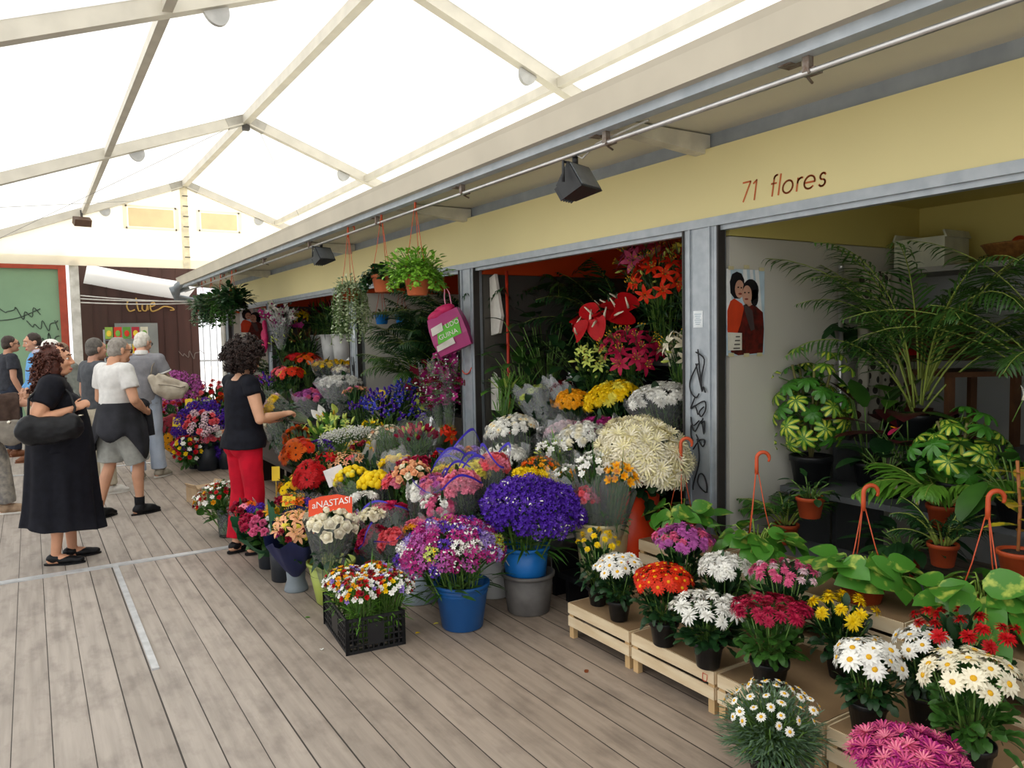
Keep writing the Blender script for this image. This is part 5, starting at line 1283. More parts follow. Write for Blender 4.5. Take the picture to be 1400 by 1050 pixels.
# ---- flowering pots on the front tier
pot_flower('white daisies in a small black pot on the left front crate', (2.43, 2.88, 0.19), .058, .105, .125, .085, .14, [('daisy', 'white', None, .036, 1)], 26, 'potted flowers on the crates')
pot_flower('sparse yellow button flowers on tall green stems at the left crate corner', (2.48, 3.11, 0.19), .055, .1, .12, .12, .19, [('mum', 'yellow', None, .021, 1)], 20, 'potted flowers on the crates', seed=1)
pot_flower('orange-red mums in a black pot behind the white ones on the second crate', (2.4, 2.53, 0.19), .065, .115, .135, .10, .16, [('daisy', 'redor', 'gold', .034, 1)], 44, 'potted flowers on the crates')
pot_flower('pink-white mums behind the orange-red mums', (2.75, 2.76, 0.19), .06, .11, .16, .10, .24, [('mum', 'mauve', None, .03, 2), ('mum', 'rose', None, .03, 1)], 48, 'potted flowers on the crates', seed=1)
pot_flower('low wide white mums nearest the crate edge, between orange-red and dark red pots', (2.39, 2.25, 0.19), .065, .115, .165, .07, .12, [('mum', 'white', 'lemon', .04, 1)], 22, 'potted flowers on the crates', seed=1)
pot_flower('tall white mums just behind the low wide white mums', (2.7, 2.44, 0.19), .06, .11, .125, .085, .19, [('mum', 'white', 'palepink', .038, 1)], 26, 'potted flowers on the crates')
pot_flower('dark red mums on tall stems in a black pot on the third crate', (2.43, 1.96, 0.19), .072, .125, .15, .05, .19, [('mum', 'crimson', None, .032, 3), ('mum', 'dark', None, .03, 1)], 34, 'potted flowers on the crates', fol=('mum', 'leaf'))
pot_flower('pale pink mums behind the dark red mums', (2.76, 2.15, 0.19), .06, .11, .15, .06, .24, [('mum', 'rose', None, .027, 2), ('mum', 'palepink', None, .026, 1)], 30, 'potted flowers on the crates', seed=1)
pot_flower('bright yellow mums between dark red mums and the raised crates', (2.76, 1.87, 0.19), .06, .11, .14, .085, .15, [('mum', 'yellow', None, .036, 1)], 13, 'potted flowers on the crates')
pot_flower('large white daisies with yellow centres in a black pot on the fourth crate', (2.46, 1.56, 0.19), .068, .115, .115, .10, .115, [('daisy', 'white', None, .044, 1)], 20, 'potted flowers on the crates', seed=1)
pot_flower('loose white daisies right of the large white daisy pot', (2.68, 1.48, 0.19), .06, .11, .10, .08, .16, [('daisy', 'white', None, .036, 1)], 12, 'potted flowers on the crates')
pot_flower('red mums in front of the raised crates at the right', (2.8, 1.41, 0.19), .06, .11, .18, .06, .22, [('mum', 'red', None, .032, 1)], 18, 'potted flowers on the crates', seed=1)
pot_flower('creamy white daisies on leggy stems at the right frame edge', (2.46, 1.21, 0.19), .07, .12, .145, .09, .19, [('daisy', 'cream', None, .042, 1)], 19, 'potted flowers on the crates', fol=('mum', 'leaf'))
pot_flower('pink and white spidery mums at the bottom right, in front of the crates', (2.2, 1.26, 0), .08, .13, .16, .075, .17, [('spider', 'mag', 'rose', .045, 2), ('spider', 'rose', 'pink', .042, 1)], 44, 'pots on the floor before the crates')
mg = pot_flower('grey-green marguerite bush dotted with small white daisies', (2.17, 1.74, 0), .085, .12, .17, .11, .13, [('marg', 'white', None, .018, 1)], 44, 'pots on the floor before the crates', fol=('fine', 'grey'), name='marguerite_bush', jit=.5, ex=1.25, fh=1.25)

link('foliage', foliage('fine', 'grey', 1), mg, (0, 0, .19), (PI, 0, 0), (.19, .19, .13)); link('foliage', foliage('fine', 'grey', 1), mg, (0, 0, .19), (0, 0, 2), (.19, .19, .16))
# ---- pothos in terracotta pots on the raised tier
pothos('pothos in a terracotta pot beside the graffiti post, leftmost on the raised crates', (3.1, 3.12, 0.42), 3, .085, .14, 26, .115, .36, [(-2.6, .2, .05, 0), (-.6, .12, .1, 0)])
pothos('pothos spilling over the second raised crate', (3.07, 2.56, 0.42), 8, .085, .13, 30, .12, .36, [(-1.9, .16, .22, 0), (-2.6, .18, .2, 0), (-1.0, .2, .12, 0)])
pothos('big-leaved pothos in a round terracotta pot on the third raised crate', (3.06, 1.97, 0.42), 21, .10, .115, 24, .17, .30, [(-1.1, .25, .14, 0), (-.6, .3, .12, 0)])
pothos('pothos in a terracotta pot at the right frame edge', (3.13, 1.49, 0.42), 34, .10, .12, 26, .16, .34, [(-2.7, .24, .1, 0), (-1.8, .14, .16, 0), (-1.0, .2, .1, 0)])

# ---- inside stall 71
dk = mat('dark_shelf', '#55585a', .6, scale=3)
def stand(label, x0, x1, y0, y1, z, m=None, h=.035, name='plant_shelf'):
    t = thing(name, label, 'shelf', ((x0+x1)/2, (y0+y1)/2, 0))
    b = MB(); b.box((0, 0, z - h/2), (x1-x0, y1-y0, h)); b.build('board', m or dk, t)
    for sy in (-1, 1):
        b = MB(); b.box((0, sy*((y1-y0)/2 - .05), (z-h)/2), (x1-x0 - .06, .03, z-h)); b.build('side_support', m or dk, t)
    return t
stand('low grey plant shelf just inside the stall with the poster', 3.52, 3.9, .5, 3.08, .36)
stand('middle grey plant shelf inside the stall with the poster', 3.91, 4.35, .5, 3.08, .66)
stand('upper grey plant shelf at the back of the stall with the poster', 4.36, 4.95, .5, 3.08, .92)
# shelf plants: positions along the shelves
palm('small parlour palm against the white wall under the poster', (3.74, 2.9, .36), .07, .12, 11, .34, .13, 13, 1, 'leaf', terra, (.7, 1.4), (.9, 1.7), group='palms of the yellow stall', w=.014)
leafy('small dark plant in a terracotta pot on the low shelf beside the parlour palm', (3.66, 2.68, 0.57), 'potted_plant', .075, .12, 26, .07, .04, 'dark', 3, .12, (.2, 1.4), potm=terra)
leafy('low peace lily with long dark leaves behind the big-leaved pothos', (3.74, 2.17, .36), 'peace_lily', .075, .12, 28, .2, .065, 'dark', 4, .16, (.4, 1.3), potm=terra, extra=[('spathe', 'cream', 'lemon', .045, -.02, .06, .42), ('spathe', 'cream', 'lemon', .045, .05, -.03, .36)])
palm('fine-leaved small palm in a terracotta pot low between two pothos', (3.62, 1.92, 0.49), .065, .11, 14, .28, .1, 16, 5, 'dark', terra, (.7, 1.4), (.7, 1.5), group='palms of the yellow stall', w=.009)
palm('feathery green palm in the middle of the stall shelves', zz((3.95, 2.1, 0.71), .58), .075, .13, 10, .42, .2, 13, 6, 'fresh', terra, (.7, 1.35), (.8, 1.5), group='palms of the yellow stall', w=.026)
schefflera('yellow-green umbrella plant in a black pot near the poster', zz((4.05, 2.96, 0.64), .66), .125, .19, .66, .27, 54, 1)
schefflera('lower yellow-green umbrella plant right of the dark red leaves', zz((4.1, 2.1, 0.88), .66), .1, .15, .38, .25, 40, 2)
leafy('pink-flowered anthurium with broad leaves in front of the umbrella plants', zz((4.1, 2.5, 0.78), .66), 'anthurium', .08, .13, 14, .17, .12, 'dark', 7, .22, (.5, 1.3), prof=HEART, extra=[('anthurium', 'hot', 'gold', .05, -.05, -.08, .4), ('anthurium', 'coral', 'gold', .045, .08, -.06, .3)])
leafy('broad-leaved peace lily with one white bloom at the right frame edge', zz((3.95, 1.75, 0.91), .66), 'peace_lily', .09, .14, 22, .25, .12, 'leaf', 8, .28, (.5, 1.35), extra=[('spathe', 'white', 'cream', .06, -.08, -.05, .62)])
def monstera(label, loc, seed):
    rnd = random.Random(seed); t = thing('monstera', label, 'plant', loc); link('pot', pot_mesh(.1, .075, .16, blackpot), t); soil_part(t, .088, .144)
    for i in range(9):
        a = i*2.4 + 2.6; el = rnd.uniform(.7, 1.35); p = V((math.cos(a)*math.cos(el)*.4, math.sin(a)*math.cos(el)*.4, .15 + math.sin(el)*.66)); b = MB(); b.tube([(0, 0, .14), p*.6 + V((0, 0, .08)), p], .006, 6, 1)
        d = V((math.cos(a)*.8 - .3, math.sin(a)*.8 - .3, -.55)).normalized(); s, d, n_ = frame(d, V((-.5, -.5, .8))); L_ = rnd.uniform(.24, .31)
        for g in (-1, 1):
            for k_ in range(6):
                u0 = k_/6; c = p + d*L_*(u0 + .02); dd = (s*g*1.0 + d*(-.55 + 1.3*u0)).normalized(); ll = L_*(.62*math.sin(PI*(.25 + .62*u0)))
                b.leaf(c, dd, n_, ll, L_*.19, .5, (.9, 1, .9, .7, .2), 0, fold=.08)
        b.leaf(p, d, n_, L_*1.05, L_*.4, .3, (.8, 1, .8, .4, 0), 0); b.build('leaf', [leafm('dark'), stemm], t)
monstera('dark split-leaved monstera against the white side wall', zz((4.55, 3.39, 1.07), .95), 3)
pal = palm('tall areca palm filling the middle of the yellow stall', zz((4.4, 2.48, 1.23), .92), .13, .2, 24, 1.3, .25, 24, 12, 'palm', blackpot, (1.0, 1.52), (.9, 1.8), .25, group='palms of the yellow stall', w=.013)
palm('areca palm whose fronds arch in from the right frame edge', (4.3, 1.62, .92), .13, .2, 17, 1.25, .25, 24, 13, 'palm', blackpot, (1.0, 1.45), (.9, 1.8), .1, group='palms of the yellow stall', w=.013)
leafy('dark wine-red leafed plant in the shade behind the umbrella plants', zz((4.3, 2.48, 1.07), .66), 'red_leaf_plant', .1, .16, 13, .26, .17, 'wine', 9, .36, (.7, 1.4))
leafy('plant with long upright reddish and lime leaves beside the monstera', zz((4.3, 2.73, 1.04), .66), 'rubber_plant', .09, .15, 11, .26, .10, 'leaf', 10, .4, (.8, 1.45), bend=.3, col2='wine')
def croton(label, loc):
    rnd = random.Random(4); t = thing('croton', label, 'plant', loc); link('pot', pot_mesh(.075, .055, .12, terra), t); soil_part(t, .066, .108)
    m = mat('croton_leaf', '#c9b52c', .35, col2='#5a6a22', scale=30, lo=.46, hi=.56, spec=.5); b = MB(); b.tube([(0, 0, .1), (.01, 0, .3), (0, .01, .5)], .007, 6); b.build('stem', mat('croton_stem', '#a86a3c', .6), t)
    for i in range(11):
        a = i*2.4; z = .2 + i*.027; b = MB(); b.leaf((0, 0, z), (math.cos(a), math.sin(a), rnd.uniform(-.1, .5)), (-math.cos(a)*.2, -math.sin(a)*.2, 1), rnd.uniform(.13, .19), .06, .4, OVAL, 0, fold=.15)
        b.build('leaf', [m if i % 4 else mat('croton_orange', '#d98a3a', .35, col2='#b8b23a', scale=20)], t)
croton('yellow-veined croton at the right frame edge behind the pothos', (3.47, 1.53, 0.56))
# poster of an embracing couple, taped to the side wall
def poster(label, x, y, z, w, h, face_dir=-1):
    t = thing('poster', label, 'poster', (x, y, z)); Q = lambda a, c_, k_=0: V((a*w, face_dir*(.001 + .0006*k_), c_*h))
    def shape(name, pts, m, k_):
        b = MB(); b.slab([Q(a, c_, k_) for a, c_ in pts], (0, -face_dir*.0006, 0)); b.build(name, m, t)
    E = lambda cx, cy, rx, ry, n=18, r=0: [(cx + rx*math.cos(2*PI*i/n + r), cy + ry*math.sin(2*PI*i/n + r)) for i in range(n)]
    shape('sheet', [(0, 0), (1, 0), (1, 1), (0, 1)], mat('poster_pale_blue', '#b9cfdc', .5), 0)
    for i, (a0, a1, b0, b1) in enumerate(((.0, .1, .0, .16), (.42, .52, .5, .64), (.6, .68, .7, .82), (.74, .84, .84, .96))): shape('stripe', [(b0, .35), (b1, .35), (a1, 1), (a0, 1)], mat('poster_white', '#e6e9ea', .5), 1)
    shape('red_jumper', [(.02, .30), (.02, .52), (.1, .63), (.2, .66), (.4, .6), (.5, .5), (.5, .25), (.05, .2)], mat('poster_red', '#c8401f', .5), 2)
    shape('dark_coat', [(.3, .0), (.1, .04), (.35, .35), (.45, .55), (.55, .6), (.75, .58), (.95, .5), (.98, .3), (.95, .02)], mat('poster_dark_red', '#6a1d17', .5, col2='#3a1512', scale=22), 3)
    shape('long_hair', [(.1, .72), (.08, .85), (.14, .94), (.26, .97), (.38, .95), (.45, .88), (.46, .76), (.34, .66), (.2, .66)], mat('poster_hair', '#15131a', .5), 4)
    shape('woman_face', E(.33, .77, .12, .105), mat('poster_skin', '#c59680', .5), 5)
    shape('curly_hair', E(.62, .76, .21, .13), mat('poster_hair', '#15131a', .5), 6); shape('curly_hair', E(.72, .67, .1, .1), mat('poster_hair', '#15131a', .5), 6)
    shape('man_face', E(.52, .70, .125, .115), mat('poster_skin', '#c59680', .5), 7); shape('hand', E(.55, .60, .09, .03), mat('poster_skin', '#c59680', .5), 8)
    for cx, cy, k_ in ((.29, .79, 6), (.37, .785, 6), (.46, .73, 8), (.56, .73, 8)): shape('eye', E(cx, cy, .022, .009, 8), mat('poster_hair', '#15131a', .5), k_ + 1)
    shape('smile', E(.34, .715, .05, .012, 10), mat('poster_lip', '#8d4038', .5), 6); shape('smile', E(.5, .655, .05, .011, 10), mat('poster_lip', '#8d4038', .5), 9)
    shape('sleeve', [(.42, .58), (.5, .6), (.66, .52), (.72, .3), (.62, .28), (.5, .45)], mat('poster_grey', '#4a3d3d', .5), 8)
    shape('caption_card', [(.02, .06), (.38, .06), (.38, .26), (.02, .27)], mat('poster_card', '#d9d6c8', .5), 9)
    for i in range(4): shape('caption_line', [(.16 + .02*i, .075 + .045*i), (.33, .075 + .045*i), (.33, .09 + .045*i), (.16 + .02*i, .09 + .045*i)], mat('poster_ink', '#5a5650', .5), 10)
    if face_dir == -1 and h > .45:
        for cx, cy in ((.1, 1.0), (.5, 1.02), (.9, 1.0), (.1, .0), (.5, -.01), (.85, -.01)):
            shape('tape', [(cx - .07, cy - .012), (cx + .07, cy - .012), (cx + .07, cy + .03), (cx - .07, cy + .03)], mat('yellow_tape', '#c9c096', .5), 11)
poster('poster of an embracing couple in red, taped to the white wall of the nearest stall', 3.465, 3.112, 1.48, .335, .51)
poster('smaller-looking poster of the same couple in the far stall with the red band', 3.62, 15.96, 1.62, .5, .66)
# back of stall 71
pl = thing('silver_pole', 'silver pole standing in the far left corner of the yellow stall', 'pole', (4.5, 3.07, 0)); b = MB(); b.tube([(0, 0, 0), (0, 0, 2.02)], .017, 10); b.build('tube', mat('rail_steel', '#c9c9c9'), pl); b = MB(); b.ball((0, 0, 2.03), .022); b.build('cap', mat('rail_steel', '#c9c9c9'), pl)
cur = MB(); vs = []; fs = []
for i in range(25):
    for j in range(2): vs.append(V((4.55 + .6*i/24, 2.98 + .02*math.sin(i*1.3), 2.0 - 1.0*j)))
for i in range(24): fs.append((2*i, 2*i+2, 2*i+3, 2*i+1))
cur.add(vs, fs)
def leafprint():
    m = bpy.data.materials.new('leaf_print_cloth'); m.use_nodes = True; nt = m.node_tree; N = nt.nodes; L = nt.links
    tc = N.new('ShaderNodeTexCoord'); vo = N.new('ShaderNodeTexVoronoi'); vo.inputs['Scale'].default_value = 16; rp = N.new('ShaderNodeValToRGB'); mp = N.new('ShaderNodeMapping'); mp.inputs['Scale'].default_value = (1.3, 1, .8)
    rp.color_ramp.interpolation = 'CONSTANT'; rp.color_ramp.elements[0].color = lin('#3d382f'); rp.color_ramp.elements[1].color = lin('#b9b3a2'); rp.color_ramp.elements[1].position = .36
    L.new(tc.outputs['Object'], mp.inputs[0]); L.new(mp.outputs[0], vo.inputs['Vector']); L.new(vo.outputs['Distance'], rp.inputs['Fac']); L.new(rp.outputs['Color'], N['Principled BSDF'].inputs['Base Color']); N['Principled BSDF'].inputs['Roughness'].default_value = .8
    return m
tag(cur.build('curtain', leafprint()), 'pale curtain printed with dark leaf shapes behind the silver pole', 'curtain')
ch = thing('wooden_chair', 'dark wooden folding chair half hidden at the back of the yellow stall', 'chair', (4.75, 2.42, .92), -.5); wd = mat('dark_wood', '#5a3a22', .5, col2='#482d1a', scale=8)
for x_, y_ in ((-.2, -.18), (.2, -.18), (-.2, .2), (.2, .2)): b = MB(); b.box((x_, y_, .21), (.04, .04, .42)); b.build('leg', wd, ch)
b = MB(); b.box((0, 0, .43), (.46, .44, .03)); b.build('seat', wd, ch); b = MB(); b.box((0, .22, .66), (.44, .03, .34), 0, Euler((-.2, 0, 0)).to_matrix()); b.build('backrest', wd, ch)
for s_ in (-1, 1): b = MB(); b.box((s_*.21, 0, .6), (.04, .42, .03)); b.build('armrest', wd, ch)
bx = thing('cardboard_box', 'white box on the high shelf of the yellow stall', 'box', (5.18, 2.86, 2.018)); b = MB(); b.box((0, 0, .1), (.3, .34, .2)); b.build('carton', mat('white_card', '#c9cbb6', .7), bx)
for s_ in (-1, 1): b = MB(); b.box((0, s_*.17, .215), (.3, .012, .05), 0, Euler((s_*.4, 0, 0)).to_matrix()); b.build('flap', mat('white_card', '#c9cbb6'), bx)
bk = thing('fruit_basket', 'wicker basket with red apples on the high shelf at the right edge', 'basket', (5.15, 2.3, 2.018)); b = MB(); b.lathe([(.14, 0), (.2, .1), (.21, .11), (.19, .1), (.13, .02)], 24); b.build('basket', mat('wicker', '#9a6a32', .7, col2='#7a5226', scale=40), bk)
for i in range(7):
    a = i*.9; o = MB(); o.ball((0, 0, 0), (.045, .045, .042), 12, 8); q = o.build('apple', mat('apple_red', '#b3241a', .3, col2='#c9681e', scale=3)); q.location = (5.15 + (.1*math.cos(a) if i else 0), 2.3 + (.1*math.sin(a) if i else 0), 2.1 + (.035 if i == 0 else 0)); tag(q, 'red apple in the wicker basket on the high shelf', 'apple', 'apples in the wicker basket')
leafy('red anthurium in a pot on the back shelf beside the tall areca palm', (4.66, 2.78, .92), 'anthurium', .08, .13, 12, .15, .1, 'fresh', 17, .24, (.6, 1.3), prof=HEART, extra=[('anthurium', 'red', 'gold', .075, -.08, -.1, .55), ('anthurium', 'red', 'gold', .07, .05, -.08, .53)])
# ---- buckets and cut flowers in front of and inside the anthurium stall
blueb = mat('blue_bucket', '#1d5796', .35, var=.07, scale=3); bblue = mat('bright_blue_bucket', '#1f74c4', .35, var=.05); paleb = mat('pale_blue_bucket', '#b9cbd8', .4, var=.04); whiteb = mat('white_bucket', '#d2d3d0', .4, var=.05); greyb = mat('grey_bucket', '#6d6a67', .6, scale=10, col2='#5b5856'); darkb = mat('dark_bucket', '#23282f', .4, var=.15); greenb = mat('olive_green_bucket', '#a3b052', .4, var=.05); creamb = mat('cream_bucket', '#cfc39a', .45, var=.05); redb = mat('orange_red_bucket', '#d8401a', .35, var=.06); greyv = mat('grey_vase', '#7b858c', .4, var=.06); blackb = mat('black_bucket', '#16171a', .4, var=.2)
bucket('big blue bucket on the boards holding mixed statice', (1.98, 3.7, 0), .150, .115, .255, blueb, ribs=(.8, .86))
bunch('mixed_statice', 'pink, purple and white mixed statice overflowing the big blue bucket', (1.95, 3.76, 0.38), .27, .19, [('spray', 'mag', 'white', .05, 4), ('spray', 'violet', 'white', .05, 2), ('spray', 'lilac', 'white', .05, 2), ('spray', 'mauve', None, .05, 2), ('spray', 'lime', 'yellow', .045, 1), ('spray', 'coral', None, .04, .6), ('spray', 'white', None, .045, .7)], 96, (1.97, 3.69, 0.05), fol=('narrow', 'leaf'), phimax=1.75)
bucket('grey bucket on the boards supporting the bright blue bucket', (2.42, 3.69, 0), .15, .125, .235, greyb)
bucket('bright blue bucket nested in the grey bucket, holding purple statice', (2.41, 3.70, .195), .138, .118, .2, bblue, handle=mat('wire_handle', '#b9b9b0', .4, metal=.6))
bunch('purple_statice', 'dense dark purple statice in the bright blue bucket', (2.41, 3.62, 0.6), .26, .15, [('spray', 'purple', None, .05, 6), ('spray', 'violet', 'white', .05, 2)], 98, (2.41, 3.70, .24), fol=('narrow', 'leaf'), phimax=1.6)
bunch('yellow_statice', 'small bunch of yellow statice behind the purple statice', (2.6, 3.84, 0.7), .16, .06, [('spray', 'yellow', None, .04, 1)], 22, (2.5, 3.9, .3), fol=None)
bucket('tall white cone vase with flared foot beside the grey bucket', (2.92, 4.03, 0), .115, .075, .42, whiteb, 'vase', foot=.13)
bucket('cream bucket packed with mixed wrapped bouquets', (2.83, 3.50, .18), .165, .13, .34, creamb, ribs=(.8,))
bucket('large orange-red bucket behind the cream bucket, under the cream spider mums', (3.04, 3.52, .02), .2, .165, .68, redb)
stand('low black step under the cream bucket', 2.66, 2.95, 3.36, 3.72, .18, blackb, name='display_step')
bunch('white_freesia', 'white freesia bouquet leaning out of the cream bucket', (2.76, 3.46, 0.82), .12, .11, [('freesia', 'white', None, .034, 1)], 26, (2.82, 3.48, .25), fol=('narrow', 'leaf'), wrap=film, wl=.95, wr=1.05)
bunch('yellow_freesia', 'golden yellow freesia bouquet in film, right side of the cream bucket', (2.78, 3.27, 0.8), .085, .09, [('freesia', 'gold', None, .034, 1)], 20, (2.84, 3.46, .25), fol=('narrow', 'leaf'), wrap=film, wl=.95)
bunch('pink_snapdragons', 'pink snapdragon bouquet in film drooping from the cream bucket', (2.7, 3.47, 0.64), .06, .1, [('carnation', 'pink', None, .022, 2), ('carnation', 'coral', None, .02, 1)], 20, (2.8, 3.5, .3), fol=None, wrap=film)
bunch('white_freesia', 'white and yellow freesia bundle in crinkled film left of the cream bucket', (2.72, 3.7, 0.75), .1, .07, [('freesia', 'white', 'gold', .03, 2), ('freesia', 'gold', None, .03, .6)], 20, (2.8, 3.55, .25), fol=('narrow', 'leaf'), wrap=film2, wl=1.0)
bunch('spider_mums', 'huge mass of creamy white spider mums above the orange-red bucket', (3.05, 3.38, 0.89), .27, .19, [('spider', 'cream', 'ivory', .07, 2), ('spider', 'ivory', 'cream', .07, 1)], 96, (3.05, 3.52, .62), fol=('mum', 'deep'), phimax=1.6)
bunch('white_chrysanthemums', 'white spray chrysanthemums left of the creamy spider mums', (3.1, 4, 0.88), .2, .15, [('mum', 'white', 'lemon', 0.036, 3), ('mum', 'cream', None, 0.036, 1)], 96, (3.1, 3.95, .45), fol=('mum', 'deep'), wrap=film, wl=.8)
for i_, (nm, z_, x0, x1) in enumerate((('lowest', .3, 2.66, 3.0), ('second', .5, 3.01, 3.38), ('third', .72, 3.53, 3.85), ('highest', .98, 3.86, 4.5))):
    stand(nm + ' black display step in the anthurium stall', x0, x1, 3.76 if i_ == 0 else 3.74 if i_ == 1 else 3.42, 5.7, z_, blackb, name='display_step')
def bb(label, loc, r=.12, h=.22, m=None): return bucket(label, loc, r, r*.8, h, m or blackb, seg=20)
bunch('white_chrysanthemums', 'white spray chrysanthemums in film by the left post of the anthurium stall', (2.95, 4.68, 0.9), .2, .14, [('mum', 'white', 'lemon', 0.032, 3), ('daisy', 'cream', None, 0.029, 1)], 98, (3.0, 4.6, .5), wrap=film, wl=.85, fol=('mum', 'deep'))
bunch('white_chrysanthemums', 'lower white chrysanthemum bunch under the film of the first white bunch', (2.75, 4.46, 0.76), .15, .1, [('mum', 'white', None, 0.032, 1)], 57, (2.85, 4.5, .32), wrap=film2, wl=.95, fol=('mum', 'deep'))
bunch('white_chrysanthemums', 'tall white chrysanthemums in film against the graffiti post', (3.56, 3.76, 1.15), .22, .13, [('mum', 'white', 'lemon', 0.038, 1)], 92, (3.6, 3.72, .74), wrap=film, wl=.95, fol=('mum', 'deep'))
bunch('yellow_chrysanthemums', 'bright yellow chrysanthemum bunch at the heart of the anthurium stall', (3.56, 4.26, 1.12), .21, .15, [('mum', 'yellow', None, .045, 4), ('mum', 'lemon', None, .05, 1)], 90, (3.62, 4.15, .74), fol=('mum', 'dark'))
bunch('golden_chrysanthemums', 'smaller golden-orange chrysanthemum bunch left of the bright yellow one', (3.4, 4.54, 1.11), .13, .1, [('mum', 'gold', None, 0.029, 1)], 67, (3.5, 4.6, .74), wrap=film, wl=.9)
bunch('magenta_chrysanthemums', 'magenta bunch in film below the bright yellow chrysanthemums', (3.25, 4.05, 0.98), .13, .07, [('mum', 'mag', None, .04, 1)], 34, (3.3, 4.1, .52), wrap=film, wl=.95)
bunch('pale_pink_chrysanthemums', 'pale pink bunch veiled in film between white and magenta', (3.2, 4.39, 0.92), .13, .08, [('mum', 'palepink', None, 0.029, 1)], 57, (3.22, 4.25, .52), wrap=film2, wl=1.0)
bunch('brown_red_chrysanthemums', 'dull red-brown bunch in film behind the golden chrysanthemums', (3.7, 5.08, 1.17), .1, .06, [('mum', 'dark', None, .036, 1), ('mum', 'brown', None, .036, 1)], 24, (3.7, 4.8, .75), wrap=film2, wl=1.05)
bunch('lime_chrysanthemums', 'pale green bunch hidden in frosty film at the back left of the anthurium stall', (3.6, 5.29, 1.09), .16, .09, [('mum', 'lime', None, .035, 1)], 26, (3.62, 5.05, .74), wrap=film2, wl=1.1)
bunch('white_freesia', 'green-white freesia bundle in the lower middle, under the pale pink bunch', (2.85, 4.02, 0.86), .12, .07, [('freesia', 'white', None, .032, 2), ('bud', 'lime', None, .02, 2)], 34, (2.9, 4.0, .32), fol=('narrow', 'fresh'), wrap=film, wl=.9)
bunch('orange_yellow_freesia', 'orange and yellow freesia bundle left of the cream bucket flowers', (2.72, 3.99, 0.76), .12, .07, [('freesia', 'gold', None, .03, 2), ('freesia', 'orange', None, .03, 1)], 30, (2.8, 4.05, .32), fol=('narrow', 'leaf'))
bunch('red_anthuriums', 'glossy red anthuriums standing high in the dark stall', (3.95, 4.81, 1.75), .28, .1, [('anthurium', 'red', 'cream', .11, 1)], 18, (4.2, 4.8, 1.3), fol=('narrow', 'dark'), phimax=1.3, jit=.6)
bunch('orange_lilies', 'orange-red lilies high against the right post of the anthurium stall', (3.9, 4.11, 1.99), .2, .2, [('lily', 'redor', None, .078, 3), ('bud', 'lime', None, .03, 1)], 28, (4.15, 4.35, 1.44), fol=('narrow', 'dark'), phimax=1.7, jit=.5)
bunch('pink_lilies', 'dusky pink lilies topmost at the back of the anthurium stall', (4.2, 4.65, 2.18), .2, .14, [('lily', 'rose', None, .095, 2), ('bud', 'lime', None, .034, 1)], 17, (4.4, 4.45, 1.44), fol=('narrow', 'dark'), phimax=1.6, jit=.5)
bunch('red_lilies', 'crimson lilies below the anthuriums', (3.75, 4.28, 1.49), .2, .1, [('lily', 'crimson', None, .085, 1)], 16, (3.95, 4.5, 1.1), fol=('narrow', 'dark'), jit=.5)
bunch('green_white_lilies', 'pale green lily buds opening white in front of the anthuriums', (3.8, 4.75, 1.39), .2, .1, [('lily', 'lime', None, .06, 2), ('bud', 'lime', None, .036, 2)], 24, (3.95, 4.95, 1.05), fol=('broad', 'dark'), jit=.5)
bunch('white_lilies', 'cream lilies beside the graffiti post under the orange lilies', (3.68, 3.72, 1.45), .1, .15, [('lily', 'cream', None, .075, 2), ('bud', 'lime', None, .035, 1)], 12, (3.82, 3.8, 1.05), fol=('narrow', 'dark'), phimax=1.8, jit=.5)
bunch('yellow_lilies', 'yellow-green lily buds at the very top by the graffiti post', (4, 4.06, 2.15), .1, .1, [('lily', 'lemon', None, .06, 1), ('bud', 'lime', None, .034, 1)], 10, (4.02, 3.85, 1.44), fol=('narrow', 'dark'), jit=.5)
bunch('tuberoses', 'upright green tuberose spikes by the left post of the anthurium stall', (3.4, 5.47, 1.09), .1, .14, [('spike', 'green', None, .06, 2), ('spike', 'lime', None, .05, 1)], 24, (3.25, 5.4, .5), fol=('narrow', 'fresh'), phimax=1.0, jit=.12)
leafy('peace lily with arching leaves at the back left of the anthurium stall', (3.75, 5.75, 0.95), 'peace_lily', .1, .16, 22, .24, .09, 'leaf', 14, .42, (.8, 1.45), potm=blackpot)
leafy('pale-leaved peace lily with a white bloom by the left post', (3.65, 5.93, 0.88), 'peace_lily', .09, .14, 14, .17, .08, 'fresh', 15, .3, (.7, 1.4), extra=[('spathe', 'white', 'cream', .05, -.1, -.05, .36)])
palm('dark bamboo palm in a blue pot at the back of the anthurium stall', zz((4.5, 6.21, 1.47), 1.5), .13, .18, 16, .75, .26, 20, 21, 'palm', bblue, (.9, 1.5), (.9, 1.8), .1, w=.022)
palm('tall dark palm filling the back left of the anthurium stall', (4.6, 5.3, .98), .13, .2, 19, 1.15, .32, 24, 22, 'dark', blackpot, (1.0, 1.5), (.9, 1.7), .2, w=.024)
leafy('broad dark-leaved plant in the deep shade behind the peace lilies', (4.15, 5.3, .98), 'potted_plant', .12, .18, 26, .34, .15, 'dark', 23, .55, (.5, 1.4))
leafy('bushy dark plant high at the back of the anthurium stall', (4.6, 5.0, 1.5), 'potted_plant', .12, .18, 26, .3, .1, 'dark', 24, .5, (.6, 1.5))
bucket('blue and yellow striped bucket on the high shelf of the anthurium stall', (5.1, 4.35, 2.02), .12, .1, .24, mat('striped_bucket', '#2a4f9a', .4, col2='#d9b822', scale=1.2, lo=.55, hi=.56, stretch=(.1, .1, 6)), handle=blackb)
bunch('red_tulips', 'few red tulips low by the left post of the anthurium stall', (3.65, 6.19, 1.05), .08, .08, [('tulip', 'red', None, .03, 1)], 8, (3.7, 5.6, .74), fol=('broad', 'dark'))
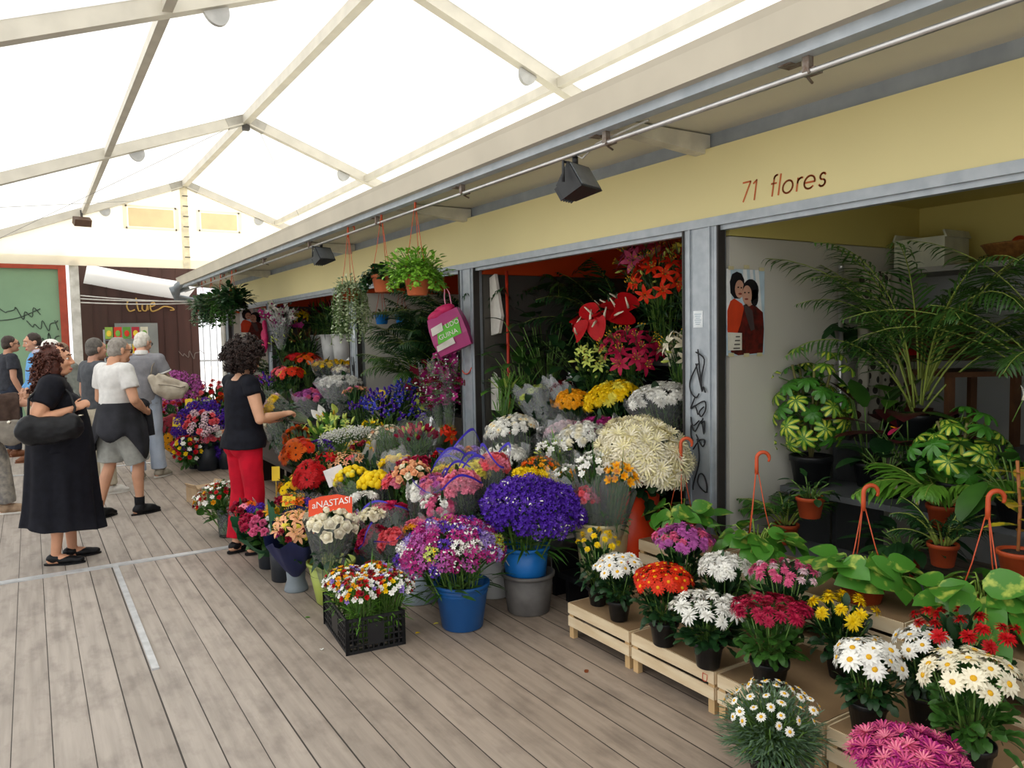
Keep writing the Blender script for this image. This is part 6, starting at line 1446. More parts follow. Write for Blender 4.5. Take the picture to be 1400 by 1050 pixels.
pr = thing('red_pole', 'thin red pole standing behind the left post of the anthurium stall', 'pole', (3.62, 5.78, 0)); b = MB(); b.tube([(0, 0, 0), (0, 0, 2.2)], .014, 10); b.build('tube', mat('red_paint', '#b5341f', .4), pr); b = MB(); b.ball((0, 0, .02), (.03, .03, .02)); b.build('foot', blackb, pr)
t = thing('paper_bag', 'white paper bag hung high behind the left post', 'bag', (3.56, 5.92, 1.6)); b = MB(); b.slab([(0, .06, .55), (0, -.03, .58), (0, -.13, .2), (0, -.08, .05), (0, .05, .03)], (.03, 0, 0)); b.build('bag_body', mat('white_paper', '#d8d5cc', .7, scale=9, bump=.3), t)
t = thing('paper_bag', 'white paper bag hung low behind the left post', 'bag', (3.54, 5.9, .95)); b = MB(); b.slab([(0, .06, .3), (0, -.06, .3), (0, -.07, 0), (0, .06, .0)], (.03, 0, 0)); b.build('bag_body', mat('white_paper', '#d8d5cc'), t)
stand('tall dark rack at the back left of the anthurium stall', 4.28, 4.95, 4.6, 5.75, 1.5, mat('rack_dark', '#2b2b2c', .5), name='plant_rack')
stand('dark rack by the right post of the anthurium stall, under the orange lilies', 3.87, 4.5, 3.42, 4.5, 1.42, mat('rack_dark', '#2b2b2c', .5), name='plant_rack')
leafy('dark drooping plant against the left wall of the anthurium stall', (3.95, 5.65, .98), 'potted_plant', .12, .18, 26, .3, .1, 'dark', 61, .75, (.8, 1.5))
leafy('small-leaved dark plant behind the red pole', (3.7, 5.5, .74), 'potted_plant', .1, .16, 28, .2, .07, 'dark', 62, .45, (.6, 1.5))
palm('dark palm leaning over the lilies at the right of the anthurium stall', (4.75, 4.15, .98), .12, .18, 14, 1.0, .28, 20, 63, 'dark', blackpot, (1.0, 1.5), (.9, 1.7), .2, w=.024)
# ---- crate of freesias, green pail of roses and the wrapped bouquets along the walk
def plastic_crate(label, c, w, l, h, rot):
    t = thing('plastic_crate', label, 'crate', c, rot); m = mat('black_crate_plastic', '#1a1b1e', .45, var=.2)
    for nm, sx, L_, W_ in (('side_wall', 1, l, w), ('end_wall', 0, w, l)):
        for s_ in (-1, 1):
            b = MB(); P_ = (lambda a, z: V((s_*W_/2, a, z))) if sx else (lambda a, z: V((a, s_*W_/2, z)))
            for k_ in range(6): z = .008 + k_*(h-.016)/5; b.bar(P_(-L_/2, z), P_(L_/2, z), .008, .007 if k_ not in (0, 5) else .016)
            nn = 15 if sx else 11
            for k_ in range(nn+1):
                a = -L_/2 + L_*k_/nn; th = .006 if 0 < k_ < nn else .02; b.bar(P_(a, 0), P_(a, h), th, .008)
            b.bar(P_(-L_*.13, h*.5), P_(L_*.13, h*.5), .009, h*.62)
            b.build(nm, m, t)
    b = MB()
    for k_ in range(9): b.box((0, -l/2 + l*(k_+.5)/9, .006), (w, .014, .008))
    for k_ in range(7): b.box((-w/2 + w*(k_+.5)/7, 0, .006), (.012, l, .008))
    b.build('base_grid', m, t); return t
cc = (1.475, 3.915, 0); ca = math.radians(-5.7)
plastic_crate('black slatted plastic crate of mixed freesias on the open boards', cc, .30, .50, .185, ca)
FRE = [('freesia', 'white', None, .021, 6), ('freesia', 'red', None, .020, 3), ('freesia', 'gold', None, .020, 3), ('freesia', 'yellow', None, .02, 1.5), ('freesia', 'lilac', None, .02, 1.5), ('freesia', 'dark', None, .021, 2)]
for i_, (dx, dy, nm) in enumerate(((-.06, .09, 'far left'), (.07, .07, 'far right'), (-.06, -.10, 'near left'), (.075, -.11, 'near right'))):
    bunch('mixed_freesias', 'bunch of red, white and yellow freesias, %s quarter of the black crate' % nm, (1.48 + dx*1.3, 3.86 + dy*1.1, .285), .115, .085, FRE, 90, (1.48 + dx*.9, 3.88 + dy, .02), 'freesia bunches in the black crate', ('narrow', 'fresh'), i_)
bucket('olive-green bucket holding wrapped cream roses', (1.51, 4.52, 0), .142, .095, .26, greenb)
t = bunch('cream_roses', 'cream roses wrapped in clear film with a red-orange label', (1.46, 4.31, 0.51), .125, .09, [('rose', 'cream', None, .052, 1)], 22, (1.46, 4.45, .12), fol=('broad', 'dark'), wrap=film, wl=1.12, wr=1.25, phimax=1.4)
# red-orange band of the rose wrapping, with brush lettering
def curved_label(parent, R_, z0, h, a0, a1, m):
    b = MB(); n = 16; vs = []
    for i in range(n+1):
        a = a0 + (a1-a0)*i/n; w = .012*math.sin(PI*i/n)
        for z in (z0, z0 + h + w): vs.append(V((R_*math.cos(a), R_*math.sin(a), z)))
    b.add(vs, [(2*i, 2*i+2, 2*i+3, 2*i+1) for i in range(n)]); return b.build('wrapper_label', m, parent)
lq = thing('wrapper_sign', 'red-orange paper label with white lettering on the cream roses wrapping', 'label', (1.44, 4.29, 0.64), 0)
b = MB(); b.slab([(-.125, 0, -.05), (.08, 0, -.005), (.125, 0, -.06), (.125, 0, .055), (.04, 0, .075), (-.06, 0, .065), (-.125, 0, .045)], (0, .003, 0)); b.build('paper', mat('label_red_orange', '#e2481c', .5, var=.04), lq)
tm = text_mesh('aNASTASI', .054, .0008, .12, .95); tm.materials.append(mat('label_white', '#efe9e2', .5)); o = link('lettering', tm, lq); o.matrix_basis = basis((1, 0, .12), (0, 0, 1), (-.105, -.0025, -.004))
lq.rotation_euler = (-.25, 0, -.45)
bucket('tall grey vase with a flared foot left of the olive-green bucket', (1.39, 4.87, 0), .072, .058, .34, greyv, 'vase', foot=.078)
bucket('slim dark bucket next to the grey vase', (1.38, 5.13, 0), .092, .078, .33, darkb)
bucket('slim dark bucket nearest the red trousers', (1.38, 5.48, 0), .088, .075, .33, darkb)
navyp = mat('navy_paper', '#1a2353', .6, var=.1); greenp = mat('green_paper', '#12502f', .6, var=.1)
MIX = [('lily', 'peach', None, .055, 2), ('mum', 'lemon', None, .03, 1), ('freesia', 'dark', None, .03, 1), ('freesia', 'mag', None, .028, 1)]
bunch('mixed_bouquet', 'bouquet with peach lilies wrapped in navy paper, leaning from the grey vase', (1.33, 4.65, 0.46), .12, .06, MIX, 26, (1.38, 4.84, .12), wrap=navyp, wl=.86, wr=1.45, fol=('broad', 'leaf'))
MIX2 = [('mum', 'yellow', None, .03, 1), ('spray', 'purple', None, .034, 1), ('carnation', 'crimson', None, .034, 1), ('carnation', 'rose', None, .032, 1), ('mum', 'white', None, .03, .7), ('lily', 'gold', None, .05, .8)]
bunch('mixed_bouquet', 'mixed bright bouquet in dark green paper, nearer of the two', (1.33, 5.33, 0.37), .17, .06, MIX2, 40, (1.37, 5.42, .12), wrap=greenp, wl=.80, wr=1.35, mode='sector', fol=('broad', 'leaf'))
bunch('mixed_bouquet', 'mixed bouquet in dark green paper with orange lilies, farther of the two', (1.5, 5.19, 0.47), .15, .06, [('lily', 'gold', None, .055, 2), ('carnation', 'crimson', None, .034, 1), ('lily', 'orange', None, .05, 1), ('spray', 'purple', None, .03, .6), ('carnation', 'pink', None, .034, .6)], 30, (1.38, 5.12, .12), wrap=greenp, wl=.85, wr=1.3, mode='sector', fol=('broad', 'leaf'))
bunch('red_bouquet', 'small bouquet of red roses and gerberas by the red trousers', (1.25, 5.62, 0.4), .085, .06, [('rose', 'dark', None, .04, 2), ('gerbera', 'pink', None, .045, .7), ('gerbera', 'orange', None, .045, .7), ('rose', 'crimson', None, .038, 1)], 12, (1.34, 5.62, .1), wrap=film, wl=.95)
def card(label, loc, w, h, tilt, txt='', stick=.16, m=None):
    t = thing('price_tag', label, 'price tag', loc); b = MB(); b.box((0, 0, 0), (w, .003, h)); b.build('card', m or mat('yellow_card', '#f1cf2c', .5, var=.04), t)
    if txt:
        tm = text_mesh(txt, h*.55, .0006); tm.materials.append(mat('pen_ink', '#6a5a20', .5)); o = link('handwriting', tm, t); o.matrix_basis = basis((1, 0, 0), (0, 0, 1), (-w*.35, -.0025, -h*.2))
    if stick: b = MB(); b.tube([(0, .003, -h/2), (0, .003, -h/2 - stick)], .003, 5); b.build('stick', mat('yellow_stick', '#d9b42a', .5), t)
    t.rotation_euler = (-.12, tilt, -.45); return t
card('yellow price tag standing in the mixed bouquets of the green paper', (1.42, 5.08, 0.54), .085, .07, .1, '8.€', .1)
card('yellow price tag on a stick among the yellow gerberas', (1.55, 5.87, 0.6), .06, .11, 0, '', .2)
card('yellow price tag on a stick among the blue irises', (2.95, 7.08, 1.07), .085, .07, .25, '', .14)
card('white paper card between red gerberas and yellow button mums', (1.85, 5.38, 0.62), .14, .13, -.35, '', 0, mat('white_card2', '#e3e0e2', .5))
bunch('pale_blue_filler', 'blue-white filler flowers in film between roses and pink carnations', (1.75, 5.9, 0.43), .1, .05, [('spray', 'white', None, .03, 1)], 20, (1.8, 5.2, .2), wrap=film2, wl=1.0)
# middle of the walk-side display
bucket('pale blue-white bucket half hidden behind the big blue bucket', (1.96, 4.23, 0), .135, .115, .25, paleb)
bucket('white bucket behind the right side of the big blue bucket', (2.4, 4.05, 0), .13, .11, .27, whiteb)
bucket('dark blue bucket under the red carnations', (1.97, 4.84, 0), .16, .13, .28, mat('navy_bucket', '#173a6d', .35, var=.08))
bucket('blue bucket holding the bouquets edged in violet', (2.71, 4.77, 0.1), .16, .125, .32, blueb, ribs=(.85,))
vio = mat('violet_trim', '#3d2fb0', .5, var=.08)
bunch('hot_pink_carnations', 'hot pink carnations wrapped in film, upper left of the violet-edged pair', (1.92, 4.59, 0.43), .14, .08, [('carnation', 'hot', None, .042, 1)], 43, (1.9, 4.3, .15), wrap=film, wl=.98, trim=vio)
bunch('crimson_carnations', 'crimson carnations in film above the freesia crate', (1.78, 4.48, 0.33), .1, .09, [('carnation', 'crimson', None, .036, 1), ('carnation', 'hot', None, .036, 1)], 35, (1.86, 4.25, .15), wrap=film, wl=.98, trim=vio)
bunch('coral_carnations', 'coral carnations in film beside the crimson ones, above the crate', (1.85, 4.32, 0.34), .09, .09, [('carnation', 'coral', None, .036, 1)], 32, (1.9, 4.2, .15), wrap=film, wl=.98, trim=vio)
bunch('peach_pink_carnations', 'pink carnations at the left edge of the mixed statice', (1.95, 4.18, 0.46), .09, .05, [('carnation', 'pink', 'yellow', .036, 2), ('mum', 'gold', None, .03, 1)], 24, (1.98, 4.05, .12), wrap=film, wl=.95)
bunch('white_chrysanthemum', 'round white chrysanthemum right of the rose label', (1.85, 4.84, 0.51), .11, .06, [('mum', 'white', 'cream', .045, 1)], 26, (1.82, 4.6, .15), fol=('mum', 'deep'))
bunch('pink_white_alstroemeria', 'small pink and white flowers below the round white chrysanthemum', (1.75, 4.71, 0.42), .1, .06, [('freesia', 'mauve', None, .028, 1), ('freesia', 'white', None, .028, 1), ('freesia', 'dark', None, .026, 1)], 24, (1.78, 4.55, .12), fol=('broad', 'deep'))
bunch('cream_ruffled_flowers', 'creamy ruffled flowers in film next to the hot pink carnations', (1.8, 4.54, 0.48), .08, .05, [('carnation', 'cream', None, .034, 1)], 16, (1.82, 4.5, .12), wrap=film, wl=.95)
bunch('pink_chrysanthemums', 'mauve-pink chrysanthemums in violet-edged film at the front of the wrapped bouquets', (2.12, 4.32, 0.66), .10, .08, [('mum', 'mauve', None, .036, 2), ('carnation', 'pink', None, .03, 1)], 28, (2.2, 4.3, .3), wrap=film, wl=1.02, trim=vio)
bunch('pink_carnations', 'round pink carnation bouquet in violet-edged film above the blue bucket', (2.2, 4.08, 0.69), .11, .1, [('carnation', 'pink', None, .036, 1)], 40, (2.28, 4.12, .3), wrap=film, wl=1.05, trim=vio)
bunch('yellow_carnations', 'pale yellow carnations in violet-edged film right of the round pink bouquet', (2.36, 4.19, 0.74), .10, .07, [('carnation', 'lemon', None, .042, 1)], 24, (2.38, 4.15, .3), wrap=film, wl=1.08, trim=vio)
bunch('coral_pink_carnations', 'coral pink carnations in violet-edged film farthest right of the wrapped bouquets', (2.45, 4.1, 0.79), .085, .08, [('carnation', 'coral', None, .036, 2), ('carnation', 'pink', None, .036, 1)], 32, (2.42, 4.1, .3), wrap=film, wl=1.08, trim=vio)
bunch('yellow_carnations', 'flat row of yellow carnations behind the pink bouquet, under violet trim', (2.4, 4.59, 0.69), .12, .05, [('carnation', 'lemon', None, .036, 1), ('carnation', 'yellow', None, .034, .6)], 27, (2.4, 4.45, .3), wrap=film, wl=1.15, trim=vio)
bunch('lilac_bouquet', 'lilac and yellow bouquet under the topmost violet trim', (2.6, 4.8, 0.73), .14, .05, [('spray', 'lilac', None, .04, 2), ('carnation', 'peach', None, .034, 1)], 24, (2.55, 4.5, .32), wrap=film, wl=1.15, trim=vio)
bunch('pink_gerberas', 'pink blooms in loose film hanging over the pale blue bucket', (2.05, 4.1, 0.59), .1, .06, [('mum', 'rose', None, .034, 1), ('carnation', 'white', None, .03, .7)], 16, (2.1, 4.25, .2), wrap=film2, wl=1.0)
bunch('pink_spray_roses', 'coral pink carnation arc around the peach roses', (2.1, 4.81, 0.6), .12, .09, [('carnation', 'coral', None, .032, 2), ('carnation', 'pink', None, .032, 1)], 32, (2.1, 4.75, .22), fol=('mum', 'deep'))
bunch('peach_roses', 'peach spray roses right of the yellow button mums', (2.1, 4.59, 0.7), .11, .09, [('rose', 'peach', None, .034, 2), ('rose', 'cream', None, .034, 1)], 26, (2.15, 4.6, .22), fol=('mum', 'leaf'))
bunch('white_carnations', 'white carnations in film below the peach roses', (2.05, 4.35, 0.63), .08, .06, [('carnation', 'white', None, .034, 1)], 18, (2.1, 4.5, .22), wrap=film, wl=1.0)
bunch('crimson_spray', 'dotted crimson and white carnations behind the peach roses', (2.3, 4.98, 0.71), .12, .05, [('carnation', 'crimson', 'white', .03, 2), ('carnation', 'palepink', None, .028, 1)], 24, (2.3, 4.9, .3))
bunch('red_roses', 'few red roses peeping between the crimson spray and violet trim', (2.45, 4.98, 0.7), .11, .05, [('rose', 'red', None, .036, 1), ('bud', 'pink', None, .02, 1)], 12, (2.45, 4.75, .32), fol=('broad', 'dark'))
bunch('yellow_button_mums', 'yellow-green button mums, left clump', (1.95, 5.31, 0.58), .115, .09, [('ball', 'yellow', None, .024, 2), ('ball', 'lemon', None, .023, 1)], 52, (2.0, 5.1, .2), wrap=film, wl=.9, fol=('mum', 'fresh'))
bunch('yellow_button_mums', 'bright yellow button mums, right clump beside the coral arc', (1.98, 4.93, 0.59), .11, .1, [('ball', 'yellow', None, .026, 1)], 50, (2.0, 4.85, .2), wrap=film, wl=.9)
bunch('yellow_roses', 'yellow roses above the button mums in hazy film', (2.3, 5.28, 0.66), .12, .06, [('rose', 'yellow', None, .042, 2), ('rose', 'lemon', None, .042, 1), ('ball', 'yellow', None, .035, .4)], 20, (2.3, 5.2, .3), wrap=film2, wl=1.1)
bunch('orange_gerberas', 'bright orange gerberas at the left of the display', (1.82, 6.14, 0.68), .14, .14, [('gerbera', 'redor', None, .055, 1), ('gerbera', 'orange', None, .055, 1)], 32, (2.02, 6.1, .3), fol=('broad', 'dark'), phimax=1.35)
bunch('red_gerberas', 'deep red gerberas in front of the orange ones', (1.75, 5.66, 0.59), .12, .09, [('gerbera', 'red', None, .056, 1)], 20, (1.98, 5.95, .22), fol=('broad', 'deep'), phimax=1.3)
bunch('yellow_gerberas', 'yellow gerberas with dark centres below the red ones', (1.68, 5.84, 0.52), .15, .06, [('gerbera', 'gold', None, .046, 2), ('gerbera', 'yellow', None, .044, 1)], 16, (1.9, 5.8, .15), fol=('broad', 'dark'))
bunch('orange_small_mums', 'small rusty orange flowers at the top left behind the gerberas', (2, 6.84, 0.74), .12, .07, [('mum', 'orange', None, .034, 1), ('mum', 'brown', None, .03, .5)], 26, (2.0, 6.2, .25))
bunch('purple_alstroemeria', 'violet and white flowers between the orange gerberas and the peach alstroemeria', (2.05, 6.38, 0.66), .13, .05, [('freesia', 'violet', None, .036, 2), ('freesia', 'lilac', None, .034, 1), ('freesia', 'white', None, .03, .5)], 24, (2.05, 6.0, .25), fol=('broad', 'dark'))
bunch('red_lilies', 'single red flare of lilies right of the red gerberas', (1.9, 5.72, 0.67), .07, .06, [('lily', 'red', None, .06, 1)], 6, (1.9, 5.65, .22))
bunch('peach_alstroemeria', 'peach alstroemeria with salmon buds in the middle of the display', (2.05, 5.75, 0.65), .16, .07, [('lily', 'peach', None, .036, 3), ('lily', 'coral', None, .034, 1), ('bud', 'peach', None, .022, 1)], 36, (2.1, 5.75, .25), fol=('broad', 'leaf'))
bunch('mixed_bouquet', 'yellow and dark red bouquet with a white paper edge above the alstroemeria', (2.3, 6.01, 0.71), .1, .05, [('lily', 'yellow', None, .045, 2), ('rose', 'dark', None, .036, 1), ('freesia', 'pink', None, .028, 1)], 14, (2.3, 6.0, .3), wrap=mat('white_paper', '#d8d5cc'), wl=.95)
bunch('babys_breath', "cloud of baby's breath behind the alstroemeria", (2.5, 6.83, 0.65), .26, .1, [('tiny', 'white', None, .06, 1)], 44, (2.5, 6.75, .3), fol=('fine', 'grey'))
bunch('white_lily_leaves', 'pale variegated leaves and green lily stems left of the irises', (2.45, 7.21, 0.74), .26, .1, [('bud', 'lime', None, .05, 2), ('lily', 'lime', None, .06, 1)], 26, (2.5, 7.3, .35), fol=('broad', 'fresh'))
bunch('calla_lilies', 'two large white-green leaves catching the light above the green lily stems', (2.6, 7.64, 0.8), .1, .06, [('spathe', 'lime', None, .11, 1), ('spathe', 'white', None, .1, 1)], 5, (2.6, 7.5, .4), fol=('broad', 'leaf'))
bunch('eucalyptus', 'grey-green eucalyptus in the centre below the cream freesias', (2.3, 5.84, 0.62), .15, .1, [('bud', 'peach', None, .02, 1)], 5, (2.35, 5.7, .25), fol=('ivy', 'blue'))
bunch('cream_freesias', 'cream freesias with wilting tips in front of the irises', (2.7, 6.43, 0.72), .15, .1, [('freesia', 'cream', None, .036, 3), ('freesia', 'peach', None, .03, .4)], 40, (2.7, 6.3, .38), fol=('narrow', 'fresh'), wrap=film, wl=.9)
bunch('daffodils', 'yellow daffodil buds left of the cream freesias', (2.75, 6.9, 0.76), .1, .07, [('freesia', 'yellow', None, .034, 2), ('bud', 'lime', None, .03, 1)], 16, (2.75, 6.7, .4), fol=('narrow', 'fresh'))
bunch('rose_tulips', 'rosy red tulips with green tops wrapped in clear film', (2.75, 5.88, 0.76), .16, .1, [('tulip', 'crimson', None, .04, 3), ('tulip', 'coral', None, .036, 1)], 36, (2.75, 5.9, .38), wrap=film, wl=1.15, fol=('narrow', 'fresh'), extra=([('bud', 'lime', None, .04, 1)], 9))
bunch('blue_irises', 'deep blue and purple irises in the middle of the stall with the pink bag', (3.05, 7.02, 0.91), .33, .18, [('iris', 'purple', 'lemon', .06, 3), ('iris', 'blue', 'lemon', .06, 2)], 56, (3.0, 7.1, .5), fol=('narrow', 'deep'), phimax=1.6)
bunch('blue_irises', 'taller bright blue irises behind the main iris mass', (3.25, 7.17, 1.07), .14, .1, [('iris', 'blue', 'gold', .055, 1)], 16, (3.2, 7.1, .6), fol=('narrow', 'dark'))
bunch('purple_irises', 'small group of purple irises left of the yellow daffodils', (2.85, 7.5, 0.9), .1, .06, [('iris', 'purple', 'gold', .05, 1)], 9, (2.85, 7.4, .45), fol=('narrow', 'deep'))
bunch('pink_gladioli', 'faded pink flowers above the purple irises by the left post', (3.05, 8.05, 1.02), .14, .05, [('freesia', 'peach', None, .04, 1), ('freesia', 'pink', None, .04, 1)], 18, (3.0, 7.9, .5), fol=('broad', 'dark'))
for i_, (u_, lb) in enumerate((((3.3, 6.75, .55), 'orchids in a tall clear sleeve, left of three beside the pink bag post'), ((3.3, 6.55, .6), 'magenta orchids in a clear sleeve, middle of three by the post with the pink bag'), ((3.32, 6.38, .62), 'orchids in a clear sleeve closest to the post with the pink bag'))):
    bunch('wrapped_orchids', lb, (u_[0], u_[1], 1.08 + .04*i_), .075, .24, [('orchid', 'mag' if i_ else 'wine', 'white', .11, 2), ('orchid', 'lime' if i_ == 0 else 'wine', 'mag', .1, 1)], 20, u_, fol=('narrow', 'deep'), wrap=film, wl=1.12, wr=1.35, phimax=2.3)
bunch('orange_lily', 'single orange lily low beside the post with the pink bag', (3, 5.8, 0.78), .05, .04, [('lily', 'redor', None, .07, 1)], 4, (3.05, 6.05, .4), fol=('narrow', 'dark'))
for i_, (nm, z_, x0, x1) in enumerate((('lowest', .3, 2.42, 2.8), ('middle', .45, 2.81, 3.38), ('highest', .85, 3.6, 4.3))):
    stand(nm + ' black display step in the stall with the pink bag', x0, x1, 5.85 if i_ < 2 else 6.3, 8.85, z_, blackb, name='display_step')
stand('low black step under the middle of the walk-side display', 1.74, 2.41, 4.62, 6.9, .12, blackb, name='display_step')
stand('low black step under the violet-edged bouquets', 2.08, 2.6, 3.98, 4.6, .1, blackb, name='display_step')
# plants inside the stall with the pink bag
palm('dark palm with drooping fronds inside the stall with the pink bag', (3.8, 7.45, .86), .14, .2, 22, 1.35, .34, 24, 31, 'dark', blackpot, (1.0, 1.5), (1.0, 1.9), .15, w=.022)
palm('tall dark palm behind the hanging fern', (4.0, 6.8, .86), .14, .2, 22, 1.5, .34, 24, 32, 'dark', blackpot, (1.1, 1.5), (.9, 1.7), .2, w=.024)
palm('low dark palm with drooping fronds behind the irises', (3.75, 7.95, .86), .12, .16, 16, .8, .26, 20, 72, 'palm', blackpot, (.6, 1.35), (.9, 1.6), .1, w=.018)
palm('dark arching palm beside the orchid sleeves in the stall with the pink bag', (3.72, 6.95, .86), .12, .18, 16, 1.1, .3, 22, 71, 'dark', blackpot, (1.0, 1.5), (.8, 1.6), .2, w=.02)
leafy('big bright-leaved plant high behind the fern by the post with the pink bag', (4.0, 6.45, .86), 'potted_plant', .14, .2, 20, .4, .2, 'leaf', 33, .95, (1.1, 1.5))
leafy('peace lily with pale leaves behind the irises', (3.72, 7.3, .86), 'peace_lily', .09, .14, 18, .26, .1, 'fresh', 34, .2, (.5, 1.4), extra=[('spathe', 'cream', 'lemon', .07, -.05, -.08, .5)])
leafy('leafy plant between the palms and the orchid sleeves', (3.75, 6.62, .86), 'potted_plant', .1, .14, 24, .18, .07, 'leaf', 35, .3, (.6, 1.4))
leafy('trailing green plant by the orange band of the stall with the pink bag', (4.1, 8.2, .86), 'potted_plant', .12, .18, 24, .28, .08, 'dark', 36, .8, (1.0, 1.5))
for i_, (y_, lb) in enumerate(((8.5, 'small blue hanging pot of dry plants, left of two by the white panel'), (8.28, 'small blue hanging pot of dry plants, right of two by the white panel'))):
    t = leafy(lb, (3.56 + .16*i_, y_, 1.79), 'hanging_pot', .085, .11, 26, .07, .035, 'bronze', 40 + i_, .09, (.3, 1.4), potm=bblue, hang=.36)
# pink carrier bag hung on the post
pb_ = thing('carrier_bag', 'magenta carrier bag with a green label hung on the post between two stalls', 'bag', (SX - .10, 6.20, 1.33), 0)
pkm = mat('magenta_plastic', '#a8186e', .35, var=.08, scale=5, spec=.6)
bag_rot = Euler((math.radians(14), 0, 0))
b = MB(); vs = []; prof_b = [(0, .16, .15, .07), (.12, .175, .17, .085), (.26, .17, .165, .075), (.36, .155, .16, .05)]
for z, hl, hl2, hw in prof_b: vs += [V((-hw, hl, z)), V((-hw, -hl, z)), V((hw*.6, -hl, z)), V((hw*.6, hl, z))]
b.add(vs, [(3, 2, 1, 0)] + [(4*i+j, 4*i+(j+1) % 4, 4*i+4+(j+1) % 4, 4*i+4+j) for i in range(3) for j in range(4)] + [(12, 13, 14, 15)], 0, True); b.build('bag_body', pkm, pb_, False)
b = MB(); b.ball((-.01, .06, .37), (.05, .1, .05)); b.ball((-.01, -.04, .385), (.045, .09, .05)); b.ball((0, .0, .41), (.04, .08, .03)); o = b.build('contents', mat('hot_pink_cloth', '#c8185f', .5, bump=.6, scale=30), pb_)
b = MB(); b.tube([(-.02, -.1, .35), (.02, -.12, .52), (.04, -.1, .6), (.02, -.06, .5), (-.02, -.04, .36)], .006, 6); b.build('handle', mat('pink_ribbon', '#d98aa5', .5), pb_)
b = MB(); b.slab([(-.0865, .13, .11), (-.0895, -.12, .12), (-.083, -.14, .27), (-.081, .09, .24)], (-.002, 0, 0)); lb_ = b.build('green_label', mat('label_green', '#5dbb2f', .45, var=.04), pb_)
for txt, y_, z_ in (('UDO', -.0, .215), ('GUINA', .10, .14)):
    tm = text_mesh(txt, .062, .0006, 0, 1.0); tm.materials.append(mat('label_white', '#efe9e2')); o = link('lettering', tm, pb_); o.matrix_basis = basis((0, -1, 0), (.03, 0, 1), (-.0925, y_, z_))
b = MB(); b.slab([(-.09, .15, .2), (-.09, .03, .21), (-.088, .02, .28), (-.086, .14, .27)], (-.003, 0, 0)); b.slab([(-.089, .16, .05), (-.091, -.03, .06), (-.092, -.03, .12), (-.091, .15, .10)], (-.003, 0, 0)); b.build('paper_sticker', mat('white_paper', '#d8d5cc'), pb_)
pb_.matrix_world = Matrix.Translation((3.31, 6.14, 1.50)) @ Euler((0, 0, math.radians(42))).to_matrix().to_4x4() @ Euler((math.radians(-22), 0, 0)).to_matrix().to_4x4() @ Matrix.Scale(1.0, 4)
# ---- stall with the white buckets, behind the woman in red trousers
for i_, (nm, z_, x0, x1) in enumerate((('lowest', .42, 2.5, 2.9), ('middle', .62, 2.91, 3.38), ('highest', 1.24, 3.75, 4.5))):
    stand(nm + ' black display step in the stall with the white buckets', x0, x1, 9.05 if i_ < 2 else 9.25, 12.7, z_, blackb, name='display_step')
bunch('pink_chrysanthemums', 'pink-mauve chrysanthemums in film behind the woman holding flowers', (3.05, 9.5, 0.87), .3, .12, [('mum', 'mauve', None, .05, 1), ('mum', 'rose', None, .05, .5)], 64, None, wrap=film2, wl=1.0)
bunch('white_chrysanthemums', 'white chrysanthemums in film by the left post of the pink-bag stall', (3.2, 8.99, 1.06), .26, .12, [('mum', 'white', None, 0.040, 1)], 70, None, wrap=film2, wl=1.0)
bunch('yellow_chrysanthemums', 'yellow bunch under the white buckets', (3.62, 10.47, 1.25), .28, .08, [('mum', 'yellow', None, .05, 1)], 36, None, wrap=film, wl=1.0)
bunch('white_chrysanthemums', 'cream bunch right of the yellow one, under the white buckets', (3.6, 9.92, 1.19), .16, .08, [('mum', 'cream', None, 0.040, 1), ('mum', 'wine', None, .04, .4)], 38, None, wrap=film2, wl=1.0)
bunch('red_gerberas', 'red gerberas left of the orange ones in the stall with white buckets', (3.5, 11.85, 1.3), .17, .12, [('gerbera', 'red', None, .065, 1)], 12, None, fol=('broad', 'deep'))
bunch('orange_gerberas', 'orange gerberas under the white buckets', (3.5, 11.22, 1.29), .2, .13, [('gerbera', 'orange', None, .065, 2), ('gerbera', 'redor', None, .06, 1)], 16, None, fol=('broad', 'deep'))
bunch('pink_gerberas', 'coral pink gerberas beside the yellow gerberas behind the woman', (3.1, 11.17, 1.12), .16, .12, [('gerbera', 'coral', None, .065, 1)], 10, None, fol=('broad', 'dark'))
bunch('yellow_gerberas', 'yellow and orange gerberas right of the coral pink ones', (3.05, 10.49, 1.12), .17, .14, [('gerbera', 'yellow', None, .065, 1), ('gerbera', 'redor', None, .065, 1.2)], 13, None, fol=('broad', 'dark'), mode='sector')
bunch('purple_irises', 'purple irises at the left post of the stall with white buckets', (3, 11.54, 0.97), .22, .14, [('iris', 'purple', 'lemon', .07, 1), ('iris', 'mag', 'lemon', .06, .4)], 20, None, fol=('narrow', 'deep'))
for i_, (px, lb) in enumerate((((4.1, 12.4, 1.24), 'white bucket of foliage on the top step, left of three'), ((4.1, 11.9, 1.24), 'white bucket of foliage on the top step, middle of three'), ((4.1, 11.38, 1.24), 'white bucket of foliage on the top step, right of three'))):
    bucket(lb, px, .17, .12, .46, whiteb, seg=24)
    bunch('cut_foliage', lb.replace('white bucket of foliage', 'dark cut foliage in the white bucket'), (px[0], px[1], 2.02), .26, .2, [('bud', 'wine', None, .06, 1), ('bud', 'green', None, .05, 1)], 14, (px[0], px[1], 1.5), fol=('narrow', 'dark'))
leafy('yellow-flecked tall foliage at the back of the stall with white buckets', (4.35, 12.2, 1.24), 'potted_plant', .14, .2, 30, .5, .1, 'leaf', 51, .6, (1.0, 1.5), col2='yel')
bunch('proteas', 'dark reddish foliage in a grey vase left of the white buckets', (3.8, 12.19, 1.58), .26, .16, [('spike', 'wine', None, .06, 1), ('spike', 'brown', None, .06, 1)], 26, None, fol=('narrow', 'deep'))
